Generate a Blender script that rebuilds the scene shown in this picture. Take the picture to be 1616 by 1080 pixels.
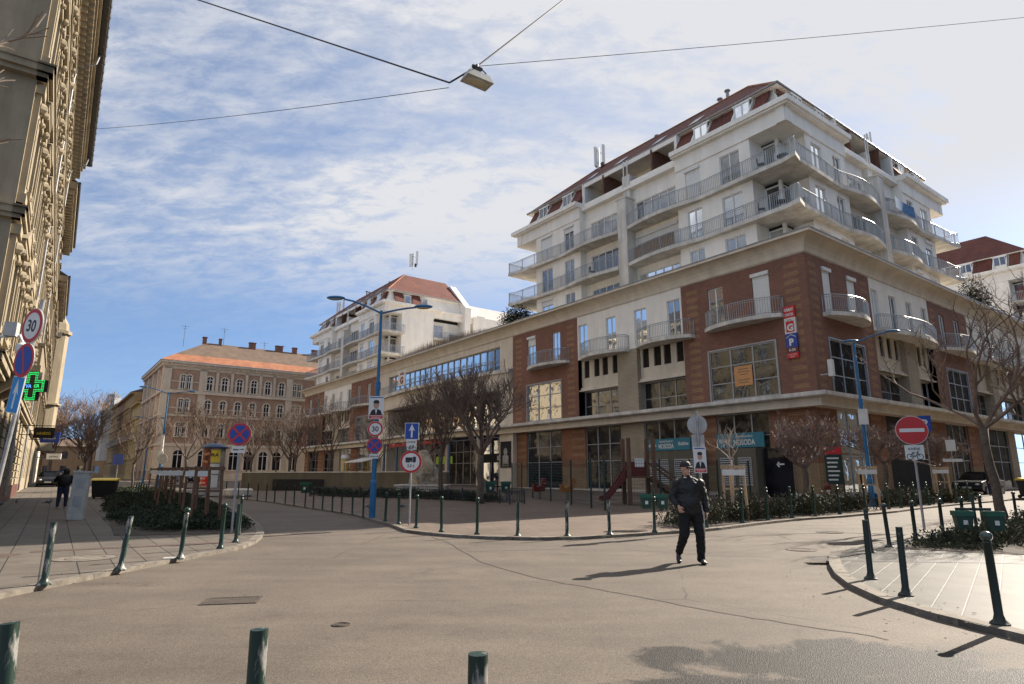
import bpy, bmesh, math, random
from mathutils import Vector, Matrix
R=math.radians; pi=math.pi; sin=math.sin; cos=math.cos
sc=bpy.context.scene
for o in list(bpy.data.objects): bpy.data.objects.remove(o)
COL=sc.collection
# ---------------- camera, light, sky, exposure ----------------
cam=bpy.data.objects.new('camera',bpy.data.cameras.new('camera')); COL.objects.link(cam)
cam.location=(0,0,1.52); cam.rotation_euler=(R(90)+math.atan(212/985),0,0)
cam.data.sensor_width=36; cam.data.lens=985/1616*36; cam.data.clip_end=3000; cam.data.clip_start=.05
sc.camera=cam
SUN_AZ=R(53.0); SUN_EL=R(33)
su=bpy.data.lights.new('sun','SUN'); su.energy=5.0; su.angle=R(.53); su.color=(1,.9,.77)
so=bpy.data.objects.new('sun',su); COL.objects.link(so)
so.rotation_euler=Vector((-sin(SUN_AZ)*cos(SUN_EL),-cos(SUN_AZ)*cos(SUN_EL),-sin(SUN_EL))).to_track_quat('-Z','Y').to_euler()
w=bpy.data.worlds.new('World'); sc.world=w; w.use_nodes=True
nt=w.node_tree; nt.nodes.clear()
def nd(nt,t,**k):
    n=nt.nodes.new(t)
    for a,v in k.items():
        if a in n.inputs: n.inputs[a].default_value=v
        else: setattr(n,a,v)
    return n
L=nt.links.new
out=nd(nt,'ShaderNodeOutputWorld'); bg=nd(nt,'ShaderNodeBackground'); bg.inputs[1].default_value=.05
sky=nd(nt,'ShaderNodeTexSky',sky_type='NISHITA'); sky.sun_disc=False; sky.sun_elevation=SUN_EL; sky.sun_rotation=SUN_AZ
sky.air_density=1.0; sky.dust_density=.3; sky.ozone_density=2.2
tc=nd(nt,'ShaderNodeTexCoord'); sep=nd(nt,'ShaderNodeSeparateXYZ'); L(tc.outputs['Generated'],sep.inputs[0])
vl=nd(nt,'ShaderNodeVectorMath',operation='ADD'); L(tc.outputs['Generated'],vl.inputs[0]); vl.inputs[1].default_value=(0,0,.16)
vn=nd(nt,'ShaderNodeVectorMath',operation='NORMALIZE'); L(vl.outputs[0],vn.inputs[0]); L(vn.outputs[0],sky.inputs['Vector'])
def M2(op,a,b=None,clamp=False):
    n=nt.nodes.new('ShaderNodeMath'); n.operation=op; n.use_clamp=clamp
    for i,v in enumerate((a,b)):
        if v is None: continue
        if isinstance(v,(int,float)): n.inputs[i].default_value=v
        else: L(v,n.inputs[i])
    return n.outputs[0]
zc=M2('MAXIMUM',M2('ADD',sep.outputs[2],.30),.05)
cx=M2('DIVIDE',sep.outputs[0],zc); cy=M2('DIVIDE',sep.outputs[1],zc)
cb=nd(nt,'ShaderNodeCombineXYZ'); L(cx,cb.inputs[0]); L(cy,cb.inputs[1])
def cloudn(rot,scx,scy,scale,det,rough,dist=0,off=0):
    m=nd(nt,'ShaderNodeMapping'); m.inputs['Rotation'].default_value=(0,0,R(rot)); m.inputs['Scale'].default_value=(scx,scy,1); m.inputs['Location'].default_value=(off,off*.7,0)
    L(cb.outputs[0],m.inputs[0]); n=nd(nt,'ShaderNodeTexNoise'); L(m.outputs[0],n.inputs['Vector'])
    n.inputs['Scale'].default_value=scale; n.inputs['Detail'].default_value=det; n.inputs['Roughness'].default_value=rough; n.inputs['Distortion'].default_value=dist
    return n.outputs[0]
def ramp(v,a,b,c0=0,c1=1):
    r=nd(nt,'ShaderNodeMapRange'); r.inputs[1].default_value=a; r.inputs[2].default_value=b; r.inputs[3].default_value=c0; r.inputs[4].default_value=c1
    r.interpolation_type='SMOOTHSTEP'; L(v,r.inputs[0]); return r.outputs[0]
c_big=ramp(cloudn(20,.6,.9,.8,4,.55,.3,3.1),.30,.58)
c_str=ramp(cloudn(-25,.5,1.4,2.0,7,.62,.9),.36,.66)
c_rip=ramp(cloudn(-52,1.0,3.6,3.6,6,.6,.5,5),.38,.66)
c_fin=ramp(cloudn(-35,1.0,1.9,11,8,.68,.3,9),.32,.68)
m1=M2('ADD',M2('MULTIPLY',c_str,.55),M2('MULTIPLY',c_rip,.45))
m2=M2('MULTIPLY',m1,M2('ADD',M2('MULTIPLY',c_fin,.5),.5))
# thicker towards the sun
dirs=nd(nt,'ShaderNodeVectorMath',operation='DOT_PRODUCT'); L(tc.outputs['Generated'],dirs.inputs[0]); dirs.inputs[1].default_value=(sin(SUN_AZ)*cos(SUN_EL),cos(SUN_AZ)*cos(SUN_EL),sin(SUN_EL))
tow=ramp(dirs.outputs['Value'],.35,.97)
m3=M2('MULTIPLY',M2('ADD',M2('MULTIPLY',m2,.55),M2('ADD',M2('MULTIPLY',c_fin,.30),.14)),M2('ADD',M2('MULTIPLY',c_big,.85),.22))
m4=M2('ADD',M2('MULTIPLY',m3,1.55),M2('MULTIPLY',tow,M2('ADD',M2('MULTIPLY',c_big,.35),.45)),True)
low=ramp(M2('ADD',sep.outputs[2],M2('MULTIPLY',cloudn(10,.4,1,.9,3,.5,0,2),.14)),.27,.47)
m5=M2('MULTIPLY',m4,M2('ADD',M2('MULTIPLY',low,.93),.07),True)
mix=nd(nt,'ShaderNodeMix',data_type='RGBA'); L(m5,mix.inputs[0]); sk2=nd(nt,'ShaderNodeVectorMath',operation='MULTIPLY'); L(sky.outputs[0],sk2.inputs[0]); sk2.inputs[1].default_value=(1.52,1.62,1.74); L(sk2.outputs[0],mix.inputs[6])
mix.inputs[7].default_value=(7.3,7.4,7.75,1)
L(mix.outputs[2],bg.inputs[0]); L(bg.outputs[0],out.inputs[0])
sc.view_settings.view_transform='Standard'; sc.view_settings.look='None'; sc.view_settings.gamma=1; sc.view_settings.exposure=1.08
sc.render.engine='CYCLES'
# ---------------- helpers ----------------
rnd=random.Random(7); PZ=.065
def g(y): return .010*min(max(0,y-14),96)
OFF={}
def thing(name,label,cat,loc=(0,0,0),rz=0,group=None,kind=None):
    o=bpy.data.objects.new(name,None); COL.objects.link(o); o.empty_display_size=.3
    o.location=loc; o.rotation_euler=(0,0,rz); return tag(o,label,cat,group,kind)
def tag(o,label=None,cat=None,group=None,kind=None):
    if label: o['label']=label
    if cat: o['category']=cat
    if group: o['group']=group
    if kind: o['kind']=kind
    return o
def copy_tree(o,parent=None):
    c=o.copy(); COL.objects.link(c)
    if parent: c.parent=parent
    for ch in o.children: copy_tree(ch,c)
    return c
class MB:
    def __init__(s,fn=None): s.v=[];s.f=[];s.m=[];s.fn=fn
    def P(s,pts,mi=0):
        n=len(s.v); s.v+= [tuple(p) for p in pts]; s.f.append(tuple(range(n,n+len(pts)))); s.m.append(mi)
    def box(s,x0,x1,y0,y1,z0,z1,mi=0):
        n=len(s.v); s.v+=[(x0,y0,z0),(x1,y0,z0),(x1,y1,z0),(x0,y1,z0),(x0,y0,z1),(x1,y0,z1),(x1,y1,z1),(x0,y1,z1)]
        for q in ((0,3,2,1),(4,5,6,7),(0,1,5,4),(1,2,6,5),(2,3,7,6),(3,0,4,7)): s.f.append(tuple(n+i for i in q)); s.m.append(mi)
    def prism(s,poly,z0,z1,mi=0):
        n=len(s.v); k=len(poly); s.v+=[(p[0],p[1],z0) for p in poly]+[(p[0],p[1],z1) for p in poly]
        s.f.append(tuple(range(n+k-1,n-1,-1))); s.m.append(mi); s.f.append(tuple(range(n+k,n+2*k))); s.m.append(mi)
        for i in range(k): j=(i+1)%k; s.f.append((n+i,n+j,n+k+j,n+k+i)); s.m.append(mi)
    def extr(s,poly,u,mi=0):   # poly 3d points extruded by vector u
        n=len(s.v); k=len(poly); s.v+=[tuple(p) for p in poly]+[tuple(p[i]+u[i] for i in range(3)) for p in poly]
        s.f.append(tuple(range(n,n+k))); s.m.append(mi); s.f.append(tuple(range(n+2*k-1,n+k-1,-1))); s.m.append(mi)
        for i in range(k): j=(i+1)%k; s.f.append((n+i,n+k+i,n+k+j,n+j)); s.m.append(mi)
    def tube(s,pts,r,n=6,mi=0,r2=None,cap=True):
        pts=[Vector(p) for p in pts]; k=len(pts); rings=[]; up=None
        for i,p in enumerate(pts):
            d=(pts[min(i+1,k-1)]-pts[max(i-1,0)])
            if d.length<1e-7: d=Vector((0,0,1))
            d.normalize()
            if up is None:
                up=Vector((0,0,1)) if abs(d.z)<.9 else Vector((1,0,0))
            a=d.cross(up); 
            if a.length<1e-4: a=d.cross(Vector((.3,1,.2)))
            a.normalize(); b=a.cross(d); up=b
            rr=(r[i] if isinstance(r,(list,tuple)) else (r if r2 is None else r+(r2-r)*i/max(1,k-1)))
            n0=len(s.v); rings.append(n0)
            for q in range(n): t=2*pi*q/n; s.v.append(tuple(p+a*(cos(t)*rr)+b*(sin(t)*rr)))
        for i in range(k-1):
            for q in range(n): q2=(q+1)%n; s.f.append((rings[i]+q,rings[i]+q2,rings[i+1]+q2,rings[i+1]+q)); s.m.append(mi)
        if cap:
            s.f.append(tuple(rings[0]+q for q in range(n-1,-1,-1))); s.m.append(mi); s.f.append(tuple(rings[-1]+q for q in range(n))); s.m.append(mi)
    def lathe(s,prof,n=12,c=(0,0),mi=0):   # prof [(r,z)]
        s.tube([(c[0],c[1],z+i*1e-6) for i,(r,z) in enumerate(prof)],[max(r,1e-4) for r,z in prof],n,mi)
    def ball(s,c,r,n=10,m=6,mi=0,sc=(1,1,1)):
        k=len(s.v)
        for i in range(m+1):
            t=pi*i/m
            for q in range(n): p=2*pi*q/n; s.v.append((c[0]+r*sc[0]*sin(t)*cos(p),c[1]+r*sc[1]*sin(t)*sin(p),c[2]+r*sc[2]*cos(t)))
        for i in range(m):
            for q in range(n): q2=(q+1)%n; s.f.append((k+i*n+q,k+(i+1)*n+q,k+(i+1)*n+q2,k+i*n+q2)); s.m.append(mi)
    def wall(s,x0,x1,z0,z1,d,holes=(),reveal=.25,mi=0,mr=None):   # face coordinates (x,d,z)
        xs=sorted({x0,x1}|{h[i] for h in holes for i in (0,1) if x0<h[i]<x1}); zs=sorted({z0,z1}|{h[i] for h in holes for i in (2,3) if z0<h[i]<z1})
        for i in range(len(xs)-1):
            for j in range(len(zs)-1):
                a,b,c,e=xs[i],xs[i+1],zs[j],zs[j+1]; mx,mz=(a+b)/2,(c+e)/2
                if any(h[0]<mx<h[1] and h[2]<mz<h[3] for h in holes): continue
                s.P([(a,d,c),(b,d,c),(b,d,e),(a,d,e)],mi)
        mr=mi if mr is None else mr; e=d+reveal
        for h in holes:
            a,b,c,f=h[:4]
            s.P([(a,d,c),(a,e,c),(a,e,f),(a,d,f)],mr); s.P([(b,d,c),(b,d,f),(b,e,f),(b,e,c)],mr)
            s.P([(a,d,f),(a,e,f),(b,e,f),(b,d,f)],mr); s.P([(a,d,c),(b,d,c),(b,e,c),(a,e,c)],mr)
    def text(s,body,o,xd,yd,size,mi=0,align='CENTER',maxw=None,bold=0.0,depth=.0):
        cu=bpy.data.curves.new('t','FONT'); cu.body=body; cu.size=1; cu.align_x='LEFT'; cu.offset=bold; cu.resolution_u=3
        ob=bpy.data.objects.new('t',cu); COL.objects.link(ob); bpy.context.view_layer.update()
        me=ob.to_mesh(); vs=[v.co.copy() for v in me.vertices]; fs=[tuple(p.vertices) for p in me.polygons]
        ob.to_mesh_clear(); bpy.data.objects.remove(ob); bpy.data.curves.remove(cu)
        if not vs: return
        x0=min(v.x for v in vs); x1=max(v.x for v in vs); y0=min(v.y for v in vs); y1=max(v.y for v in vs)
        k=size/max(.1,(y1-y0)); kx=k
        if maxw and (x1-x0)*k>maxw: kx=maxw/(x1-x0)
        o=Vector(o); xd=Vector(xd); yd=Vector(yd); n=len(s.v); cxx={'CENTER':(x0+x1)/2,'LEFT':x0}[align]; cyy=(y0+y1)/2
        for v in vs: s.v.append(tuple(o+xd*((v.x-cxx)*kx)+yd*((v.y-cyy)*k)))
        for f in fs: s.f.append(tuple(n+i for i in f)); s.m.append(mi)
    def build(s,name,mats,parent=None,loc=None,smooth=False,rz=0,recalc=True):
        off=OFF.get(parent.name if parent and not parent.parent else (parent.parent.name if parent else None),(0,0,0))
        vs=s.v
        if s.fn: vs=[s.fn(*p) for p in vs]
        if off!=(0,0,0): vs=[(p[0]-off[0],p[1]-off[1],p[2]-off[2]) for p in vs]
        me=bpy.data.meshes.new(name); me.from_pydata(vs,[],s.f)
        if not isinstance(mats,(list,tuple)): mats=[mats]
        for m in mats: me.materials.append(m)
        me.polygons.foreach_set('material_index',s.m)
        if recalc:
            bm=bmesh.new(); bm.from_mesh(me); bmesh.ops.recalc_face_normals(bm,faces=bm.faces); bm.to_mesh(me); bm.free()
        if smooth: me.polygons.foreach_set('use_smooth',[True]*len(me.polygons))
        me.update()
        o=bpy.data.objects.new(name,me); COL.objects.link(o)
        if parent: o.parent=parent
        if loc: o.location=loc
        if rz: o.rotation_euler=(0,0,rz)
        return o
def shade_auto(o,ang=40):
    me=o.data; me.polygons.foreach_set('use_smooth',[True]*len(me.polygons))
    try: me.set_sharp_from_angle(angle=R(ang))
    except Exception: pass
# ---------------- materials ----------------
def newmat(n):
    m=bpy.data.materials.new(n); m.use_nodes=True; return m,m.node_tree,m.node_tree.nodes['Principled BSDF']
def mat(n,c,rough=.7,am=.15,scale=3.,metal=0,bump=0,detail=6,spec=.5,c2=None,lo=.35,hi=.65,stretch=None):
    m,t,b=newmat(n); b.inputs['Roughness'].default_value=rough; b.inputs['Metallic'].default_value=metal; b.inputs['Specular IOR Level'].default_value=spec
    if am<=0 and c2 is None: b.inputs['Base Color'].default_value=(*c,1); return m
    tc=t.nodes.new('ShaderNodeTexCoord'); no=t.nodes.new('ShaderNodeTexNoise'); no.inputs['Scale'].default_value=scale; no.inputs['Detail'].default_value=detail; no.inputs['Roughness'].default_value=.65
    if stretch:
        mp=t.nodes.new('ShaderNodeMapping'); mp.inputs['Scale'].default_value=stretch; t.links.new(tc.outputs['Object'],mp.inputs[0]); t.links.new(mp.outputs[0],no.inputs['Vector'])
    else: t.links.new(tc.outputs['Object'],no.inputs['Vector'])
    mr=t.nodes.new('ShaderNodeMapRange'); mr.inputs[1].default_value=lo; mr.inputs[2].default_value=hi; t.links.new(no.outputs[0],mr.inputs[0])
    mx=t.nodes.new('ShaderNodeMix'); mx.data_type='RGBA'; t.links.new(mr.outputs[0],mx.inputs[0])
    ca=[max(0,x*(1-am)) for x in c]; cb_=c2 if c2 else [x*(1+am) for x in c]
    mx.inputs[6].default_value=(*ca,1); mx.inputs[7].default_value=(*cb_,1); t.links.new(mx.outputs[2],b.inputs['Base Color'])
    if bump:
        bu=t.nodes.new('ShaderNodeBump'); bu.inputs['Strength'].default_value=bump; bu.inputs['Distance'].default_value=.02; t.links.new(no.outputs[0],bu.inputs['Height']); t.links.new(bu.outputs[0],b.inputs['Normal'])
    return m
def brickmat(n,c1,c2,mo,bw=.26,rh=.085,ms=.012,rough=.85,bump=.4,horiz=False,rot=0,stain=.25,var=1.5,off=.5,sscale=.6):
    m,t,b=newmat(n); N=t.nodes.new; K=t.links.new
    tc=N('ShaderNodeTexCoord'); br=N('ShaderNodeTexBrick')
    if horiz:
        mp=N('ShaderNodeMapping'); mp.inputs['Rotation'].default_value=(0,0,rot); K(tc.outputs['Object'],mp.inputs[0]); K(mp.outputs[0],br.inputs['Vector'])
    else:
        sp=N('ShaderNodeSeparateXYZ'); ad=N('ShaderNodeMath'); cb=N('ShaderNodeCombineXYZ'); K(tc.outputs['Object'],sp.inputs[0]); K(sp.outputs[0],ad.inputs[0]); K(sp.outputs[1],ad.inputs[1]); K(ad.outputs[0],cb.inputs[0]); K(sp.outputs[2],cb.inputs[1]); K(cb.outputs[0],br.inputs['Vector'])
    br.offset=off; br.inputs['Scale'].default_value=1; br.inputs['Brick Width'].default_value=bw; br.inputs['Row Height'].default_value=rh; br.inputs['Mortar Size'].default_value=ms; br.inputs['Mortar Smooth'].default_value=.2
    br.inputs['Color1'].default_value=(*c1,1); br.inputs['Color2'].default_value=(*c2,1); br.inputs['Mortar'].default_value=(*mo,1)
    no=N('ShaderNodeTexNoise'); no.inputs['Scale'].default_value=sscale; no.inputs['Detail'].default_value=8; no.inputs['Roughness'].default_value=.7; K(tc.outputs['Object'],no.inputs['Vector'])
    mr=N('ShaderNodeMapRange'); mr.inputs[1].default_value=.3; mr.inputs[2].default_value=.7; mr.inputs[3].default_value=1-stain; mr.inputs[4].default_value=1+stain*.6; K(no.outputs[0],mr.inputs[0])
    mu=N('ShaderNodeVectorMath'); mu.operation='SCALE'; K(br.outputs['Color'],mu.inputs[0]); K(mr.outputs[0],mu.inputs['Scale']); K(mu.outputs[0],b.inputs['Base Color'])
    b.inputs['Roughness'].default_value=rough
    bu=N('ShaderNodeBump'); bu.inputs['Strength'].default_value=bump; bu.inputs['Distance'].default_value=.01; bu.invert=True; K(br.outputs['Fac'],bu.inputs['Height']); K(bu.outputs[0],b.inputs['Normal'])
    return m
def glassmat(n,c,gl=.3,rough=.03,wav=.025,ior=1.5,lo=.42,hi=.6,sc2=.55,gc=.95):
    m=bpy.data.materials.new(n); m.use_nodes=True; t=m.node_tree; t.nodes.clear(); N=t.nodes.new; K=t.links.new
    o=N('ShaderNodeOutputMaterial'); mx=N('ShaderNodeMixShader'); d=N('ShaderNodeBsdfDiffuse'); gs=N('ShaderNodeBsdfGlossy')
    tc=N('ShaderNodeTexCoord'); no=N('ShaderNodeTexNoise'); no.inputs['Scale'].default_value=.9; no.inputs['Detail'].default_value=2; K(tc.outputs['Object'],no.inputs['Vector'])
    bu=N('ShaderNodeBump'); bu.inputs['Strength'].default_value=wav; bu.inputs['Distance'].default_value=.3; K(no.outputs[0],bu.inputs['Height']); K(bu.outputs[0],gs.inputs['Normal'])
    n2=N('ShaderNodeTexNoise'); n2.inputs['Scale'].default_value=.55; n2.inputs['Detail'].default_value=3; K(tc.outputs['Object'],n2.inputs['Vector'])
    mr=N('ShaderNodeMapRange'); mr.inputs[1].default_value=lo; mr.inputs[2].default_value=hi; n2.inputs['Scale'].default_value=sc2; K(n2.outputs[0],mr.inputs[0])
    mc=N('ShaderNodeMix'); mc.data_type='RGBA'; K(mr.outputs[0],mc.inputs[0]); mc.inputs[6].default_value=(*[x*.35 for x in c],1); mc.inputs[7].default_value=(*c,1); K(mc.outputs[2],d.inputs[0])
    fr=N('ShaderNodeFresnel'); fr.inputs[0].default_value=ior; ad=N('ShaderNodeMath'); ad.operation='ADD'; ad.use_clamp=True; K(fr.outputs[0],ad.inputs[0]); ad.inputs[1].default_value=gl
    gs.inputs['Roughness'].default_value=rough; gs.inputs['Color'].default_value=(gc*.95,gc*.98,gc,1)
    K(ad.outputs[0],mx.inputs[0]); K(d.outputs[0],mx.inputs[1]); K(gs.outputs[0],mx.inputs[2]); K(mx.outputs[0],o.inputs[0]); return m
def emit(n,c,s):
    m,t,b=newmat(n); b.inputs['Base Color'].default_value=(*[x*.3 for x in c],1); b.inputs['Emission Color'].default_value=(*c,1); b.inputs['Emission Strength'].default_value=s; return m
# asphalt
def asphalt():
    m,t,b=newmat('asphalt'); N=t.nodes.new; K=t.links.new; tc=N('ShaderNodeTexCoord')
    def noi(s,d=6,r=.6,dist=0):
        n=N('ShaderNodeTexNoise'); n.inputs['Scale'].default_value=s; n.inputs['Detail'].default_value=d; n.inputs['Roughness'].default_value=r; n.inputs['Distortion'].default_value=dist; K(tc.outputs['Object'],n.inputs['Vector']); return n.outputs[0]
    def mr(v,a,b_,c,d,smooth=True):
        n=N('ShaderNodeMapRange'); n.inputs[1].default_value=a; n.inputs[2].default_value=b_; n.inputs[3].default_value=c; n.inputs[4].default_value=d; K(v,n.inputs[0]); return n.outputs[0]
    def mth(op,a,b_,cl=False):
        n=N('ShaderNodeMath'); n.operation=op; n.use_clamp=cl
        for i,v in enumerate((a,b_)):
            if isinstance(v,(int,float)): n.inputs[i].default_value=v
            else: K(v,n.inputs[i])
        return n.outputs[0]
    vo=N('ShaderNodeTexVoronoi'); vo.inputs['Scale'].default_value=130; K(tc.outputs['Object'],vo.inputs['Vector'])
    sp=N('ShaderNodeSeparateColor'); K(vo.outputs['Color'],sp.inputs[0])
    grain=mr(sp.outputs[0],0,1,.64,1.40)
    grain=mth('MULTIPLY',grain,mr(noi(28,5,.75),.35,.65,.82,1.18))
    big=mr(noi(.35,5,.6,.5),.3,.7,.80,1.16); mid=mr(noi(1.7,6,.7),.3,.7,.88,1.10)
    v=mth('MULTIPLY',mth('MULTIPLY',grain,big),mid)
    # cracks
    def crack(scale,wd,th,seedv):
        mp=N('ShaderNodeMapping'); mp.inputs['Location'].default_value=(seedv,seedv*1.3,0); K(tc.outputs['Object'],mp.inputs[0])
        n0=N('ShaderNodeTexNoise'); n0.inputs['Scale'].default_value=1.2; n0.inputs['Detail'].default_value=5; K(mp.outputs[0],n0.inputs['Vector'])
        mxx=N('ShaderNodeMix'); mxx.data_type='RGBA'; mxx.inputs[0].default_value=wd; K(mp.outputs[0],mxx.inputs[6]); K(n0.outputs[1],mxx.inputs[7])
        c=N('ShaderNodeTexVoronoi'); c.feature='DISTANCE_TO_EDGE'; c.inputs['Scale'].default_value=scale; K(mxx.outputs[2],c.inputs['Vector'])
        return mr(c.outputs[0],0,th,1,0)
    cr=mth('MULTIPLY',crack(.16,.12,.0035,3),mr(noi(.5),.45,.55,0,1),True)
    v=mth('MULTIPLY',v,mth('SUBTRACT',1,mth('MULTIPLY',cr,.62)))
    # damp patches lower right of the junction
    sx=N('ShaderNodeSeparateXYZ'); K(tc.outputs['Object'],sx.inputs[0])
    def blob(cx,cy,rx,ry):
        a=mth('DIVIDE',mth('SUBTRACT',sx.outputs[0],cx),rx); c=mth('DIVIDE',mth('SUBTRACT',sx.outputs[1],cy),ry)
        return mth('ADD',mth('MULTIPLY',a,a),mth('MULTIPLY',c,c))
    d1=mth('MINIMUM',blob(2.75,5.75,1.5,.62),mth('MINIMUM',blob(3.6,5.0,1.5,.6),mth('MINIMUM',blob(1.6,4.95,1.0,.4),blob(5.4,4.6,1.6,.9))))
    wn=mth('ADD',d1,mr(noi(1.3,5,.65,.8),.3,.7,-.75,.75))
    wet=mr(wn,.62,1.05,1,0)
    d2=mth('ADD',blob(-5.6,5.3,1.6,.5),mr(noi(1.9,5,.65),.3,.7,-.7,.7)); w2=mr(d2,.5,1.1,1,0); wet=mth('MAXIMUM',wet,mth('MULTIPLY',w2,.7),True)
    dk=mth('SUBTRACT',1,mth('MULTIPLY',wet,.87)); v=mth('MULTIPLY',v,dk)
    gum=N('ShaderNodeTexVoronoi'); gum.inputs['Scale'].default_value=2.6; K(tc.outputs['Object'],gum.inputs['Vector']); v=mth('MULTIPLY',v,mr(gum.outputs['Distance'],.035,.055,.72,1))
    mpl=N('ShaderNodeMapping'); mpl.inputs['Rotation'].default_value=(0,0,R(-40)); mpl.inputs['Scale'].default_value=(.35,1.6,1); K(tc.outputs['Object'],mpl.inputs[0]); nl_=N('ShaderNodeTexNoise'); nl_.inputs['Scale'].default_value=.9; nl_.inputs['Detail'].default_value=5; K(mpl.outputs[0],nl_.inputs['Vector']); v=mth('MULTIPLY',v,mr(nl_.outputs[0],.32,.68,.84,1.12))
    st=mr(noi(.9,4,.7,1.2),.58,.70,1,.76); v=mth('MULTIPLY',v,st)
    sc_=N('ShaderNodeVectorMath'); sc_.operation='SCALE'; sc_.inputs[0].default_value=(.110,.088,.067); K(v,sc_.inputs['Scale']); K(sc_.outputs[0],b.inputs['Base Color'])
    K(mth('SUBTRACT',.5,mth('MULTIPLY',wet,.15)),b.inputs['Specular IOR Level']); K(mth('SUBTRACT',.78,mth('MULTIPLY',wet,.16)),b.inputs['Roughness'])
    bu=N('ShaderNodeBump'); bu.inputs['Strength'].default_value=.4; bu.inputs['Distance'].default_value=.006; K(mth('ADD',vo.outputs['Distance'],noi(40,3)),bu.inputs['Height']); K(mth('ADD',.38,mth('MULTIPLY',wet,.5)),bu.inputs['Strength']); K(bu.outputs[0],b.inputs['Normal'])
    return m
M={}
M['asphalt']=asphalt()
M['tiles']=brickmat('pavement tiles',(.105,.087,.069),(.128,.107,.085),(.022,.019,.016),bw=.5,rh=1.25,ms=.012,horiz=True,rot=R(-35.66),stain=.3,bump=.5,off=0,sscale=2)
M['strip']=brickmat('red pavers',(.10,.062,.050),(.12,.075,.06),(.045,.034,.03),bw=.16,rh=.1,ms=.01,horiz=True,rot=R(-30),stain=.3,sscale=3)
M['pavers']=brickmat('plaza pavers',(.145,.105,.078),(.118,.086,.065),(.068,.052,.04),bw=.4,rh=.2,ms=.008,horiz=True,rot=R(36.75),stain=.3,sscale=.5)
M['island']=brickmat('island paving',(.082,.076,.064),(.112,.102,.086),(.122,.112,.096),bw=1.0,rh=.3,ms=.008,rough=.5,horiz=True,rot=R(-52),stain=.4,off=.5,sscale=1.5)
M['kerb']=mat('kerb stone',(.165,.142,.115),.85,.3,6,bump=.3)
M['soil']=mat('soil',(.052,.040,.030),.95,.5,5,bump=.8)
M['grass']=mat('grass',(.08,.10,.035),.9,.5,9,bump=.8,c2=(.14,.12,.07))
M['red_brick']=brickmat('red brick',(.285,.125,.08),(.225,.098,.065),(.15,.098,.075),bw=.3,rh=.1,ms=.014,stain=.18)
M['yellow_brick']=brickmat('ochre brick patch',(.37,.20,.10),(.31,.165,.085),(.18,.11,.07),bw=.3,rh=.1,ms=.014,stain=.2)
M['cream_brick']=brickmat('cream brick',(.44,.37,.27),(.38,.315,.23),(.25,.205,.15),bw=.3,rh=.1,ms=.014,stain=.15)
M['band_brick']=brickmat('banded brick',(.30,.135,.07),(.22,.10,.052),(.14,.08,.05),bw=.5,rh=.13,ms=.01,stain=.2)
M['band_light']=brickmat('pale brick base',(.32,.215,.115),(.27,.18,.10),(.17,.12,.075),bw=.3,rh=.1,ms=.014,stain=.2)
def plaster(n,c,streak=.16,rough=.9):
    m,t,b=newmat(n); N=t.nodes.new; K=t.links.new; tc=N('ShaderNodeTexCoord'); b.inputs['Roughness'].default_value=rough
    def noi(scl,st,d=6):
        mp=N('ShaderNodeMapping'); mp.inputs['Scale'].default_value=st; K(tc.outputs['Object'],mp.inputs[0]); n_=N('ShaderNodeTexNoise'); n_.inputs['Scale'].default_value=scl; n_.inputs['Detail'].default_value=d; n_.inputs['Roughness'].default_value=.7; K(mp.outputs[0],n_.inputs['Vector']); return n_.outputs[0]
    def mr(v,a,b_,c_,d):
        n_=N('ShaderNodeMapRange'); n_.inputs[1].default_value=a; n_.inputs[2].default_value=b_; n_.inputs[3].default_value=c_; n_.inputs[4].default_value=d; K(v,n_.inputs[0]); return n_.outputs[0]
    mu=N('ShaderNodeMath'); mu.operation='MULTIPLY'; K(mr(noi(1.2,(1,1,.12)),.35,.7,1,1-streak),mu.inputs[0]); K(mr(noi(.8,(1,1,1)),.35,.7,1,1-streak*.6),mu.inputs[1])
    v=N('ShaderNodeVectorMath'); v.operation='SCALE'; v.inputs[0].default_value=c; K(mu.outputs[0],v.inputs['Scale']); K(v.outputs[0],b.inputs['Base Color'])
    bu=N('ShaderNodeBump'); bu.inputs['Strength'].default_value=.15; bu.inputs['Distance'].default_value=.01; K(noi(14,(1,1,1),3),bu.inputs['Height']); K(bu.outputs[0],b.inputs['Normal'])
    return m
M['white']=plaster('white plaster',(.92,.87,.79),.15)
M['cream']=plaster('cream plaster',(.76,.67,.54),.22)
M['concrete']=plaster('weathered concrete',(.80,.75,.67),.42)
M['stone']=plaster('ochre stone',(.38,.315,.215),.35)
M['stone_dark']=plaster('weathered stone',(.36,.295,.205),.4)
M['frame']=mat('white window frame',(.70,.69,.66),.5,.05)
M['grey_frame']=mat('grey metal frame',(.32,.33,.34),.45,.1,metal=.3)
M['dark_frame']=mat('dark frame',(.05,.05,.055),.5,.1)
M['rail']=mat('grey railing metal',(.36,.38,.40),.38,.1,metal=.4)
M['glass']=glassmat('window glass',(.10,.10,.11),.12)
M['glass_dark']=glassmat('dark shop glass',(.022,.022,.028),.015,wav=.02,ior=1.2)
M['glass_shop']=glassmat('shop glass with displays',(.09,.075,.06),.02,wav=.02,ior=1.2,lo=.5,hi=.62,sc2=1.6)
M['glass_curtain']=glassmat('glass before white curtains',(.42,.40,.37),.10)
M['glass_deep']=glassmat('dark room glass',(.035,.035,.04),.10)
M['glass_sky']=glassmat('balcony door glass',(.20,.21,.23),.20)
M['glass_big']=glassmat('big window glass',(.05,.048,.045),.09,wav=.03,ior=1.35,gc=.6)
M['curtain']=mat('curtain',(.5,.47,.42),.9,.25,2,stretch=(8,8,.3))
M['dark']=mat('dark interior',(.018,.017,.016),.9,.3)
M['louvre']=mat('dark louvre',(.075,.058,.045),.7,.4,.5,stretch=(1,1,30))
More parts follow.
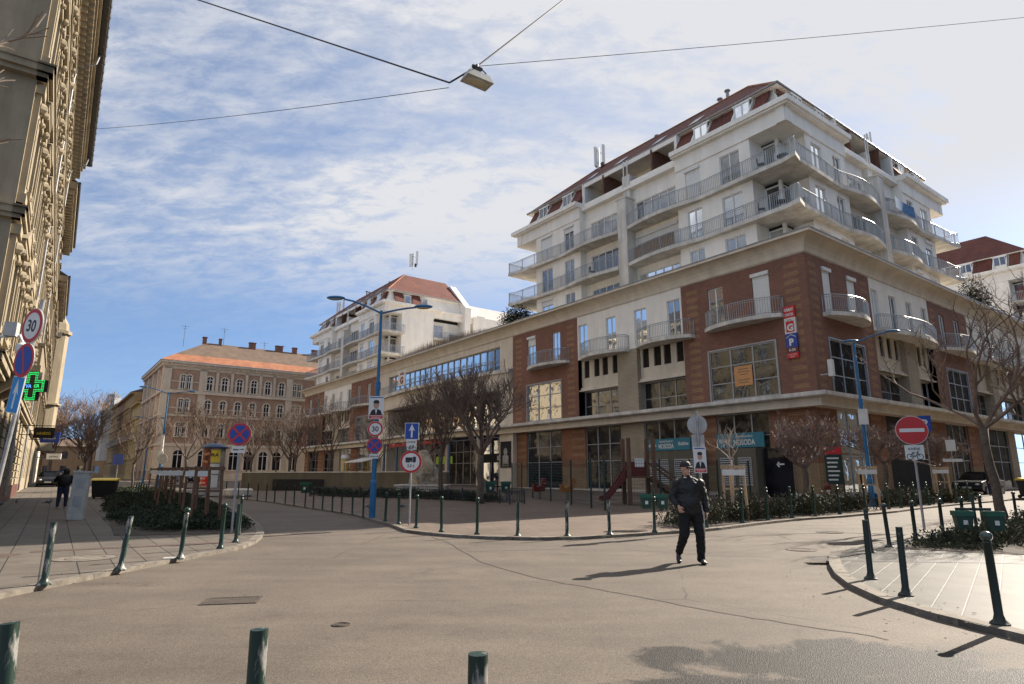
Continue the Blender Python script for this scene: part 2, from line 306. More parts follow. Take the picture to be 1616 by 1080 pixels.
M['tile']=brickmat('red roof tile',(.20,.055,.032),(.145,.042,.028),(.06,.024,.02),bw=.3,rh=.17,ms=.02,stain=.35,bump=.9)
M['tile_orange']=brickmat('orange roof tile',(.42,.165,.075),(.35,.135,.065),(.2,.09,.05),bw=.5,rh=.3,ms=.03,stain=.4,bump=.8)
M['tile_brown']=brickmat('brown roof tile',(.19,.125,.085),(.15,.10,.07),(.07,.05,.04),bw=.5,rh=.3,ms=.03,stain=.35,bump=.8)
M['zinc']=mat('grey zinc gutter',(.23,.23,.24),.4,.2,metal=.5)
M['darkmetal']=mat('dark metal',(.03,.03,.033),.5,.2)
M['blue_paint']=mat('blue lamp paint',(.012,.12,.27),.4,.2,4)
M['green_paint']=mat('dark green paint',(.007,.034,.022),.35,.35,7)
M['green_worn']=mat('worn green paint',(.006,.032,.021),.45,.3,9,c2=(.28,.27,.25),lo=.50,hi=.585,stretch=(1,1,.35))
M['green_worn_dark']=mat('dark worn green paint',(.006,.020,.015),.45,.3,9,c2=(.2,.19,.17),lo=.58,hi=.64,stretch=(1,1,.35))
M['green_black']=mat('blackish green paint',(.012,.03,.022),.4,.3,7)
M['green_bin']=mat('green plastic bin',(.01,.09,.05),.4,.2,5)
M['green_bin_dark']=mat('dark bin body',(.012,.05,.032),.5,.3,5)
M['galv']=mat('galvanised pole',(.33,.33,.33),.5,.2,6,metal=.4)
M['sign_red']=mat('sign red',(.48,.015,.012),.4,.06)
M['sign_blue']=mat('sign blue',(.01,.05,.30),.4,.06)
M['sign_blue2']=mat('sign light blue',(.01,.22,.55),.4,.06)
M['sign_white']=mat('sign white',(.66,.65,.62),.45,.06)
M['black']=mat('black print',(.012,.012,.012),.5,.05)
M['sign_back']=mat('sign back metal',(.40,.39,.37),.55,.15,5)
M['teal']=mat('teal fascia',(.025,.19,.25),.5,.08)
M['red_sign']=mat('red shop sign',(.55,.015,.02),.45,.08)
M['orange_paper']=mat('orange paper',(.62,.30,.12),.8,.08)
M['yellow']=mat('yellow plastic',(.72,.52,.04),.5,.1)
M['lime']=mat('lime sign',(.38,.62,.05),.5,.1)
M['wood']=mat('brown wood stake',(.14,.075,.045),.85,.35,3,stretch=(6,6,.6))
M['wood_pale']=mat('pale wood stake',(.42,.29,.17),.85,.3,3,stretch=(6,6,.6))
M['bark']=mat('tree bark',(.11,.085,.065),.9,.35,7,bump=.6)
M['twig']=mat('brown twigs',(.15,.105,.08),.9,.3,3)
M['twig_red']=mat('reddish twigs',(.17,.12,.10),.85,.35,3)
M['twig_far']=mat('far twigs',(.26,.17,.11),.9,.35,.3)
M['juniper']=mat('juniper leaves',(.024,.034,.015),.85,.5,3)
M['leaf']=mat('shrub leaves',(.035,.05,.02),.75,.5,4,c2=(.085,.08,.04))
M['leaf_dry']=mat('dry grass',(.16,.12,.085),.9,.4,3)
M['fence_green']=mat('dark fence green',(.008,.028,.02),.5,.2)
M['rock']=mat('fountain rock',(.34,.29,.22),.9,.45,3,bump=1)
M['pblack']=mat('black jacket cloth',(.006,.006,.007),.6,.3,20,bump=.3)
M['ptrous']=mat('black trousers',(.005,.005,.006),.85,.3,15,bump=.2)
M['denim']=mat('dark blue jeans',(.018,.028,.06),.85,.3,15)
M['skin']=mat('skin',(.46,.25,.17),.5,.08,12)
M['shoe']=mat('black shoe',(.015,.015,.016),.45,.1)
M['shoe_w']=mat('pale shoe',(.4,.38,.36),.6,.1)
M['brown_panel']=mat('bamboo screen',(.22,.145,.085),.9,.4,9,stretch=(6,6,.3))
M['blue_cloth']=mat('blue fabric',(.05,.15,.32),.8,.2,3)
M['white_cloth']=mat('white cloth',(.68,.66,.62),.9,.1,4)
M['lamp_glass']=mat('lamp lens',(.45,.40,.28),.3,.1)
M['car_dark']=mat('dark car paint',(.02,.022,.028),.25,.05,metal=.3)
M['car_blue']=mat('blue car paint',(.03,.05,.12),.25,.05,metal=.3)
M['tyre']=mat('tyre',(.02,.02,.02),.9,.1)
M['red_plastic']=mat('red plastic',(.13,.014,.012),.4,.1)
M['yellow_plastic']=mat('orange yellow plastic',(.35,.13,.02),.4,.1)
M['ochre']=plaster('ochre render',(.46,.29,.12),.3)
M['yellow_r']=plaster('yellow render',(.62,.45,.19),.2)
M['brown_r']=plaster('brown render',(.34,.21,.11),.3)
M['pal_brick']=brickmat('pinkish brick',(.42,.27,.195),(.36,.225,.16),(.38,.28,.2),bw=.5,rh=.16,ms=.02,stain=.25)
M['pal_stone']=plaster('grey beige stone',(.66,.57,.46),.2)
M['wall_olive']=plaster('olive render',(.16,.14,.10),.3)
# ---------------- ground ----------------
def terrain(o):
    bm=bmesh.new(); bm.from_mesh(o.data)
    for y in (14,110):
        bmesh.ops.bisect_plane(bm,geom=bm.verts[:]+bm.edges[:]+bm.faces[:],plane_co=(0,y,0),plane_no=(0,1,0))
    for v in bm.verts: v.co.z+=g(v.co.y)
    bm.to_mesh(o.data); bm.free()
def flat(name,poly,z,m,top=None,lab=None):
    mb=MB(); 
    if top is None: mb.P([(p[0],p[1],z) for p in poly])
    else: mb.prism(poly,z-.3,z)
    o=mb.build(name,m); bm=bmesh.new(); bm.from_mesh(o.data); bmesh.ops.triangulate(bm,faces=bm.faces); bm.to_mesh(o.data); bm.free()
    terrain(o); o['kind']='structure'
    if lab: o['label']=lab
    return o
def offset_line(pts,d):
    out=[]
    for i,p in enumerate(pts):
        a=pts[max(i-1,0)]; b=pts[min(i+1,len(pts)-1)]; dx,dy=b[0]-a[0],b[1]-a[1]; l=math.hypot(dx,dy) or 1
        out.append((p[0]-dy/l*d,p[1]+dx/l*d))
    return out
def smooth(pts,n=4):
    out=[]
    for i in range(len(pts)-1):
        p0=pts[max(i-1,0)];p1=pts[i];p2=pts[i+1];p3=pts[min(i+2,len(pts)-1)]
        for k in range(n):
            t=k/n; out.append(tuple(.5*((2*p1[j])+(-p0[j]+p2[j])*t+(2*p0[j]-5*p1[j]+4*p2[j]-p3[j])*t*t+(-p0[j]+3*p1[j]-3*p2[j]+p3[j])*t**3) for j in range(len(p1))))
    out.append(tuple(pts[-1])); return out
AZ=R(-36.75); av=(sin(AZ),cos(AZ)); bv=(cos(AZ),-sin(AZ)); O=(17.25,35.0)
def W(t,s): return (O[0]+bv[0]*t+av[0]*s, O[1]+bv[1]*t+av[1]*s)
flat('road',[(-400,-60),(400,-60),(400,900),(-400,900)],0,M['asphalt'],lab='worn beige grey asphalt of the junction and the streets')
kl=smooth([(-6.8,2.0),(-6.7,5.5),(-6.51,8.44),(-6.4,9.5),(-6.22,11.13),(-5.95,12.86),(-5.78,14.2),(-6.2,16.09),(-6.95,18.05),(-8.3,20.81),(-11.73,27.27),(-20.5,42),(-34,61.5),(-58,95)])
AL=R(-35.66); aL=(sin(AL),cos(AL)); bL=(cos(AL),-sin(AL))
def WL(d,s): return (-bL[0]*d+aL[0]*s,-bL[1]*d+aL[1]*s)
left_poly=kl+[WL(3.5,115),WL(3.5,17),(-22,17),(-40,12),(-40,2)]
kp=smooth([(-60,102),(-45,81),(-30,59.5),(-20.5,45),(-15.7,37.2),(-12.8,33.6),(-9.22,28.6),(-5.75,23.6),(-4.1,20.3),(-3.4,19.0),(-2.85,17.55),(-1.74,16.54),(-.74,15.95),(.33,15.66),(1.41,15.75),(2.42,16.2),(3.6,16.9),(5.3,17.8),(7.9,20.2),(9.89,21.84),(11.75,22.98),(13.2,24.1),(14.9,25.3),(17,27.2),(20.8,30.4),(25.5,33.9),(35,41.3),(70,68)])
plaza_poly=kp+[(75,90),W(20,20),W(20,93),W(-19,93)]
ki=smooth([(60,56),(30,33.2),(16,21.6),(12.9,19.02),(9.43,15.8),(8.25,14.52),(7.31,14.0),(6.45,13.1),(5.75,11.85),(5.17,10.57),(4.77,9.44),(4.56,8.36),(4.6,7.65),(4.64,7.04),(4.76,6.5),(5.3,5.2),(6.2,3.6),(8,1)])
island_poly=ki+[(40,1),(70,50)]
def pavement(name,line,poly,m,side,lab):
    flat(name,poly,PZ,m,top=1,lab=lab)
    # kerb stones
    mb=MB(); L2=[]; acc=0
    for i in range(len(line)-1):      # resample to one metre stones
        p,q=line[i],line[i+1]; l=math.hypot(q[0]-p[0],q[1]-p[1])
        while acc<=l: L2.append((p[0]+(q[0]-p[0])*acc/l,p[1]+(q[1]-p[1])*acc/l)); acc+=1.0
        acc-=l
    inn=offset_line(L2,side*.16); out_=offset_line(L2,-side*.03)
    for i in range(len(L2)-1):
        lerp=lambda p,q,u:(p[0]+(q[0]-p[0])*u,p[1]+(q[1]-p[1])*u)
        P=[lerp(out_[i],out_[i+1],.004),lerp(out_[i],out_[i+1],.996),lerp(inn[i],inn[i+1],.996),lerp(inn[i],inn[i+1],.004)]
        hz=rnd.uniform(-.005,.004); nn=len(mb.v)
        for z in (-.1,PZ+.007+hz):
            for p in P: mb.v.append((p[0],p[1],z+g(p[1])))
        for q in ((0,3,2,1),(4,5,6,7),(0,1,5,4),(1,2,6,5),(2,3,7,6),(3,0,4,7)): mb.f.append(tuple(nn+j for j in q)); mb.m.append(0)
    o=mb.build('kerb',M['kerb']); o['kind']='structure'; o['label']='stone kerb edging the '+lab
pavement('pavement',kl,left_poly,M['tiles'],1,'tiled pavement along the ornate building on the left')
pavement('plaza',kp,plaza_poly,M['pavers'],1,'paved plaza in front of the brick shopping building')
pavement('pavement',ki,island_poly,M['island'],1,'tiled pavement corner on the right')
def band(name,line,d0,d1,z,m,lab):
    a=offset_line(line,d0); b=offset_line(line,d1); mb=MB()
    for i in range(len(line)-1):
        P=[a[i],a[i+1],b[i+1],b[i]]; mb.P([(p[0],p[1],z+g(p[1])) for p in P])
    o=mb.build(name,m); o['kind']='structure'; o['label']=lab
band('tactile_paving',[(-9.6,2.5),(-9.1,8),(-9.35,12.6)],0,-.0+1.2,PZ+.004,M['strip'],'reddish paver strip across the left pavement')
band('paver_strip',[(-9.4,12.75),(-6.4,14.5)],0,.3,PZ+.004,M['strip'],'thin red paver strip on the left pavement')
band('paver_strip',[(5.3,11.6),(8.5,11.2),(14,9.6)],0,.32,PZ+.004,mat('dark sett strip',(.10,.09,.085),.5,.2,6),'dark sett strip across the right pavement corner')
bed_left=[(-9.78,16.0),(-6.9,16.6),(-7.45,18.6),(-8.9,21.2),(-12.2,27.4),(-20.9,42),(-34,60.6),(-39,60.6),(-30.8,47.8),(-15.6,24.8)]
flat('soil_bed',bed_left,PZ+.008,M['soil'],lab='dark soil bed between the left pavement and the road')
flat('soil_bed',[(7.9,13.45),(8.9,12.75),(11.2,11.6),(20,9),(34,30),(29,30.6),(16,20.8),(13,18.3),(9.9,15.4)],PZ+.008,M['soil'],lab='bare soil bed with scattered plants behind the right pavement corner')
flat('soil_bed',[(4.6,18.0),(5.5,18.3),(7.9,20.75),(9.8,22.35),(11.6,23.5),(13.1,24.65),(14.3,25.6),(13,27.4),(9,24.6),(4.2,20.2)],PZ+.008,M['soil'],lab='planted soil bed behind the plaza kerb')
flat('soil_bed',[(16.4,27.6),(20.6,31),(25.3,34.4),(24,36.6),(19.5,33.6),(15.6,29.2)],PZ+.008,M['soil'],lab='planted soil bed further along the right street')
# ---------------- brick shopping building ----------------
def roundp(p): return p
POD=thing('shopping_building','long red brick and cream shopping building with projecting cream cornice and balconies','building',(O[0],O[1],0),-AZ)
KB=.89
fA=lambda x,d,z:(d,x,z)
fAm=lambda x,d,z:(d,87-x,z)
fB=lambda x,d,z:(x*KB,d,z)
fBm=lambda x,d,z:(77.4-x*KB,d,z)
def window(root,fn,x0,x1,z0,z1,d,nx=2,nz=1,fr='frame',gl='glass_sky',fw=.07,trans=None,name='window',shutter=0,curt=0):
    mb=MB(fn); D=.07
    mb.box(x0,x1,d-D,d+.01,z0,z0+fw); mb.box(x0,x1,d-D,d+.01,z1-fw,z1)
    mb.box(x0,x0+fw,d-D,d+.01,z0+fw,z1-fw); mb.box(x1-fw,x1,d-D,d+.01,z0+fw,z1-fw)
    for i in range(1,nx):
        x=x0+(x1-x0)*i/nx; mb.box(x-fw*.6,x+fw*.6,d-D+.003,d+.008,z0+fw,z1-fw)
    zs=trans if trans else [z0+(z1-z0)*j/nz for j in range(1,nz)]
    for z in zs: mb.box(x0+fw,x1-fw,d-D+.006,d+.006,z-fw*.4,z+fw*.4)
    o=mb.build(name,M[fr],root)
    if gl=='glass_sky': gl=rnd.choice(['glass_sky','glass_curtain','glass_deep','glass','glass_sky'])
    if gl=='glass_dark' and rnd.random()<.35: gl='glass_shop'
    p=MB(fn); p.P([(x0,d-.02,z0),(x1,d-.02,z0),(x1,d-.02,z1),(x0,d-.02,z1)]); p.build('pane',M[gl],o)
    if curt:
        pass
    if shutter:
        s_=MB(fn); zz=z1-(z1-z0)*shutter; n=max(1,int((z1-zz)/.06))
        for k in range(n):
            a=zz+(z1-zz)*k/n; b=zz+(z1-zz)*(k+1)/n
            s_.box(x0+fw*.4,x1-fw*.4,d-D-.045,d-D-.02,a+.004,b)
        s_.box(x0-.04,x1+.04,d-D-.2,d-D+.02,z1-.02,z1+.2)
        s_.build('roller_shutter',M['frame'],o)
    return o
def railing(root,fn,pts,z0,h=1.0,mt='rail',name='railing',parent=None,step=.145,bar=.0105):
    mb=MB(fn); P=[Vector((p[0],p[1],0)) for p in pts]
    mb.tube([(p.x,p.y,z0+h) for p in P],.028,5); mb.tube([(p.x,p.y,z0+.1) for p in P],.018,4); mb.tube([(p.x,p.y,z0+h-.13) for p in P],.014,4)
    tot=0; seg=[]
    for i in range(len(P)-1): seg.append((tot,(P[i+1]-P[i]).length)); tot+=seg[-1][1]
    n=int(tot/step); j=0
    for k in range(n+1):
        q=tot*k/n
        while j<len(seg)-1 and q>seg[j][0]+seg[j][1]: j+=1
        u=(q-seg[j][0])/max(seg[j][1],1e-6); p=P[j].lerp(P[j+1],min(1,u)); b=bar if k%12 else .026
        mb.box(p.x-b,p.x+b,p.y-b,p.y+b,z0,z0+h)
    return mb.build(name,M[mt],parent or root)
def balcony(root,fn,x0,x1,zt,dep0=.35,dep=1.15,th=.24,mt='concrete',rail=True,skew=0):
    n=14; front=[]
    for i in range(n+1):
        u=i/n; front.append((x0+(x1-x0)*u,-(dep0+(dep-dep0)*sin(pi*min(1,max(0,u)))**.8) - skew*(u-.5)))
    poly=[(x0,.0)]+front+[(x1,.0)]
    mb=MB(fn); mb.prism(poly,zt-th,zt)
    b=mb.build('balcony',M[mt],root)
    if rail: 
        pts=[(x0+.06,-.02)]+[(min(max(p[0],x0+.06),x1-.06),p[1]+.07) for p in front]+[(x1-.06,-.02)]
        railing(root,fn,pts,zt,1.05,parent=b)
    return b
def patches(mb,x0,x1,z0,z1,mi,d=0,step=.52):
    z=z0
    while z+.25<z1: mb.box(x0,x1,d-.004,d+.02,z,z+.26,mi); z+=step
def brick_bay(fn,x0,x1,drs,win,shut,bal,mirror=False,A=True):
    wm=MB(fn); H=[(a,b,11.1,13.8) for a,b in drs]+[(win[0],win[1],6.25,9.55)]
    wm.wall(x0,x1,6.1,14.55,0,H,.22)
    patches(wm,x0+.45,x0+1.35,6.5,14.2,1); patches(wm,x1-1.35,x1-.45,6.5,14.2,1)
    wm.box(win[0]-.08,win[1]+.08,-.05,.12,6.18,6.26,2); wm.box(win[0]-.08,win[1]+.08,-.05,.12,9.53,9.62,2); wm.box(win[0]-.09,win[0]+.01,-.05,.12,6.26,9.53,2); wm.box(win[1]-.01,win[1]+.09,-.05,.12,6.26,9.53,2)
    wm.build('brick_wall',[M['red_brick'],M['yellow_brick'],M['grey_frame']],POD)
    for (a,b),s in zip(drs,shut): window(POD,fn,a,b,11.1,13.8,.16,2,1,shutter=s,gl='glass_sky')
    w3=(win[1]-win[0])/3
    window(POD,fn,win[0],win[1],6.26,9.53,.1,3,1,'grey_frame','glass_big' if A else 'glass_dark',.08,trans=[7.35,8.45])
    if bal: balcony(POD,fn,bal[0],bal[1],11.05,.45,1.25)
    # ground floor banded piers
def recess_bay(fn,x0,x1,drs,pier,bals,vents,shut=(0,0,0,0),gl='glass_big'):
    wm=MB(fn); wm.wall(x0,x1,10.9,14.55,0,[(a,b,11.1,13.8) for a,b in drs],.22)
    wm.P([(x0,0,10.9),(x1,0,10.9),(x1,.5,10.9),(x0,.5,10.9)])
    wm.build('plaster_wall',M['white'],POD)
    for (a,b),s in zip(drs,shut): window(POD,fn,a,b,11.1,13.8,.16,2,1,shutter=s)
    pm=MB(fn); pm.box(pier[0],pier[1],0.002,.95,6.1,10.9); pm.build('brick_pier',M['cream_brick'],POD)
    for k,(a,b) in enumerate(((x0,pier[0]),(pier[1],x1))):
        vm=MB(fn); hs=[(q0,q1,9.38,10.8) for q0,q1 in vents[k]]
        vm.wall(a,b,8.55,10.9,.4,hs,.15); vm.box(a,b,.25,.75,8.28,8.58); vm.box(a,b,.05,.42,8.28,8.36)
        sp=vm.build('spandrel_panel',M['cream'],POD)
        lm=MB(fn)
        for q0,q1 in vents[k]:
            z=9.4
            while z<10.78: lm.extr([(q0,.44,z),(q0,.5,z+.05),(q0,.52,z+.05),(q0,.46,z)],(q1-q0,0,0)); z+=.085
            lm.P([(q0,.54,9.38),(q1,.54,9.38),(q1,.54,10.8),(q0,.54,10.8)],1)
        lm.build('louvre',[M['louvre'],M['dark']],sp)
        window(POD,fn,a,b,6.15,8.28,.75,3,1,'grey_frame',gl,.07,trans=[7.05])
    for i,(a,b) in enumerate(bals): balcony(POD,fn,a,b,10.95,.5,1.3)
V1=[[(9.35,9.96),(10.46,11.1),(11.36,12.02),(12.49,13.1)],[(15.6,16.2),(16.7,17.3),(17.65,18.25),(18.8,19.4)]]
D1=[(9.15,10.3),(12.2,13.42),(15.33,16.4),(18.5,19.6)]
BL1=[(8.0,12.9),(14.0,19.0)]
brick_bay(fA,0,9.0,[(2.34,3.5),(5.65,6.8)],(2.28,7.0),(1,0),(1.5,6.9))
recess_bay(fA,9.0,19.7,D1,(13.3,15.3),BL1,V1)
brick_bay(fA,19.7,28.7,[(21.9,22.95),(25.25,26.4)],(21.85,26.5),(0,.25),(20.7,26.0))
brick_bay(fAm,0,9.0,[(2.34,3.5),(5.65,6.8)],(2.28,7.0),(0,0),(1.5,7.0))
recess_bay(fAm,9.0,19.7,D1,(13.3,15.3),[(8.2,12.9),(14.0,19.0)],V1)
brick_bay(fAm,19.7,28.7,[(21.9,22.95),(25.25,26.4)],(21.85,26.5),(0,0),(20.7,27.0))
brick_bay(fB,0,9.1,[(2.15,3.25),(5.6,6.85)],(2.15,7.1),(1,1),(1.7,7.3),A=False)
DB=[(9.3,10.4),(12.3,13.5),(15.4,16.5),(18.3,19.4)]
recess_bay(fB,9.1,19.7,DB,(14.2,16.2),[(9.6,19.4)],[[(9.6,10.2),(10.8,11.5),(12.1,12.8),(13.4,14.0)],[(16.5,17.1),(17.6,18.2),(18.6,19.2)]],gl='glass_dark')
brick_bay(fB,19.7,28.4,[(21.9,23.1),(25.2,26.5)],(22.0,26.7),(0,0),(21.2,27.4),A=False)
for q in (28.4,39.1,49.8):
    recess_bay(fB,q,q+10.7,[(q+.4,q+1.5),(q+3.4,q+4.5),(q+6.3,q+7.4),(q+9.2,q+10.3)],(q+4.6,q+6.2),[(q+.2,q+4.8),(q+5.8,q+10.4)],[[(q+.5,q+1.1),(q+1.7,q+2.3),(q+3,q+3.6)],[(q+6.6,q+7.2),(q+7.8,q+8.4),(q+9.4,q+10)]],gl='glass_dark')
brick_bay(fB,60.5,69.5,[(62.9,63.95),(66.2,67.4)],(63,67.6),(0,0),None,A=False)
mb=MB(fB); mb.wall(69.5,87,6.1,14.55,0,[]); mb.build('plaster_wall',M['white'],POD)
# central part
mb=MB(fA); mb.wall(28.7,58.3,11.45,14.55,0,[(30.8,55.2,11.5,13.9)],.35); mb.build('plaster_wall',M['cream'],POD)
wc=MB(fA); n=19
for i in range(n+1):
    x=30.85+(55.15-30.85)*i/n; wc.box(x-.04,x+.04,.24,.34,11.5,13.9)
for z in (11.55,13.85,12.55): wc.box(30.85,55.15,.245,.335,z-.04,z+.04)
wo=wc.build('window',M['grey_frame'],POD); p=MB(fA); p.P([(30.85,.33,11.5),(55.15,.33,11.5),(55.15,.33,13.9),(30.85,.33,13.9)]); p.build('pane',M['glass_dark'],wo)
wc=MB(fA); front=[(28.9+(58.2-28.9)*i/30,-.35-1.5*sin(pi*i/30)**.9) for i in range(31)]
wc.prism([(28.9,.3)]+front+[(58.2,.3)],11.1,11.45); tb=wc.build('terrace_slab',M['concrete'],POD)
railing(POD,fA,[(p[0],p[1]+.1) for p in front[2:-2]],11.45,1.0,parent=tb,step=.25)
wc=MB(fA); wc.prism([(28.9,.3)]+[(p[0],p[1]*.75+.1) for p in front]+[(58.2,.3)],9.55,11.1); wc.build('curved_fascia',M['cream'],POD)
# recessed glazing behind
for x0,x1 in ((30.8,37),(37.6,43.4),(44,49.6),(50.2,55.0)):
    window(POD,fA,x0,x1,6.15,9.55,2.2,5,1,'grey_frame','glass_dark',.07,trans=[7.3,8.4])
    window(POD,fA,x0,x1,.62,5.4,2.2,4,1,'grey_frame','glass_dark',.08,trans=[2.9,4.1])
for x0,x1 in ((28.7,30.8),(37,37.6),(43.4,44),(49.6,50.2),(55,58.3)): wc=MB(fA); wc.box(x0,x1,0.003 if x0 in (28.7,55) else 1.9,2.4,.1,9.55); wc.build('wall_pier',M['cream'],POD)
M['column']=mat('blue grey column',(.10,.15,.22),.5,.15)
for x in (33,39,45,51,54.4): wc=MB(fA); wc.tube([(x,-.6,.2),(x,-.6,5.9)],.16,10); wc.build('column',M['column'],POD)
# ledge + beam
def path_sweep(prof,path_fn,mats,name,mi=0):
    mb=MB(); rows=[path_fn(d) for d,z in prof]
    for i in range(len(prof)-1):
        for j in range(len(rows[0])-1):
            a=rows[i][j];b=rows[i][j+1];c=rows[i+1][j+1];e=rows[i+1][j]
            mb.P([(a[0],a[1],prof[i][1]),(b[0],b[1],prof[i][1]),(c[0],c[1],prof[i+1][1]),(e[0],e[1],prof[i+1][1])],mi)
    return mb.build(name,mats,POD)
pf=lambda d:[(10,87-d),(d,87-d),(d,58.3),(d,28.7),(d,d),(77.4,d)]
cove=[(0,14.5),(0,14.56),(-.06,14.6)]+[(-.06-.72*(1-cos(u*pi/2)),14.6+.82*sin(u*pi/2)) for u in (.2,.4,.6,.8,1.0)]+[(-.80,15.42),(-.80,15.40),(-.95,15.40),(-.95,15.56),(1.2,15.60)]
path_sweep(cove,pf,M['cream'],'cornice')
path_sweep([(-.96,15.56),(-.99,15.56),(-.99,15.63),(-.7,15.64),(-.7,15.61)],pf,M['zinc'],'gutter_flashing')
def pl(d):
    q=[(10,87-d),(d,87-d),(d,58.3)]
    q+=[(d-1.1*sin(pi*i/12),58.3-(58.3-28.7)*i/12) for i in range(1,12)]
    return q+[(d,28.7),(d,d),(77.4,d)]
path_sweep([(.6,5.86),(-.72,5.88),(-.8,5.94),(-.8,6.14),(-.76,6.16),(.8,6.2)],pl,M['concrete'],'ledge')
path_sweep([(.6,5.4),(-.28,5.4),(-.28,5.87)],pl,M['cream'],'beam')
mb=MB(); mb.prism([(.9,.9),(77.4,.9),(77.4,30),(30,30),(30,87),(.9,87)],15.3,15.62); mb.build('roof_slab',M['concrete'],POD)
mb=MB(); mb.box(2.5,77,2.5,30,-.2,15.3); mb.box(2.5,30,30,86,-.2,15.3); mb.build('core_wall',M['dark'],POD)
mb=MB(); mb.wall(.6,77.4,0,15.3,0); mb.fn=lambda x,d,z:(x,87-d,z); mb.P([(0.6,0,0),(30,0,0),(30,0,15.3),(.6,0,15.3)]); mb.v=mb.v[-4:]; mb.f=[(0,1,2,3)]; mb.m=[0]; mb.build('plaster_wall',M['cream'],POD)
# ground floor
def gf(fn,segs,z1=5.42,d=.5):
    for (x0,x1,kind,*ex) in segs:
        if kind=='win': window(POD,fn,x0,x1,ex[0] if ex else .55,z1,d+.12,3,1,'grey_frame','glass_dark',.07,trans=[2.7,4.0])
        else:
            mb=MB(fn); q={'band':('band_brick',1),'cream':('cream_brick',0),'plain':('cream',0),'dark':('dark',0)}[kind]
            if kind=='band':
                mb.box(x0,x1,d-.05,d+.4,2.25,z1,0); z=2.5
                while z<z1-.3: mb.box(x0+.12,x1-.12 if x1-x0<2.4 else x0+1.6,d-.054,d,z,z+.24,1); z+=.62
                mb.box(x0,x1,d-.053,d+.4,.1,2.25,2)
            else: mb.box(x0,x1,d-.05,d+.4,.1,z1,0)
            mb.build('ground_floor_pier',[M[q[0]],M['yellow_brick'],M['band_light']],POD)
segA=[(.55,3.4,'band'),(3.4,7.1,'win',.3),(7.1,9.3,'band'),(9.3,13.3,'win'),(13.3,15.6,'cream'),(15.6,19.5,'win'),(19.5,22.4,'band'),(22.4,27.2,'win',.3),(27.2,28.9,'band')]
gf(fA,segA); gf(fAm,[(.55,2.4,'band'),(2.4,6.6,'win',.3),(6.6,9.3,'band'),(9.3,13.3,'win'),(13.3,15.4,'cream'),(15.4,19.5,'win'),(19.5,22.0,'band'),(22.0,27.0,'win',.3),(27.0,28.9,'band')])
gf(fB,[(.55,3.2,'band'),(3.2,8.0,'win'),(8.0,10.4,'band'),(10.4,18.0,'dark'),(18.0,21.6,'band'),(21.6,26.5,'win'),(26.5,29,'band'),(29,37,'win'),(37,39,'cream'),(39,48,'win'),(48,50,'band'),(50,60,'win'),(60,63,'band'),(63,87,'plain')])
# ground floor plinth
path_sweep([(.38,0),(.38,.55),(.62,.56)],lambda d:[(d,58.3),(d,28.9)][:0] or [(d,28.9),(d,d),(77.4,d)],M['concrete'],'plinth')
# laundry fascia + vent housings
def sign_board(fn,x0,x1,z0,z1,d,lines,mt='teal',name='shop_sign',th=.1,tm='sign_white',lab=None,root=None,split=None):
    mb=MB(fn); mb.box(x0,x1,d,d+th,z0,z1,0)
    root=root or POD
    for (txt,cx,cz,h,mw) in lines:
        mb.text(txt,(cx,d-.006,cz),(-1,0,0) if fn in (fA,) else (1,0,0),(0,0,1),h,1,maxw=mw,bold=.03)
    o=mb.build(name,[M[mt],M[tm]],root,recalc=False)
    if lab: o['label']=lab
    return o
sign_board(fA,9.2,13.15,3.28,4.1,.32,[('Bubbles',12.55,3.68,.24,.85),('ÖNKISZOLGÁLÓ',11.25,3.92,.15,1.35),('MOSODA',11.25,3.58,.34,1.35),('Bubbles',9.75,3.72,.24,.85)],lab='teal laundry fascia left of the brick pier')
sign_board(fA,3.75,7.1,3.28,4.18,.32,[('Bubbles',6.5,3.72,.22,.8),('ÖNKISZOLGÁLÓ',5.1,3.98,.15,1.5),('MOSODA',5.1,3.6,.36,1.5)],lab='teal laundry fascia right of the brick pier')
for x0,x1 in ((8.0,12.6),(3.9,6.7)):
    mb=MB(fA); mb.box(x0,x1,-.45,.5,.1,3.2); hb=mb.build('vent_housing',M['wall_olive'],POD)
    lm=MB(fA)
    for a,b in ((x0+.35,x0+(x1-x0)*.42),(x0+(x1-x0)*.55,x1-.35)):
        lm.box(a-.05,b+.05,-.48,-.45,.95,1.0);lm.box(a-.05,b+.05,-.48,-.45,2.6,2.65);lm.box(a-.05,a,-.48,-.45,1,2.6);lm.box(b,b+.05,-.48,-.45,1,2.6)
        z=1.02
        while z<2.58: lm.extr([(a,-.455,z+.07),(a,-.5,z),(a,-.49,z),(a,-.452,z+.075)],(b-a,0,0)); z+=.13
    lm.build('louvre',M['galv'],hb)
mb=MB(fA); mb.box(2.0,3.75,.2,.5,.1,3.2,0); mb.text('‹–',(2.75,.19,2.2),(-1,0,0),(0,0,1),.3,1,bold=.05)
mb.build('door',[M['glass_dark'],M['sign_white']],POD,recalc=False)
# central signs
sign_board(fA,39.6,52.6,4.95,6.1,-.75,[('G',51.6,5.55,.75,.8),('GARAY CENTER',46.5,5.5,.62,7.2),('G',40.3,5.5,.6,.7)],mt='red_sign',name='shop_sign',lab='long red sign band over the main entrance')
sign_board(fA,30.9,37,2.9,3.75,1.9,[('KOMBIN',32.6,3.3,.5,3.0)],mt='dark',lab='dark sign band with spaced white capitals')
sign_board(fA,42.4,46.0,2.9,3.7,1.9,[],mt='lime',lab='lime green sign over the entrance')
mb=MB(fA); mb.box(28.95,30.6,-.06,.02,2.3,4.7,0)
mb.ball((29.75,-.07,3.75),.3,10,6,1,(1,.15,1.2)); mb.ball((29.75,-.07,3.1),.42,10,6,1,(1,.12,1.1)); mb.box(29.3,29.55,-.075,-.06,2.6,3.4,1); mb.box(29.95,30.2,-.075,-.06,2.6,3.4,1)
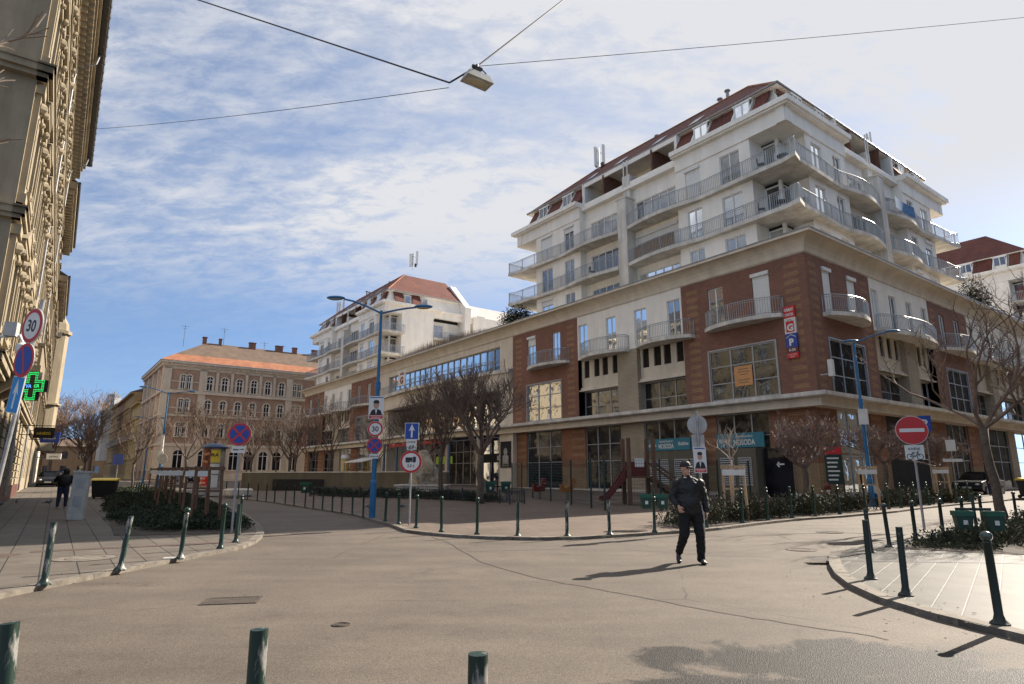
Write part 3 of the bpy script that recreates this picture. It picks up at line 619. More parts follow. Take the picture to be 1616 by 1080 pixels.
mb.text('MAMMUT'[:0]+'NAMAN',(29.75,-.065,2.48),(-1,0,0),(0,0,1),.2,1)
mb.build('poster',[M['dark'],mat('faded print',(.33,.30,.27),.7,.4,6)],POD,recalc=False)
mb=MB(fA); mb.box(46.2,48.0,-2.25,-2.2,11.75,13.5,0); mb.text('G',(47.1,-2.27,12.35),(-1,0,0),(0,0,1),.85,1,bold=.06)
mb.extr([(46.6,-2.26,13.0),(46.6,-2.26,13.35),(46.85,-2.26,13.1),(47.1,-2.26,13.42),(47.35,-2.26,13.1),(47.6,-2.26,13.35),(47.6,-2.26,13.0)],(0,.02,0),1)
mb.build('banner',[M['sign_white'],mat('banner brown',(.25,.07,.05),.8,.1)],POD,recalc=False)
# corner vertical sign
cs=MB(fA); T=-1
for z0,z1,mi in ((10.7,11.42,0),(9.76,10.7,1),(8.93,9.76,2),(8.6,8.93,3),(8.28,8.6,0)): cs.box(.83,1.53,-.14,.0,z0,z1,mi)
cs.box(.93,1.43,-.145,-.14,9.84,10.5,0)
X=(-1,0,0); Z=(0,0,1)
cs.text('GARAY',(1.18,-.147,11.2),X,Z,.2,1,maxw=.58,bold=.04); cs.text('CENTER',(1.18,-.147,10.9),X,Z,.17,1,maxw=.55,bold=.04)
cs.text('G',(1.18,-.152,10.12),X,Z,.44,1,bold=.05); cs.tube([(1.3,-.15,10.45),(1.27,-.15,10.58),(1.09,-.15,10.58),(1.06,-.15,10.45)],.02,4,0)
cs.text('P',(1.18,-.147,9.24),X,Z,.42,1,bold=.05); cs.tube([(1.48,-.15,9.52),(1.18,-.15,9.68),(.88,-.15,9.52)],.025,4,1)
cs.text('6-24',(1.18,-.147,8.78),X,Z,.17,1,maxw=.5,bold=.03); cs.text('P AUTÓ',(1.18,-.147,8.5),X,Z,.12,1,maxw=.5); cs.text('BEJÁRAT',(1.18,-.147,8.36),X,Z,.1,1,maxw=.5)
cs.build('vertical_sign',[M['red_sign'],M['sign_white'],M['sign_blue'],mat('sign brown',(.12,.03,.03),.5,.1)],POD,recalc=False)
mb=MB(fA); mb.box(3.95,5.2,-.03,.0,7.05,8.3,0)
for k,wd in enumerate((.7,.85,.6,.0,.9,.7)): 
    if wd: mb.box(4.57-wd/2,4.57+wd/2,-.034,-.03,8.08-.17*k,8.14-.17*k,1)
mb.build('window_poster',[M['orange_paper'],M['brown_r']],POD,recalc=False)
mb=MB(fB); mb.tube([(.6,0,7.2),(.6,-.55,7.2)],.03,5); mb.box(.45,.75,-.75,-.5,7.05,8.0); mb.build('wall_lamp_box',M['sign_white'],POD)
for zz,x in ((5.2,1.0),(5.2,19.0)):
    pass
# ---------------- towers ----------------
def tower(name,label,Mp,roofd=24.6,endp=False,AC=True):
    tA=lambda x,d,z:Mp(d,x,z); tE=lambda x,d,z:Mp(x,29-d,z)           # end face: x runs along t
    tB=lambda x,d,z:Mp(x*KB,d,z); tR=lambda x,d,z:Mp(25.8-d,x,z)
    c=Mp(12.9,14.5,15.6); root=thing(name,label,'building',(W(c[0],c[1])[0],W(c[0],c[1])[1],15.6),-AZ,'apartment towers above the shopping building')
    OFF[root.name]=(c[0],c[1],15.6)
    FL=[14.8,17.82,20.86]
    def face(fn,s0,blank=False,mirrorshut=0):
        for half in (0,1):
            f=(lambda x,d,z,fn=fn:fn(x,d,z)) if half==0 else (lambda x,d,z,fn=fn:fn(29-x,d,z))
            drs=[(4.0,5.55),(7.2,8.45)]
            H=[(a,b,fl+.05,fl+2.35) for fl in FL for a,b in drs]; HR=[(9.9,13.9,fl+.55 if fl>20.8 or half else fl+.55,fl+2.2) for fl in FL]
            if blank: H=[(7.2,8.3,fl+.9,fl+2.2) for fl in FL]; HR=[(10.2,11.3,fl+.9,fl+2.2) for fl in FL]
            mb=MB(f); mb.wall(3.2,9.25,14.6,23.6,.6,H,.2)
            mb.P([(9.25,.6,14.6),(9.25,1.3,14.6),(9.25,1.3,24.4),(9.25,.6,24.4)])
            mb.wall(9.25,14.5,14.6,24.3,1.3,HR,.18)
            mb.box(.42,9.27,.5,1.1,23.58,24.72)
            mb.build('plaster_wall',M['white'],root)
            # cornice
            mb=MB(f); mb.prism([(9.35,.0),(9.35,1.5),(1.5,1.5),(0,0)],24.72,25.06); mb.prism([(9.35,.15),(9.35,1.5),(1.5,1.5),(.15,.15)],24.6,24.719)
            mb.box(9.36,14.5,.75,1.8,24.28,24.55); mb.build('cornice',M['white'],root)
            # pilaster
            if half==0 and not blank:
                mb=MB(f); mb.box(14.02,14.98,.25,1.31,15,23.35); mb.box(13.92,15.08,.2,1.31,23.35,23.45); mb.box(14.1,14.9,.9,1.9,23.45,25.6); mb.build('pilaster',M['concrete'],root)
            elif half==0:
                pass
            for i,fl in enumerate(FL):
                if blank:
                    window(root,f,7.2,8.3,fl+.9,fl+2.2,.75,2); window(root,f,10.2,11.3,fl+.9,fl+2.2,1.42,2); continue
                for j,(a,b) in enumerate(drs):
                    r=rnd.random(); window(root,f,a,b,fl+.05,fl+2.35,.75,2,shutter=(1 if r<.16 else .2 if r<.45 else 0),gl='glass_sky' if rnd.random()<.7 else 'glass')
                window(root,f,9.9,13.9,HR[i][2],HR[i][3],1.44,5,gl='glass_sky' if i==2 else 'glass',shutter=(.95 if (i==1 and half==0 and s0) else 0))
            # attic: outer mansard with dormers, inner loggia
            mb=MB(f); mb.P([(1.0,1.15,25.06),(9.3,1.15,25.06),(9.3,1.75,26.9),(1.75,1.75,26.9)],0)
            mb.build('attic_wall',M['white'],root)
            tl=MB(f)
            for a,b in ((1.9,2.9),(4.6,6.4),(8.0,9.3)): tl.extr([(a,.62,25.32),(a,1.5,26.85),(a,1.6,26.75),(a,.74,25.25)],(b-a,0,0))
            tl.build('roof_apron',M['tile'],root)
            for a,b in ((3.1,4.5),(6.5,7.9)):
                dm=MB(f); 
                for q in (a,b-.1): dm.extr([(q,.45,25.07),(q,1.4,26.75),(q,1.7,26.75),(q,1.7,25.07)],(.1,0,0))
                dm.box(a+.1,b-.1,1.0,1.08,25.07,25.6); dm.box(a-.05,b+.05,1.1,1.8,26.72,26.82)
                do=dm.build('dormer',M['white'],root); window(root,f,a+.1,b-.1,25.62,26.7,1.1,2,gl='glass').parent=do if False else root
            lg=MB(f); lg.wall(9.3,14.5,24.55,26.9,3.4,[]); lg.box(9.3,9.45,.95,3.4,24.55,26.85); lg.box(9.3,14.5,.95,1.05,24.55,24.95); lg.box(11.75,11.9,1.0,3.4,24.55,26.8,1); lg.build('loggia',[M['white'],mat('loggia divider',(.13,.06,.04),.8,.2)],root)
            pm=MB(f); pm.extr([(9.45,1.0,24.9),(9.45,1.0,26.5),(9.45,1.9,26.8),(9.45,1.9,24.9)],(.12,0,0)); pm.tube([(14.3,.9,15),(14.3,.9,26.9)],.05,6,0); pm.build('downpipe',M['frame'],root)
    face(tA,True); face(tB,False); 
    face(tR,False,True)
    # corner notches with bay windows
    cor=[(tA,tB),]
    def notch(fn):     # fn: (x,d) symmetric corner at 0,0 in (s,t)
        mb=MB(fn)
        for (a,b,c_,d_) in ((.0,0,0,0),):
            pass
        mb.P([(3.2,.6,14.6),(3.2,2.1,14.6),(3.2,2.1,23.6),(3.2,.6,23.6)]); mb.P([(.6,3.2,14.6),(2.1,3.2,14.6),(2.1,3.2,23.6),(.6,3.2,23.6)])
        mb.P([(.43,.43,23.56),(3.3,.43,23.56),(3.3,3.3,23.56),(.43,3.3,23.56)])
        mb.build('plaster_wall',M['white'],root)
        for fl in FL:
            window(root,fn,2.1,3.2,fl,fl+2.5,2.1,1,fw=.1)
            f2=lambda x,d,z:fn(d,x,z)
            window(root,f2,2.1,3.2,fl,fl+2.5,2.1,1,fw=.1)
            mb=MB(fn); mb.box(1.98,2.2,1.98,2.2,fl,fl+2.75); mb.build('corner_post',M['frame'],root)
    k=.89
    nt_=[lambda x,d,z:Mp(d,x,z), lambda x,d,z:Mp(d,29-x,z), lambda x,d,z:Mp(25.8-d,x,z)]
    for n_ in nt_: notch(n_)
    mb=MB(lambda x,y,z:Mp(y,x,z))
    mb.wall(0,0,0,0,0,[]) 
    # inner core so that nothing is hollow
    mb.box(2.2,26.8,2.2,23.6,14.7,24.5,0); mb.build('core_wall',M['dark'],root)
    # end face (x runs along t): blank gable wall, recessed balconies
    mb=MB(tE); mb.wall(3.2,8.2,14.6,23.6,.6,[]); mb.P([(8.2,.6,14.6),(8.2,2.2,14.6),(8.2,2.2,23.6),(8.2,.6,23.6)]); mb.wall(8.2,15.0,14.6,23.6,2.0,[(9.0,10.6,fl+.1,fl+2.3) for fl in FL]+[(11.6,13.6,fl+.1,fl+2.3) for fl in FL],.2)
    mb.box(.42,8.3,.5,1.1,23.58,24.72); mb.box(8.3,15.2,.9,1.4,23.9,24.9); mb.wall(15,25.2,14.6,24.7,.6,[])
    mb.build('gable_wall',M['white'],root)
    for fl in FL:
        window(root,tE,9.0,10.6,fl+.1,fl+2.3,2.12,2); window(root,tE,11.6,13.6,fl+.1,fl+2.3,2.12,2,shutter=.5)
    mb=MB(tE); mb.prism([(0,0),(9.35,.0),(9.35,1.5),(1.5,1.5)],24.72,25.06); mb.box(9.36,25.8,.6,1.6,24.7,25.0); mb.build('cornice',M['white'],root)
    mb=MB(tE); mb.P([(1.75,1.75,26.9),(1.0,1.15,25.06),(15,1.15,25.06),(15,1.75,26.9)]); mb.P([(15,1.75,26.9),(15,1.15,25.06),(25.5,1.15,25.06),(25.5,1.75,26.9)]); mb.build('attic_wall',M['white'],root)
    for a,b in ((2.2,3.6),(4.9,6.3)):
        tl=MB(tE); tl.extr([(a,.62,25.32),(a,1.5,26.85),(a,1.6,26.75),(a,.74,25.25)],(b-a,0,0)); tl.build('roof_apron',M['tile'],root)
        window(root,tE,b+.1,b+1.1,25.3,26.5,1.05,1)
    if endp:
        mb=MB(tE)
        mb.extr([(13.2,.6,14.9),(13.2,.0,26.0),(13.2,4.6,30.4),(13.2,5.4,30.4),(13.2,5.4,14.9)],(1.0,0,0)); mb.build('gable_parapet',M['white'],root)
        mb=MB(tE); mb.box(14.2,22,1.0,6,15.6,21.5); mb.box(15.5,17.0,.5,2.5,21.5,25.2); mb.box(19,20.2,1,3,21.5,23.6); mb.build('stair_block',M['white'],root)
    for fl in FL[1:]:
        b=MB(tE); b.prism([(8.2,.3),(13.2,.3),(13.2,2.0),(8.2,2.0)],fl-.28,fl); bb=b.build('balcony',M['concrete'],root); railing(root,tE,[(8.25,.36),(13.2,.36)],fl,1.0,parent=bb)
    # balconies (s,t) coordinates
    def wave(a,b,n=22,amp=.30,end_out=False):
        L_=[]
        for i in range(n+1):
            u=i/n; x=a+(b-a)*u; w_=b-a
            d=.25-amp*1.35*sin(pi*min(1,u*2.1))**1.0*(1 if u<.476 else 0)-(0 if u<.476 else .27*sin(pi*min(1,(u-.476)/.524*.5))**1.3)
            L_.append((x,d))
        return L_
    # A right half: from pilaster x=14 down to corner, wrap to B
    wA=[(x,d) for x,d in wave(13.95,.15)]; wB=[(x,d) for x,d in wave(13.95,.2)]
    def slab(outer,inner,fl,mt='concrete'):
        mb=MB(Mp); mb.prism([(p[1],p[0]) for p in outer+inner],fl-.27,fl-.0); o=mb.build('balcony',M[mt],root)
        cx=sum(p[0] for p in outer)/len(outer)
        return o
    for fl in FL[1:]:
        A_=[(x,d) for x,d in wA]                                   # (s,t)
        B_=[(d,x*KB) for x,d in reversed(wB)]
        out_=A_[:-1]+[(-.28,-.28)]+B_[1:]
        inn=[(1.0,14*KB),(1.35,9.25*KB),(.75,9.2*KB),(.7,3.3),(2.2,3.3),(2.2,2.2),(3.3,2.2),(3.3,.7),(9.2,.75),(9.3,1.4),(14,1.4)]
        inn[0]=(1.4,14*KB)
        o=slab(out_,inn,fl); rp=[(p[0]+(.07 if i>len(A_)-2 else 0),p[1]+(.07 if i<len(A_) else 0)) for i,p in enumerate(out_)]
        railing(root,Mp,[(p[1],p[0]) for p in rp],fl,1.03,parent=o)
        # left half of A, wrapping the end face
        A2=[(29-x,d) for x,d in wA]; out2=A2[:-1]+[(29.1,-.28),(29.1,3.4)]
        inn2=[(28.4,3.4),(26.9,3.3),(26.9,2.2),(25.7,2.2),(25.7,.7),(19.8,.75),(19.7,1.4),(15.0,1.4)]
        o=slab(out2,inn2,fl); rp=[(p[0]-(.07 if i>=len(A2) else 0),p[1]+(.07 if i<=len(A2) else 0)) for i,p in enumerate(out2)]
        railing(root,Mp,[(p[1],p[0]) for p in rp],fl,1.03,parent=o)
        # far half of B
        B2=[(d,(29-x)*KB) for x,d in wB]; out3=B2[:-1]+[(-.28,26.1),(3.2,26.1)]
        inn3=[(3.2,25.2),(2.2,23.6),(2.2,22.6),(.7,22.6),(.75,19.8*KB),(1.4,19.7*KB),(1.4,15.0*KB)]
        o=slab(out3,inn3,fl); railing(root,Mp,[(p[1]+0,p[0]+(.07 if i<len(B2) else 0)) for i,p in enumerate(out3)],fl,1.03,parent=o)
    # roof: hipped with flat top
    e=1.2; t1=roofd
    def hip(z0,z1,e0,e1,name,mt,th=.0):
        a=[(e0,e0),(29-e0,e0),(29-e0,t1 if endp else 25.8-e0),(e0,t1 if endp else 25.8-e0)]
        c_=[(e1,e1),(29-e1,e1),(29-e1,t1 if endp else 25.8-e1),(e1,t1 if endp else 25.8-e1)]
        mb=MB(lambda s,t,z:Mp(t,s,z))
        for i in range(4): j=(i+1)%4; mb.P([(*a[i],z0),(*a[j],z0),(*c_[j],z1),(*c_[i],z1)])
        mb.P([(*p,z1) for p in c_]); mb.P([(*p,z0) for p in a]); return mb.build(name,M[mt],root)
    rf=hip(26.98,31.2,1.25,6.0,'roof','tile')
    mb=MB(lambda s,t,z:Mp(t,s,z)); q=t1 if endp else 24.6
    for P0,P1 in (((1.15,1.15),(27.85,1.15)),((1.15,1.15),(1.15,q)),((27.85,1.15),(27.85,q))): mb.tube([(*P0,26.97),(*P1,26.97)],.09,6)
    mb.build('gutter',M['zinc'],rf)
    mb=MB(lambda s,t,z:Mp(t,s,z))
    for P0,P1 in (((1.25,1.25,27),(6,6,31.2)),((27.75,1.25,27),(23,6,31.2)),((6,6,31.22),(23,6,31.22))): mb.tube([P0,P1],.11,5)
    mb.build('ridge_tiles',M['tile_orange'],rf)
    mb=MB(lambda s,t,z:Mp(t,s,z)); mb.box(9.45,19.55,1.05,1.2,26.55,26.9); mb.prism([(1.2,1.2),(27.8,1.2),(27.8,q),(1.2,q)],26.86,26.93); mb.build('soffit',M['white'],root)
    mb=MB(lambda s,t,z:Mp(t,s,z))
    for (s_,t_,h_) in ((8.2,6.5,1.0),(9.0,6.6,.7),(16,7,.8),(11,3,0)):
        if h_: mb=MB(lambda s,t,z:Mp(t,s,z)); mb.tube([(s_,t_,31),(s_,t_,31.2+h_)],.13,6); mb.tube([(s_,t_,31.2+h_),(s_,t_,31.3+h_)],.24,6); mb.build('vent_pipe',M['zinc'],rf)
    for (s0,s1) in ((8.5,9.4),(12.2,13.1),(16.5,17.4),(20,20.9)):
        w_=MB(lambda s,t,z:Mp(t,s,z)); zf=lambda t:26.98+(t-1.25)*(4.22/4.75)+.06
        w_.P([(s0,2.6,zf(2.6)),(s1,2.6,zf(2.6)),(s1,3.7,zf(3.7)),(s0,3.7,zf(3.7))]); w_.build('roof_window',M['glass_dark'],rf)
    return root
MI=lambda t,s,z:(t,s,z)
T1=tower('apartment_tower','tall white apartment tower at the right with curved balconies, above the brick corner',MI)
T2=tower('apartment_tower','farther white apartment tower with a hipped red roof, behind the tall blue lamp post',lambda t,s,z:(t,87-s,z),roofd=13.2,endp=True)
T3=tower('apartment_tower','partly visible white apartment tower at the right edge of the photo',lambda t,s,z:(77.4-t,s,z))
# extras on the near tower
mb=MB(fA); pts=[]
def antenna(root,fx,s,t,z,label):
    x,y=W(t,s); o=thing('antenna_mast',label,'antenna',(x,y,z),-AZ)
    mb=MB(); mb.tube([(0,0,0),(0,0,2.6)],.06,8); mb.tube([(-.5,0,.9),(.5,0,.9)],.03,5); mb.tube([(-.5,0,2.1),(.5,0,2.1)],.03,5); mb.build('mast',M['galv'],o)
    for i,(dx,dy,z0,h) in enumerate(((-.55,-.1,.4,2.0),(.5,-.15,.9,2.1),(.1,.45,.7,2.0))):
        p=MB(); p.box(dx-.14,dx+.14,dy-.07,dy+.07,z0,z0+h); p.build('panel_antenna',M['sign_white'],o)
    p=MB(); p.box(.15,.4,-.3,-.1,.5,1.0); p.build('radio_unit',M['darkmetal'],o)
    return o
antenna(0,0,22.0,5.5,30.5,'white panel antennas on a mast above the left end of the near tower roof')
antenna(0,0,61.2,6,31.2,'white panel antennas on a mast at the peak of the farther tower roof')
antenna(0,0,84,4,28.6,'small white panel antennas at the left end of the farther tower roof')
antenna(0,0,1.6,15.2,26.9,'small panel antennas on the roof above the right side of the near tower').scale=(.55,.55,.55)
mb=MB(); mb.prism([(-.06,9.6),(.0,13.2),(.05,13.2),(-.01,9.6)],0,.9)
sx_,sy_=W(0,0)

def screen(root,label,pts,z0,h,mt,off=(12.9,14.5,15.6)):
    mb=MB(); 
    for i in range(len(pts)-1): a,b=pts[i],pts[i+1]; mb.extr([(a[1],a[0],z0),(b[1],b[0],z0),(b[1],b[0],z0+h),(a[1],a[0],z0+h)],(.03,0,0))
    o=mb.build('balcony_screen',M[mt],root); o['label']=label
wv=lambda x:(.25-.30*1.35*sin(pi*min(1,(x-13.95)/(.15-13.95)*2.1)))+.1
screen(T1,'brown bamboo screen tied along the curved balcony railing',[(x,wv(x)) for x in [9.3+.45*i for i in range(10)]],17.9,.92,'brown_panel')
screen(T1,'blue fabric screen along the balcony railing',[(-.28+.12*sin(i*.4),13.6+.5*i) for i in range(8)],20.95,.9,'blue_cloth')
def patio(kind,label,s_,t_,z,rz=0):
    x,y=W(t_,s_); r=thing('patio_'+kind,label,kind,(x,y,z),rz,'furniture on the corner balconies')
    if kind=='table':
        mb=MB(); mb.tube([(0,0,.7),(0,0,.73)],.38,16); mb.build('table_top',M['darkmetal'],r); mb=MB(); mb.tube([(0,0,0),(0,0,.7)],.03,6); mb.tube([(0,0,0),(0,0,.02)],.2,10); mb.build('leg',M['darkmetal'],r)
    else:
        mb=MB(); mb.box(-.2,.2,-.2,.2,.42,.45); mb.build('seat',M['darkmetal'],r); mb=MB(); mb.box(-.2,.2,.18,.21,.5,.85); mb.build('backrest',M['darkmetal'],r)
        for a in (-.18,.18):
            for b in (-.18,.18): mb=MB(); mb.tube([(a,b,0),(a,b,.43 if b<0 else .8)],.014,4); mb.build('leg',M['darkmetal'],r)
    return r
patio('table','round dark table on the upper corner balcony of the near tower',1.2,1.0,20.87)
patio('table','round dark table on the lower corner balcony of the near tower',1.6,.9,17.83)
patio('chair','dark chair on the upper corner balcony of the near tower',2.4,.4,20.87,1)
patio('chair','dark chair left of the table on the lower corner balcony',2.6,.4,17.83,1.2)
patio('chair','dark chair right of the table on the lower corner balcony',.6,1.9,17.83,3)
patio('chair','dark chair on the left part of the lower curved balcony',18.2,.4,17.83,2)
# ---------------- ornate building on the left ----------------
def wall_root(name,label,d,s,cat='building',group=None,rz=AL):
    x,y=WL(d,s); return thing(name,label,cat,(x,y,g(y)+.1),-rz,group)
LB=wall_root('ornate_building','tall ornate ochre stone building with bracketed eaves along the left pavement',2.0,23.4)
OFF[LB.name]=(0,0,0)
fL=lambda x,d,z:(-d,x,z)       # x along the street, d into the building
LEN=30; HT=24.6
def arch_window(root,fn,x,z0,w_,h,ped=1):
    mb=MB(fn); a,b=x-w_/2,x+w_/2
    mb.box(a-.28,a,-.14,.05,z0-.1,z0+h); mb.box(b,b+.28,-.14,.05,z0-.1,z0+h); mb.box(a-.4,b+.4,-.24,.05,z0-.35,z0-.1)
    mb.box(a-.45,b+.45,-.34,.05,z0+h+.32,z0+h+.5); mb.box(a-.3,b+.3,-.18,.05,z0+h,z0+h+.32)
    if ped==1: mb.extr([(a-.5,-.38,z0+h+.5),(x,-.38,z0+h+1.15),(b+.5,-.38,z0+h+.5)],(0,.42,0))
    if ped==2:
        P=[(x+(w_/2+.5)*cos(t*pi/8),-.36,z0+h+.5+.7*sin(t*pi/8)) for t in range(9)]; mb.extr(P,(0,.4,0))
    for q in (a-.14,b+.14):
        mb.ball((q,-.26,z0+h+.12),.13,6,5); mb.ball((q,-.22,z0+h-.25),.1,6,5); mb.ball((q,-.2,z0-.22),.12,6,4)
    o=mb.build('window_surround',M['stone'],root)
    window(root,fn,a,b,z0,z0+h,.3,2,1,'frame','glass',.08,trans=[z0+h*.68]).parent=root
    return o
holes=[]; wx=[2.3+3.35*i for i in range(8)]
levels=[(5.9,2.5,1),(10.6,2.7,1),(15.3,2.7,2),(19.7,2.1,0)]
for x in wx:
    for z0,h,_ in levels: holes.append((x-.62,x+.62,z0,z0+h))
    holes.append((x-.85,x+.85,.7,3.7))
mb=MB(fL); mb.wall(0,LEN,0,HT,0,holes,.35)
# rusticated ground floor courses
z=.9
while z<4.6:
    for i in range(len(wx)+1):
        a=0 if i==0 else wx[i-1]+.9; b=LEN if i==len(wx) else wx[i]-.9
        mb.box(a,b,-.07,.02,z,z+.34)
    z+=.42
mb.build('facade_wall',M['stone'],LB)
mb=MB(fL); mb.wall(0,0,0,0,0,[]); mb.box(-.06,LEN,-.12,.02,0,.9); mb.build('plinth',mat('red granite plinth',(.12,.05,.04),.5,.2),LB)
for x in wx:
    for z0,h,p in levels: arch_window(LB,fL,x,z0,1.24,h,p)
    window(LB,fL,x-.85,x+.85,.7,3.7,.3,2,1,'dark_frame','glass_dark',.08,trans=[2.9])
def course(z,h,out,extra=0,x0=-.0,x1=LEN,root=LB,fn=fL,m='stone',nm='string_course'):
    mb=MB(fn); mb.box(x0-out,x1,-out,.02,z,z+h*.45); mb.box(x0-out*.7,x1,-out*.7,.021,z-h*.3,z); mb.box(x0-out-.06,x1,-out-.06,.019,z+h*.45,z+h*.6)
    return mb.build(nm,M[m],root)
course(4.7,.5,.35); course(9.2,.45,.3); course(14.0,.5,.4); course(18.6,.45,.35); course(22.4,.4,.3)
for i in range(9):      # pilasters between the windows
    x=.55+3.35*i if i else .45
    if x>LEN-.4: break
    mb=MB(fL)
    for z0,z1 in ((5.25,9.0),(9.7,13.8),(14.5,18.4),(19.1,22.2)):
        mb.box(x-.3,x+.3,-.17,.02,z0,z1); mb.box(x-.38,x+.38,-.25,.02,z1-.35,z1-.03); mb.box(x-.36,x+.36,-.23,.02,z0,z0+.3); mb.ball((x,-.2,z1-.7),.2,6,5); mb.box(x-.1,x+.1,-.2,-.16,z0+.6,z1-1.1)
    mb.build('pilaster',M['stone'],LB)
mb=MB(fL)
x=.2
while x<LEN: mb.box(x,x+.22,-.85,.02,23.0,23.55); mb.box(x+.03,x+.19,-.6,.02,22.75,23.0); x+=.62
mb.box(-.9,LEN,-.95,.02,23.55,23.8); mb.box(-1.05,LEN,-1.1,.02,23.8,24.05)
x=.1
while x<LEN: mb.box(x,x+.16,-.16,.02,21.95,22.25); x+=.36
mb.build('bracketed_eaves',M['stone'],LB)
mb=MB(fL); mb.tube([(-1.2,-1.4,24.16),(LEN,-1.4,24.16)],.09,8); 
x=0
while x<LEN: mb.box(x,x+.04,-1.5,-1.3,24.05,24.27); x+=.9
mb.build('gutter',M['zinc'],LB); mb=MB(fL); mb.box(-1.3,LEN,-1.36,-.2,24.06,24.2); mb.build('eaves_board',M['darkmetal'],LB)
for x in (14.5,28.5):
    mb=MB(fL); mb.tube([(x,-1.2,24.05),(x,-1.1,23.5),(x,-.35,22.9),(x,-.25,22.3),(x,-.25,.5)],.06,6); mb.build('downpipe',M['galv'],LB)
mb=MB(fL); mb.extr([(-1,-1.1,24.2),(-1,6,28.5),(-1,13,24.2)],(LEN+1,0,0)); mb.build('roof',M['tile_brown'],LB)
# side facade facing the viewer + projecting balcony
mb=MB(lambda x,d,z:(-x,d,z)); SH=[(x-.6,x+.6,z0,z0+h) for x in (3,6.5,10) for z0,h,_ in levels]; mb.wall(0,13,0,HT,0,SH,.3); mb.build('side_wall',M['stone_dark'],LB)
fS=lambda x,d,z:(-x,d,z)
for x in (3,6.5,10):
    for z0,h,p in levels: arch_window(LB,fS,x,z0,1.2,h,p)
for z_,h_,o_ in ((4.7,.5,.35),(9.2,.45,.3),(14.0,.5,.4),(18.6,.45,.35),(22.4,.4,.3)): course(z_,h_,o_,x0=.0,x1=13,fn=fS,nm='side_course',m='stone_dark')
mb=MB(fS); mb.box(-.9,13,-.95,-.0,23.55,23.8); mb.box(-1.05,13,-1.1,.0,23.8,24.05)
x=.3
while x<13: mb.box(x,x+.22,-.85,.0,23.0,23.55); x+=.62
mb.build('side_eaves',M['stone_dark'],LB)
mb=MB(fL); mb.box(4.0,9.8,-1.15,.02,5.0,5.22); mb.box(4.1,9.7,-1.05,.02,4.85,5.0)
for x in (4.3,6.8,9.4): mb.extr([(x-.15,-.95,4.85),(x-.15,.0,4.85),(x-.15,.0,4.1)],(.3,0,0))
x=4.1
while x<9.8: mb.tube([(x,-1.08,5.22),(x,-1.08,5.9)],.06,6); x+=.28
mb.box(4.0,9.8,-1.18,-.98,5.9,6.02); mb.build('stone_balcony',M['stone_dark'],LB)
# next buildings on the left
def simple_left(label,s0,s1,d,h,mt,ev=.8,bays=None,cat='building',rel=1):
    r=wall_root('street_building',label,d,s0,group='buildings along the left street'); n=s1-s0
    k=max(2,int(n/3.2)); xs=[n*(i+.5)/k for i in range(k)]
    lv=[(1,2.4)]+[(z,2.3) for z in (5.6,9.6,13.6,17.4) if z+2.6<h-1]
    mb=MB(fL); mb.wall(0,n,0,h,0,[(x-.55,x+.55,z0,z0+hh) for x in xs for z0,hh in lv],.3); mb.P([(0,0,0),(0,12,0),(0,12,h),(0,0,h)]); mb.P([(n,0,0),(n,12,0),(n,12,h),(n,0,h)]); mb.build('facade_wall',M[mt],r)
    for x in xs:
        for z0,hh in lv:
            window(r,fL,x-.55,x+.55,z0,z0+hh,.25,2,1,'frame','glass',.08)
    mb=MB(fL)
    for x in xs:
        for z0,hh in lv[1:]: mb.box(x-.8,x+.8,-.22,.01,z0+hh+.15,z0+hh+.35); mb.box(x-.75,x-.55,-.1,.01,z0,z0+hh+.15); mb.box(x+.55,x+.75,-.1,.01,z0,z0+hh+.15); mb.box(x-.7,x+.7,-.16,.01,z0-.2,z0)
    for z_ in (4.4,8.8,12.8,16.8):
        if z_<h-2: mb.box(0,n,-.22,.012,z_,z_+.25)
    mb.box(-.1,n,-ev,.012,h-.5,h); x=.2
    while x<n: mb.box(x,x+.2,-ev*.8,.0,h-.85,h-.5); x+=.7
    mb.build('facade_trim',M[mt],r)
    mb=MB(fL); mb.extr([(-.1,-ev-.05,h),(-.1,5,h+3.5),(-.1,12,h)],(n+.1,0,0)); mb.tube([(0,-ev-.1,h+.02),(n,-ev-.1,h+.02)],.09,6); mb.build('roof',M['darkmetal'],r)
    return r
simple_left('second ochre building on the left, after the bracketed eaves end',53.5,70,2.0,22.4,'stone')
simple_left('third ochre building on the left beside the small shop signs',70,88,1.9,19.4,'stone_dark',.7)
b3=simple_left('pale building with a corner bay, projecting at the far end of the left pavement',90,112,2.0,17.5,'cream',.7)
mb=MB(fL); P=[(1.2+1.1*cos(a_*pi/4),-.3-1.1*sin(a_*pi/4)) for a_ in range(8)]; mb.prism(P,4,17.5); P=[(1.2+1.4*cos(a_*pi/4),-.3-1.4*sin(a_*pi/4)) for a_ in range(8)]; mb.prism(P,17.5,17.9); mb.prism(P,3.7,4.0); mb.prism(P,9,9.2)
mb.tube([(1.2,-.3,17.9),(1.2,-.3,18.8),(1.2,-.3,19.8),(1.2,-.3,20.4)],[1.1,.95,.4,.05],8); mb.build('corner_bay',M['stone'],b3)
simple_left('far building on the left street beyond the corner bay',114,140,2.0,15,'brown_r',.7)
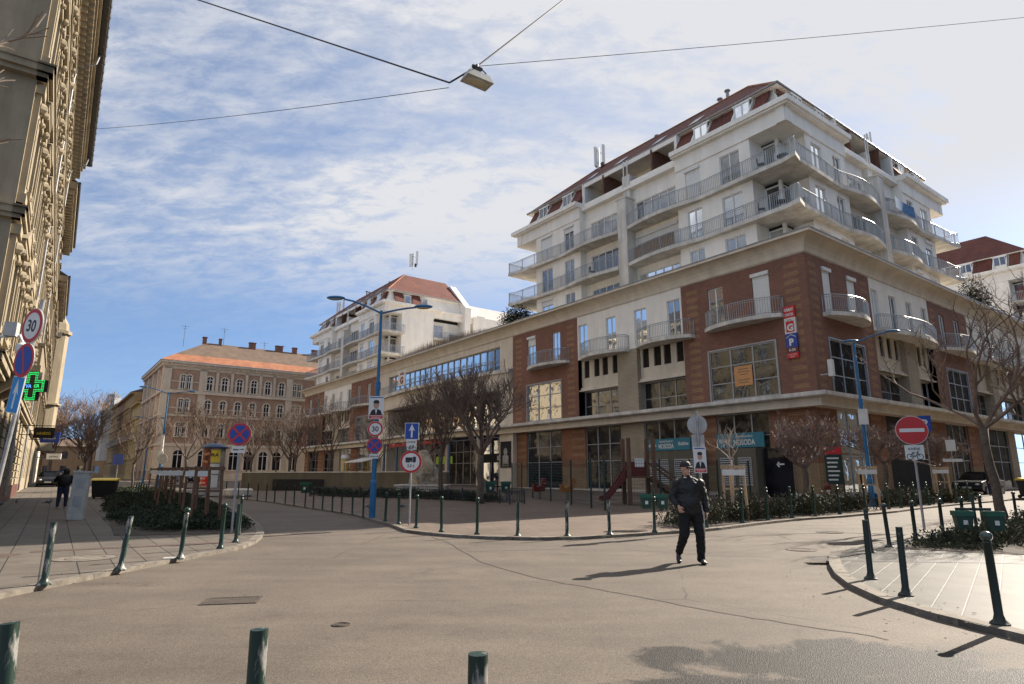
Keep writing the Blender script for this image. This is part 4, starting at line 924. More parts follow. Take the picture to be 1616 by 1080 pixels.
# ---------------- brick and stone palace at the far side ----------------
def fP(x,d,z): return (x,d,z)     # x along t from the corner, d along s
px_,py_=W(-20.1,96); PAL=thing('brick_palace','pinkish brick palace with arched windows and an orange and brown roof, across the plaza','building',(px_,py_,g(py_)-.4),-AZ)
PH=19.6; PW=38
mb=MB(fP); mb.wall(0,PW,5.9,PH,0,[]); mb.build('brick_wall',M['pal_brick'],PAL)
mb=MB(fP); mb.wall(0,PW,0,6,-.05,[])
z=.6
while z<5.6: mb.box(-.05,PW,-.1,-.04,z,z+.42); z+=.52
for z_,h_,o_ in ((5.8,.45,.3),(8.9,.16,.08),(10.6,.35,.22),(11.9,.14,.07),(14.35,.5,.28),(16.2,.14,.07),(18.3,.5,.12),(18.8,.4,.4),(19.2,.4,.7)): mb.box(-o_,PW,-o_,.02,z_,z_+h_)
for x in (.5,5.8,)+tuple(8.0+2.35*k for k in range(5))+(20.1,25.2,30,35): 
    w_=.55 if x<6 or x>20 else .22
    mb.box(x-w_,x+w_,-.12,.01,6.2 if w_>.3 else 14.8,18.6)
x=.2
while x<PW: mb.box(x,x+.18,-.55,.0,18.85,19.15); x+=.6
mb.build('stone_trim',M['pal_stone'],PAL)
wins=[]
for k in range(6): wins.append(6.85+2.37*k)
dbl=[2.8,3.7,21.0,21.85,26,26.9,28.5,31,33.5]
def arched(root,x,z0,h,w_,fn,dd=0):
    if dd: fn0=fn; fn=lambda x,d,z:fn0(x,d-dd,z)
    mb=MB(fn); r=w_/2; zc_=z0+h-r
    ring=[(x-r-.2,z0-.1),(x-r-.2,zc_)]+[(x-(r+.2)*cos(pi*i/8),zc_+(r+.2)*sin(pi*i/8)) for i in range(1,8)]+[(x+r+.2,zc_),(x+r+.2,z0-.1)]
    inn=[(x-r,z0-.1),(x-r,zc_)]+[(x-r*cos(pi*i/8),zc_+r*sin(pi*i/8)) for i in range(1,8)]+[(x+r,zc_),(x+r,z0-.1)]
    for i in range(len(ring)-1):
        for d0,d1 in ((-.22,.01),):
            a,b,c_,e_=ring[i],ring[i+1],inn[i+1],inn[i]
            mb.P([(a[0],d0,a[1]),(b[0],d0,b[1]),(c_[0],d0,c_[1]),(e_[0],d0,e_[1])]); mb.P([(a[0],d0,a[1]),(b[0],d0,b[1]),(b[0],d1,b[1]),(a[0],d1,a[1])]); mb.P([(e_[0],d0,e_[1]),(c_[0],d0,c_[1]),(c_[0],d1,c_[1]),(e_[0],d1,e_[1])])
    mb.box(x-r-.35,x+r+.35,-.3,.0,z0-.28,z0-.1)
    o=mb.build('window',M['pal_stone'],root,recalc=False)
    fm=MB(fn); fm.box(x-.05,x+.05,-.08,-.03,z0-.1,z0+h-.05); fm.box(x-r,x+r,-.08,-.03,zc_-.04,zc_+.04); fm.box(x-r,x-r+.1,-.08,-.03,z0-.1,zc_+.1); fm.box(x+r-.1,x+r,-.08,-.03,z0-.1,zc_+.1); fm.build('frame',M['frame'],o)
    gp=MB(fn); gp.P([(p[0],-.02,p[1]) for p in inn]); gp.build('pane',M['glass_dark'],o,recalc=False)
for x in wins+dbl:
    w_=1.0 if x in wins else .72
    for z0,h in ((15.2,2.2),(11.35,2.1),(7.5,2.1)): arched(PAL,x,z0,h,w_,fP)
for x in (3.2,6.85,9.2,11.6,14,16.4,18.7,21.5,26,30,34): arched(PAL,x,2.2,3.0,1.5,fP,.1)
fPs=lambda x,d,z:(d,x,z)
mb=MB(fPs); mb.wall(0,24,0,PH,0,[]); mb.build('brick_wall',M['pal_brick'],PAL)
mb=MB(fPs)
for z_,h_,o_ in ((5.8,.45,.3),(10.6,.35,.22),(14.35,.5,.28),(18.8,.4,.4),(19.2,.4,.7)): mb.box(0.01,24,-o_,.02,z_,z_+h_)
for x in (.6,6,12,18,23.4): mb.box(x-.5,x+.5,-.14,.01,0,18.8)
mb.build('stone_trim',M['pal_stone'],PAL)
for x in (3.2,9,15,21):
    for z0,h in ((15.2,2.2),(11.35,2.1),(7.5,2.1),(2.2,2.8)): arched(PAL,x,z0,h,1.0,fPs)
mb=MB(); H0=PH; r_=[(-.8,-.8,H0),(PW,-.8,H0),(PW,1.6,H0+1.5),(1.6,1.6,H0+1.5)]; mb.P(r_,0); mb.P([(-.8,-.8,H0),(1.6,1.6,H0+1.5),(1.6,24,H0+1.5),(-.8,24,H0)],0)
mb.P([(1.6,1.6,H0+1.5),(PW,1.6,H0+1.5),(PW,7,H0+4.9),(7,7,H0+4.9)],1); mb.P([(1.6,1.6,H0+1.5),(7,7,H0+4.9),(7,24,H0+4.9),(1.6,24,H0+1.5)],1); mb.P([(7,7,H0+4.9),(PW,7,H0+4.9),(PW,24,H0+4.9),(7,24,H0+4.9)],1)
mb.P([(PW,-.8,H0),(PW,24,H0),(PW,24,H0+4.9),(PW,7,H0+4.9)],1); mb.P([(PW,0,0),(PW,24,0),(PW,24,H0),(PW,0,H0)],1)
rf=mb.build('roof',[M['tile_orange'],M['tile_brown']],PAL)
for x,w_ in ((6.3,.6),(9,.4),(14.2,1.1),(19,1.3),(22.2,.8),(26,1)):
    mb=MB(); mb.box(x,x+w_,6.4,7.1,H0+3.6,H0+5.7); mb.box(x-.08,x+w_+.08,6.3,7.2,H0+5.7,H0+5.85); mb.build('chimney',M['red_brick'],rf)
for x,y,h in ((3,5,2.4),(9.8,7,3.2),(17,7,1.5),(20.4,7,1.3)):
    mb=MB(); z0=H0+3.4; mb.tube([(x,y,z0),(x,y,z0+1.5+h)],.035,4); mb.tube([(x-.7,y,z0+1.2+h),(x+.7,y,z0+1.2+h)],.02,4); mb.tube([(x-.4,y-.3,z0+.8+h),(x+.4,y+.3,z0+.8+h)],.02,4); mb.build('aerial',M['darkmetal'],rf)
# street buildings beyond the palace
def street_right(label,s0,s1,h,mt,roofm='darkmetal',t=-20.3):
    x,y=W(t,s0); r=thing('street_building',label,'building',(x,y,g(y)-.4),-AZ,'ochre buildings receding along the far street'); n=s1-s0
    f=lambda x,d,z:(d,x,z); k=max(2,int(n/3)); xs=[n*(i+.5)/k for i in range(k)]; lv=[(1.2,2.2)]+[(z,2.0) for z in (5.2,8.8,12.4,16) if z+2.6<h]
    mb=MB(f); mb.wall(0,n,0,h,0,[(q-.55,q+.55,a,a+b) for q in xs for a,b in lv],.3); mb.wall(0,n,0,h,12,[]); mb.P([(0,0,0),(0,12,0),(0,12,h),(0,0,h)]); mb.build('facade_wall',M[mt],r)
    for q in xs:
        for a,b in lv: window(r,f,q-.55,q+.55,a,a+b,.22,2,1,'frame','glass',.08)
    mb=MB(f)
    for z_ in (4.2,8.0,11.8,15.4):
        if z_<h-2: mb.box(0,n,-.25,.01,z_,z_+.25)
    mb.box(0,n,-.7,.01,h-.35,h)
    for q in xs:
        for a,b in lv[1:]: mb.box(q-.8,q+.8,-.2,.01,a+b+.1,a+b+.3)
    mb.build('facade_trim',M[mt],r)
    for q in xs[::2]:
        mb=MB(f); mb.box(q-1.1,q+1.1,-.9,0,8.1,8.25); b_=mb.build('balcony',M['concrete'],r); railing(r,f,[(q-1.1,-.05),(q-1.1,-.88),(q+1.1,-.88),(q+1.1,-.05)],8.25,.95,parent=b_,step=.3)
    mb=MB(f); mb.extr([(0,-.75,h),(0,6,h+2.8),(0,12,h)],(n,0,0)); mb.build('roof',M[roofm],r)
    return r
street_right('brown street building just beyond the brick palace',120.2,133,15.0,'yellow_r','tile_brown')
street_right('ochre street building beyond the yellow one',133.2,150,18.2,'ochre','tile_brown')
street_right('second ochre street building, nearer the turret',150.2,166,18.2,'brown_r')
tr=street_right('grey ochre corner building with a glazed turret at the far end of the street',166.2,184,18.6,'ochre')
mb=MB(lambda x,d,z:(d,x,z)); P=[(16+2.4*cos(i*pi/4),0+2.4*sin(i*pi/4)) for i in range(8)]; mb.prism(P,5,19.6); mb.build('turret',M['pal_stone'],tr); mb=MB(lambda x,d,z:(d,x,z)); mb.tube([(16,0,19.6),(16,0,21.8),(16,0,22.6)],[2.9,1.6,1.5],8); mb.tube([(16,0,22.6),(16,0,23.2)],[1.5,.1],8); mb.build('turret_roof',M['zinc'],tr)

# unseen building added across the right street, so the windows mirror it, not sky
def WA(bc,ac): return (bv[0]*bc+av[0]*ac, bv[1]*bc+av[1]*ac)
x,y=WA(14,-4.5); OB=thing('street_building','cream apartment building across the right street, added outside the frame to be mirrored in windows','building',(x,y,.1),-AZ)
fO=lambda x,d,z:(x,-d,z); mb=MB(fO); lv=[(1,2.6),(5.4,2.2),(9,2.2),(12.6,2.2),(16,2.0)]; xs=[2+3.2*i for i in range(43)]
mb.wall(0,140,0,20,0,[(q-.6,q+.6,a,a+b) for q in xs for a,b in lv],.3); mb.wall(0,140,0,20,12,[]); mb.P([(0,0,0),(0,12,0),(0,12,20),(0,0,20)]); mb.build('facade_wall',M['stone_dark'],OB)
mb=MB(fO)
for a,b in lv:
    for q in xs: mb.P([(q-.6,.2,a),(q+.6,.2,a),(q+.6,.2,a+b),(q-.6,.2,a+b)])
mb.build('window_panes',M['glass'],OB)['kind']='stuff'
mb=MB(fO); mb.box(0,140,-.7,0,19.4,20); mb.box(0,140,-.3,.0,4.4,4.8); mb.build('cornice',M['stone_dark'],OB); mb=MB(fO); mb.extr([(0,-.7,20),(0,6,23.5),(0,12,20)],(140,0,0)); mb.build('roof',M['tile_brown'],OB)

# old repairs and seams in the road
def seam(label,pts,w_,m,n=5):
    P=smooth(pts,n); r=random.Random(4); P=[(p[0]+r.uniform(-.03,.03),p[1]+r.uniform(-.03,.03)) for p in P]; a=offset_line(P,w_/2); b=offset_line(P,-w_/2); mb=MB()
    for i in range(len(P)-1):
        k=r.uniform(.3,1); q=[a[i],a[i+1],b[i+1],b[i]]; mb.P([(v[0],v[1],.0035+g(v[1])) for v in q])
    o=mb.build('road_seam',m); o['kind']='structure'; o['label']=label
tar=mat('old tar seam',(.058,.046,.036),.8,.4,12); patchm=mat('darker asphalt repair',(.105,.083,.066),.85,.35,30,detail=8)
seam('long cracked seam running across the road to the right pavement tip',[(-2.0,16.4),(-1.3,14.6),(-.55,11.9),(.45,10.0),(1.1,9.2),(1.62,8.6),(2.3,7.7),(2.9,7.1),(3.6,6.4)],.035,tar)
seam('thin seam across the middle of the road',[(2.4,13.9),(3.9,12.9),(5.0,12.6)],.02,tar)
def patch(label,P):
    mb=MB(); mb.P([(p[0],p[1],.003+g(p[1])) for p in P]); o=mb.build('road_patch',patchm); o['kind']='structure'; o['label']=label
patch('darker asphalt repair strip where the left road meets the junction',[(-5.3,16.6),(-2.9,17.3),(-3.2,18.2),(-5.9,17.4)])
patch('narrow dark repair strip in the road',[(-.9,13.5),(1.5,14.0),(1.45,14.35),(-1,13.85)])
lt=MB(); r=random.Random(12)
for i in range(420):
    q=r.choice(kl[8:60]+kp[30:110]+ki[10:60]); x=q[0]+r.gauss(0,.5); y=q[1]+r.gauss(0,.5)
    if y<4: continue
    a=r.uniform(0,6.28); s_=r.uniform(.012,.03); z=PZ+.012+g(y); lt.P([(x+cos(a)*s_,y+sin(a)*s_,z),(x-sin(a)*s_*.6,y+cos(a)*s_*.6,z+.006),(x-cos(a)*s_,y-sin(a)*s_,z),(x+sin(a)*s_*.6,y-cos(a)*s_*.6,z)])
tag(lt.build('fallen_leaves',mat('dead leaves',(.13,.085,.05),.9,.4,5),recalc=False),'scattered dead leaves and litter along the kerbs','litter',None,'stuff')

FE=thing('street_building','low brown building closing the far end of the left street behind bare trees','building',(-118,188,g(188)),R(33)); fF=lambda x,d,z:(x,d,z); mb=MB(fF); xs=[-28+4*i for i in range(23)]
mb.wall(-30,66,0,9,0,[(q-.7,q+.7,a,a+2) for q in xs for a in (1.5,5.5)],.3); mb.build('facade_wall',M['brown_r'],FE); mb=MB(fF)
for q in xs:
    for a in (1.5,5.5): mb.P([(q-.7,.2,a),(q+.7,.2,a),(q+.7,.2,a+2),(q-.7,.2,a+2)])
mb.build('window_panes',M['glass'],FE); mb=MB(fF); mb.extr([(-30,-.6,9),(-30,6,11.5),(-30,12,9)],(96,0,0)); mb.build('roof',M['tile_brown'],FE)
# ---------------- trees ----------------
def tree_mesh(seed,th,tr,cr,ch,nl=7,up=.55,levels=4,kids=4,twig=.011,lean=(0,0),bushy=1.0,jit=.35,flat_=1.0,trunkcurve=.06):
    r=random.Random(seed); tb=MB(); cb=MB()
    tp=[]; 
    for i in range(6):
        u=i/5; tp.append((lean[0]*u*th+r.uniform(-1,1)*trunkcurve*(0<i<5),lean[1]*u*th+r.uniform(-1,1)*trunkcurve*(0<i<5),th*u))
    tb.tube(tp,[tr*1.35,tr*1.05,tr,tr*.95,tr*.9,tr*.95],8)
    top=Vector(tp[-1]); cen=top+Vector((0,0,ch*.42))
    def inside(p): q=p-cen; return (q.x/cr)**2+(q.y/cr)**2+(q.z/(ch*.58))**2
    def br(p,d,l,rad,lev):
        pts=[p]; n=3 if lev<levels else 2; q=p.copy(); dd=d.copy()
        for i in range(n):
            dd=(dd+Vector((r.uniform(-1,1),r.uniform(-1,1),r.uniform(-.6,1)*up))*jit*.55).normalized(); q=q+dd*(l/n)
            pts.append(q.copy())
        tb_=tb if lev==0 else cb
        cb.tube(pts,rad,5 if lev<2 else 3,r2=max(rad*.62,twig*.6),cap=False)
        if lev>=levels: return
        k=kids if lev<levels-1 else kids+1
        for c in range(k):
            u=r.uniform(.3,1) if c else 1.0; idx=u*n; i=min(int(idx),n-1); s=pts[i].lerp(pts[i+1],idx-i)
            nd_=(dd*.75+Vector((r.uniform(-1,1),r.uniform(-1,1),r.uniform(-.5,1)*up+.12))*.8*bushy).normalized()
            ll=l*r.uniform(.55,.82)
            if inside(s+nd_*ll)>1.15: ll*=.5
            if inside(s+nd_*ll)>1.35: continue
            br(s,nd_,ll,max(rad*.58,twig),lev+1)
    for i in range(nl):
        a=2*pi*i/nl+r.uniform(-.3,.3); el=r.uniform(.45,1.15) if up<.9 else r.uniform(.7,1.3)
        d=Vector((cos(a)*cos(el),sin(a)*cos(el),sin(el)*flat_)).normalized()
        br(top-Vector((0,0,r.uniform(0,.12)*th*.4)),d,ch*r.uniform(.34,.44),tr*.5,0)
    return tb,cb
VAR={}
def tree(label,x,y,var,scale=1,rz=0,group=None,z=PZ,cat='bare tree',name='bare_tree',mt=('bark','twig'),sz=None):
    if var not in VAR:
        tb,cb=tree_mesh(**TV[var]); r=thing(name,label,cat,(x,y,g(y)+z),rz,group)
        a=tb.build('trunk',M[mt[0]],r,smooth=True,recalc=False); b=cb.build('crown',M[mt[1]],r,recalc=False); VAR[var]=r
    else:
        r=copy_tree(VAR[var]); r.location=(x,y,g(y)+z); r.rotation_euler=(0,0,rz); r['label']=label; r['category']=cat; r.name=name
        if 'group' in r.keys() and not group: del r['group']
    if group: r['group']=group
    r.scale=(scale,scale,sz or scale)
    if VAR[var] is not r:
        for c in r.children: c.data.materials[0] if False else None
    return r
TV={'globeA':dict(seed=3,th=2.3,tr=.17,cr=2.9,ch=5.6,nl=7,up=1.0,levels=4,kids=4,twig=.0068,jit=.3,bushy=.8),
'globeB':dict(seed=11,th=2.4,tr=.14,cr=2.6,ch=5.2,nl=6,up=1.0,levels=4,kids=4,twig=.007,jit=.3,bushy=.8),
'round':dict(seed=21,th=1.75,tr=.12,cr=2.0,ch=2.6,nl=7,up=.35,levels=4,kids=4,twig=.007,jit=.6,flat_=.6,bushy=1.2),
'round2':dict(seed=25,th=1.8,tr=.12,cr=2.05,ch=2.7,nl=7,up=.35,levels=4,kids=4,twig=.007,jit=.6,flat_=.6,bushy=1.2),
'big':dict(seed=31,th=2.9,tr=.13,cr=3.3,ch=5.0,nl=4,up=.6,levels=4,kids=3,twig=.0065,jit=.7,lean=(.0,.0),flat_=.85,bushy=1.1),
'young':dict(seed=41,th=1.95,tr=.035,cr=.85,ch=1.6,nl=6,up=.9,levels=2,kids=3,twig=.006,jit=.4),
'street':dict(seed=51,th=2.6,tr=.11,cr=2.5,ch=5.6,nl=6,up=.9,levels=4,kids=3,twig=.010,jit=.35,bushy=.85),
'far':dict(seed=61,th=3.5,tr=.3,cr=6,ch=12,nl=6,up=.9,levels=4,kids=4,twig=.017,jit=.4,bushy=.9),
'twiggy':dict(seed=71,th=6.3,tr=.16,cr=3.0,ch=4.0,nl=6,up=.3,levels=3,kids=3,twig=.006,jit=.8,flat_=.5)}
GT='pollarded trees on the plaza'
tree('large bare round-crowned tree on the plaza beside the green twin bins',-1.55,31.3,'globeA',1.0,.4,GT)
tree('bare round-crowned tree behind the round lorry sign',-4.3,38.5,'globeB',1.02,1.2,GT)
tree('bare tree in front of the red entrance sign, left of the lorry sign',-6.5,45,'globeB',.95,2.6,GT)
tree('thin bare tree directly behind the tall blue lamp post',-11.2,52,'street',.85,.6,GT)
tree('bare tree by the low plaza wall left of the tall blue lamp post',-15.3,53.5,'street',1.05,2.0,GT)
GR='trees in front of the brick palace'
for i,(x,y,s,rz,lb) in enumerate([(-26.2,51,.95,.3,'bare tree just right of the distant double lamp'),(-26.9,56.5,1.0,1.6,'bare tree left of the advertising column'),(-22.3,54.5,.95,2.9,'bare tree right behind the advertising column'),(-20.6,59,.95,4,'bare tree behind the round no stopping sign on the grey pole'),(-27.5,66,.9,5,'bare tree before the palace corner, behind the others'),(-24.5,66,.9,1,'bare tree before the middle of the palace front'),(-20.8,66,.95,2.2,'bare tree before the right half of the palace front'),(-19.2,56.5,.98,3.3,'bare tree at the right end of the palace, beside the brick building'),(-30,50.5,.8,4.4,'small bare tree left of the distant double lamp')]):
    tree(lb,x,y,'street',s,rz,GR)
tree('reddish bare round tree in the hedge bed, right of the laundry fascia',11.3,24.6,'round',1.0,.7,'round street trees in the hedge beds')
tree('dark bare round tree left of the no entry sign',18.9,32.3,'round2',1.1,2.1,'round street trees in the hedge beds')
tree('bare round tree farther along the right street behind the no entry sign',24.5,36.5,'round2',1.0,4.1,'round street trees in the hedge beds')
bt=tree('big bare tree with a leaning dark trunk beside the right hand bins',14.8,19.5,'big',1.0,.2); bt.rotation_euler=(0,R(-4),.2)
tree('bare tree at the far right edge of the photo',20.9,24.5,'big',.95,2.4,'trees behind the right pavement corner')
tree('staked young tree with pale branches beside the round sign back',7.2,20.9,'young',1.0,0)
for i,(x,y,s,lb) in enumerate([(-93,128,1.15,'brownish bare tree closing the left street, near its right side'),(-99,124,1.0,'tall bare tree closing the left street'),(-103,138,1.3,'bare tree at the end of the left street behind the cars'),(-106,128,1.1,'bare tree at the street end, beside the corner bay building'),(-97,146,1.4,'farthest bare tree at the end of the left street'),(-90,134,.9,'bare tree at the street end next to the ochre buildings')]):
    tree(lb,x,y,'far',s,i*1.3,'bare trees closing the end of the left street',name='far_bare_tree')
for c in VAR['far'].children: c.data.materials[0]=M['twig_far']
for v in ('round','round2'):
    for c in VAR[v].children:
        if c.name.startswith('crown'): c.data.materials[0]=M['twig_red']
for c in VAR['young'].children: c.data.materials[0]=mat('pale young twigs',(.38,.30,.24),.8,.2,4)
# tree whose twigs reach into the upper left corner
tl=tree('pale twigs of a tree reaching in at the upper left corner',-9.9,8.4,'twiggy',1.0,.3,z=PZ,cat='tree')
for c in VAR['twiggy'].children: c.data.materials[0]=mat('grey brown twigs',(.24,.19,.15),.8,.2,4)  # this tree gets its own grey brown twig colour
# ---------------- planting ----------------
def inpoly(p,poly):
    c=False; j=len(poly)-1
    for i in range(len(poly)):
        if (poly[i][1]>p[1])!=(poly[j][1]>p[1]) and p[0]<(poly[j][0]-poly[i][0])*(p[1]-poly[i][1])/(poly[j][1]-poly[i][1])+poly[i][0]: c=not c
        j=i
    return c
def leaves(name,poly,dens,h,sz,m,label,seed,clump=.6,cover=.75,cat='shrubs',upr=.5,shape=None):
    r=random.Random(seed); xs=[p[0] for p in poly]; ys=[p[1] for p in poly]; mb=MB()
    area=(max(xs)-min(xs))*(max(ys)-min(ys)); cl=[]
    for _ in range(int(area/clump**2*1.3)):
        p=(r.uniform(min(xs),max(xs)),r.uniform(min(ys),max(ys)))
        if inpoly(p,poly) and r.random()<cover: cl.append((p[0],p[1],r.uniform(.5,1.25)*h,clump*r.uniform(.6,1.2)))
    for cx_,cy_,ch_,cr_ in cl:
        z0=g(cy_)+PZ+.01
        for _ in range(int(dens*cr_*cr_*3)):
            a=r.uniform(0,2*pi); e=r.random()**.5; ph=r.uniform(0,1)
            rr=cr_*e*(1-.35*ph); x=cx_+cos(a)*rr; y=cy_+sin(a)*rr
            z=z0+ch_*ph*(1-.5*e*e)+.01
            s_=sz*r.uniform(.6,1.4); d=Vector((cos(a)*e+r.uniform(-.5,.5),sin(a)*e+r.uniform(-.5,.5),upr+r.uniform(-.3,.5))).normalized(); u=d.cross(Vector((r.uniform(-1,1),r.uniform(-1,1),r.uniform(-1,1)))).normalized()
            p=Vector((x,y,z)); mb.P([p-u*s_*.45,p+d*s_*.5-u*s_*.1,p+d*s_,p+u*s_*.45+d*s_*.3])
        for _ in range(6):
            a=r.uniform(0,2*pi); mb.tube([(cx_,cy_,z0-.02),(cx_+cos(a)*cr_*.6,cy_+sin(a)*cr_*.6,z0+ch_*.8)],.006,3,cap=False)
    o=mb.build(name,M[m],recalc=False); return tag(o,label,cat,None,'stuff')
leaves('juniper_shrubs',[(-8.6,16.6),(-7.3,17.1),(-7.9,19.0),(-9.5,21.8),(-12.9,27.6),(-21.4,41.5),(-30,54),(-33,53),(-28,45),(-17,27.5),(-12.5,20.6)],330,.27,.07,'juniper','dark low juniper shrubs filling the bed between left pavement and road',5,clump=.55,cover=.95,upr=.35)
leaves('hedge_plants',[(5.0,18.25),(7.9,20.9),(9.8,22.5),(11.6,23.7),(14.3,25.7),(13.3,26.9),(9.2,23.9),(5.4,20.6),(4.2,19.2)],420,.72,.075,'leaf','low leafy shrubs in the bed behind the row of ball-topped bollards',6,clump=.4,cover=.9,upr=.6)
leaves('hedge_plants',[(16.5,27.8),(20.6,31.1),(25.3,34.5),(24,36.2),(19.5,33.2),(15.8,29.2)],330,.62,.09,'leaf','low leafy shrubs in the second bed along the right street',8,clump=.45,cover=.9,upr=.6)
leaves('scattered_plants',[(8.1,13.5),(9.0,13.2),(10.5,13.9),(12.5,15),(20,19),(32,31),(28,30),(16,20.5),(13,17.9),(9.9,15.1)],150,.35,.07,'leaf','scattered small plants and weeds on the soil behind the right pavement corner',9,clump=.45,cover=.45,upr=.7)
leaves('grass_verge',[(8.0,13.4),(9.3,13.0),(12,14),(16,18),(15,19.5),(9.8,15.2)],260,.07,.05,'leaf','thin grass along the edge of the right soil bed',10,clump=.3,cover=.7,upr=1)
W2=lambda s,t:W(t,s)
def roofplants():
    r=random.Random(5); mb=MB()
    for i in range(5200):
        s_=r.uniform(31,56); u=(s_-31)/25; t_=r.uniform(-.5,.9); h_=(.35+1.2*sin(pi*min(1,u*1.05)))*r.uniform(.3,1); x,y=W(t_,s_)
        a=r.uniform(0,6.28); l=.12; mb.P([(x,y,15.6),(x+.02,y,15.6),(x+cos(a)*l,y+sin(a)*l,15.62+h_)])
    return tag(mb.build('roof_grasses',M['leaf_dry'],recalc=False),'dry brown grasses along the podium roof edge','grasses',None,'stuff')
roofplants()
def bush(label,x,y,z,r_,m='leaf',seed=1,n=1800,sz=PZ,zs=.8,name='shrub'):
    rr=random.Random(seed); root=thing(name,label,'shrub',(x,y,z)); mb=MB()
    for i in range(n):
        v=Vector((rr.gauss(0,1),rr.gauss(0,1),rr.gauss(0,1))).normalized()*r_*rr.uniform(.35,1.0)**.6*(1+.25*sin(5*rr.random())); v.z=abs(v.z)*zs*1.2
        d=Vector((rr.uniform(-1,1),rr.uniform(-1,1),rr.uniform(-.4,1))).normalized(); u=d.cross(Vector((0,.3,1))).normalized(); mb.P([v-u*sz*.4,v+d*sz,v+u*sz*.4])
    mb.build('foliage',M[m],root,recalc=False); st=MB(); 
    for k in range(5): st.tube([(0,0,-.1),(cos(k*1.25)*r_*.5,sin(k*1.25)*r_*.5,r_*.8)],.03,4)
    st.build('stem',M['bark'],root); return root
x,y=W(.3,28.2); bush('dark evergreen bush on the podium roof beside the left end of the near tower',x,y,15.6,1.7,'juniper',3,2600,.16)
x,y=W(28.8,.2); bush('conical evergreen on the podium roof at the right end of the near tower',x,y,15.6,1.2,'juniper',4,2000,.16,zs=1.8)
x,y=W(30.5,.4); bush('brownish shrub beside the conical evergreen on the podium roof',x,y,15.6,.9,'leaf',6,1200,.13,zs=1.4)
# ---------------- bollards ----------------
def bollard_proto(kind,label):
    r=thing('bollard',label,'bollard',(0,0,0)); 
    if kind=='ball':
        mb=MB(); mb.lathe([(.0,0),(.085,0),(.085,.025),(.058,.06),(.045,.10),(.043,.78),(.05,.79),(.05,.805),(.03,.82)],14); mb.build('post',M['green_paint'],r,smooth=False); shade_auto(r.children[-1])
        b=MB(); b.ball((0,0,.865),.055,14,8); b.build('ball_cap',M['green_paint'],r,smooth=True)
    elif kind=='worn_ball':
        mb=MB(); mb.lathe([(.0,0),(.10,0),(.10,.02),(.062,.05),(.046,.10),(.044,.78),(.05,.79),(.03,.82)],14); mb.build('post',M['green_worn'],r); shade_auto(r.children[-1])
        b=MB(); b.ball((0,0,.855),.07,14,8,sc=(1,1,.7)); b.build('ball_cap',M['green_paint'],r,smooth=True)
    elif kind=='dark_broken':
        mb=MB(); mb.lathe([(.0,0),(.10,0),(.10,.02),(.062,.05),(.046,.10),(.044,.83),(.040,.83),(.040,.70)],14); mb.build('post',M['green_worn_dark'],r); shade_auto(r.children[-1])
    elif kind=='dark_ball':
        mb=MB(); mb.lathe([(.0,0),(.10,0),(.10,.02),(.062,.05),(.046,.10),(.044,.78),(.05,.79),(.03,.82)],14); mb.build('post',M['green_worn_dark'],r); shade_auto(r.children[-1])
        b=MB(); b.ball((0,0,.855),.065,14,8,sc=(1,1,.8)); b.build('ball_cap',mat('worn metal cap',(.08,.10,.09),.22,.3,8,metal=.6),r,smooth=True)
    elif kind=='broken':
        mb=MB(); mb.lathe([(.0,0),(.105,0),(.105,.02),(.065,.05),(.047,.10),(.045,.83),(.040,.83),(.040,.70)],14); mb.build('post',M['green_worn'],r); shade_auto(r.children[-1]); b=MB(); b.lathe([(0,.7),(.04,.7),(.04,.705)],12); b.build('rusty_inside',M['wood'],r)
    elif kind=='thin':
        mb=MB(); mb.lathe([(.0,0),(.06,0),(.06,.02),(.038,.05),(.036,.80),(.042,.81),(.03,.83)],10); mb.build('post',M['green_black'],r); shade_auto(r.children[-1])
        b=MB(); b.ball((0,0,.86),.04,10,6); b.build('ball_cap',M['green_black'],r,smooth=True)
    elif kind=='plain':
        mb=MB(); mb.lathe([(.0,0),(.095,0),(.095,.02),(.06,.05),(.047,.10),(.047,.84),(.0,.845)],14); mb.build('post',M['green_black'],r); shade_auto(r.children[-1])
    return r
BP={}
ORD=['first','second','third','fourth','fifth','sixth','seventh','eighth','ninth','tenth','eleventh','twelfth','thirteenth','fourteenth','fifteenth','sixteenth','seventeenth','eighteenth','nineteenth','twentieth']
def bollard(kind,label,x,y,group,tilt=None,z=PZ,s=1.0):
    if kind not in BP: r=bollard_proto(kind,label); BP[kind]=r
    else: r=copy_tree(BP[kind]); r['label']=label
    r.location=(x,y,g(y)+z-.004); r['group']=group; t=tilt or (rnd.uniform(-1.5,1.5),rnd.uniform(-1.5,1.5)); r.rotation_euler=(R(t[0]),R(t[1]),rnd.uniform(0,6)); r.scale=(.9,.9,s)
    return r
G1='bollards on the left pavement corner'
bollard('broken','pale worn bollard without a cap, leftmost on the left pavement corner',-6.41,9.05,G1,(0,3))
bollard('broken','chipped green and white bollard without a cap, second on the left corner',-6.23,10.46,G1,(0,4))
bollard('worn_ball','green bollard with a rounded cap and a worn white side, left corner',-5.99,11.84,G1,(0,2))
bollard('ball','green ball-topped bollard at the edge of the shade on the left corner',-5.99,13.42,G1,(0,1))
bollard('plain','dark capless bollard just right of the grey no stopping pole',-6.21,14.66,G1,(0,1))
bollard('thin','dark bollard with a finial behind the capless one, left bed tip',-6.8,16.2,G1,(0,0),s=1.1)
G2='worn bollards in the foreground'
bollard('broken','leaning green bollard in the bottom left corner of the photo',-2.38,3.25,G2,(0,4),z=.0,s=1.0)
bollard('broken','open-topped green bollard with white scrawl at the bottom edge, left of centre',-1.16,3.11,G2,(0,1),z=.0)
bollard('broken','open-topped bollard at the bottom edge, near the centre',-.14,2.72,G2,(0,-1),z=.0)
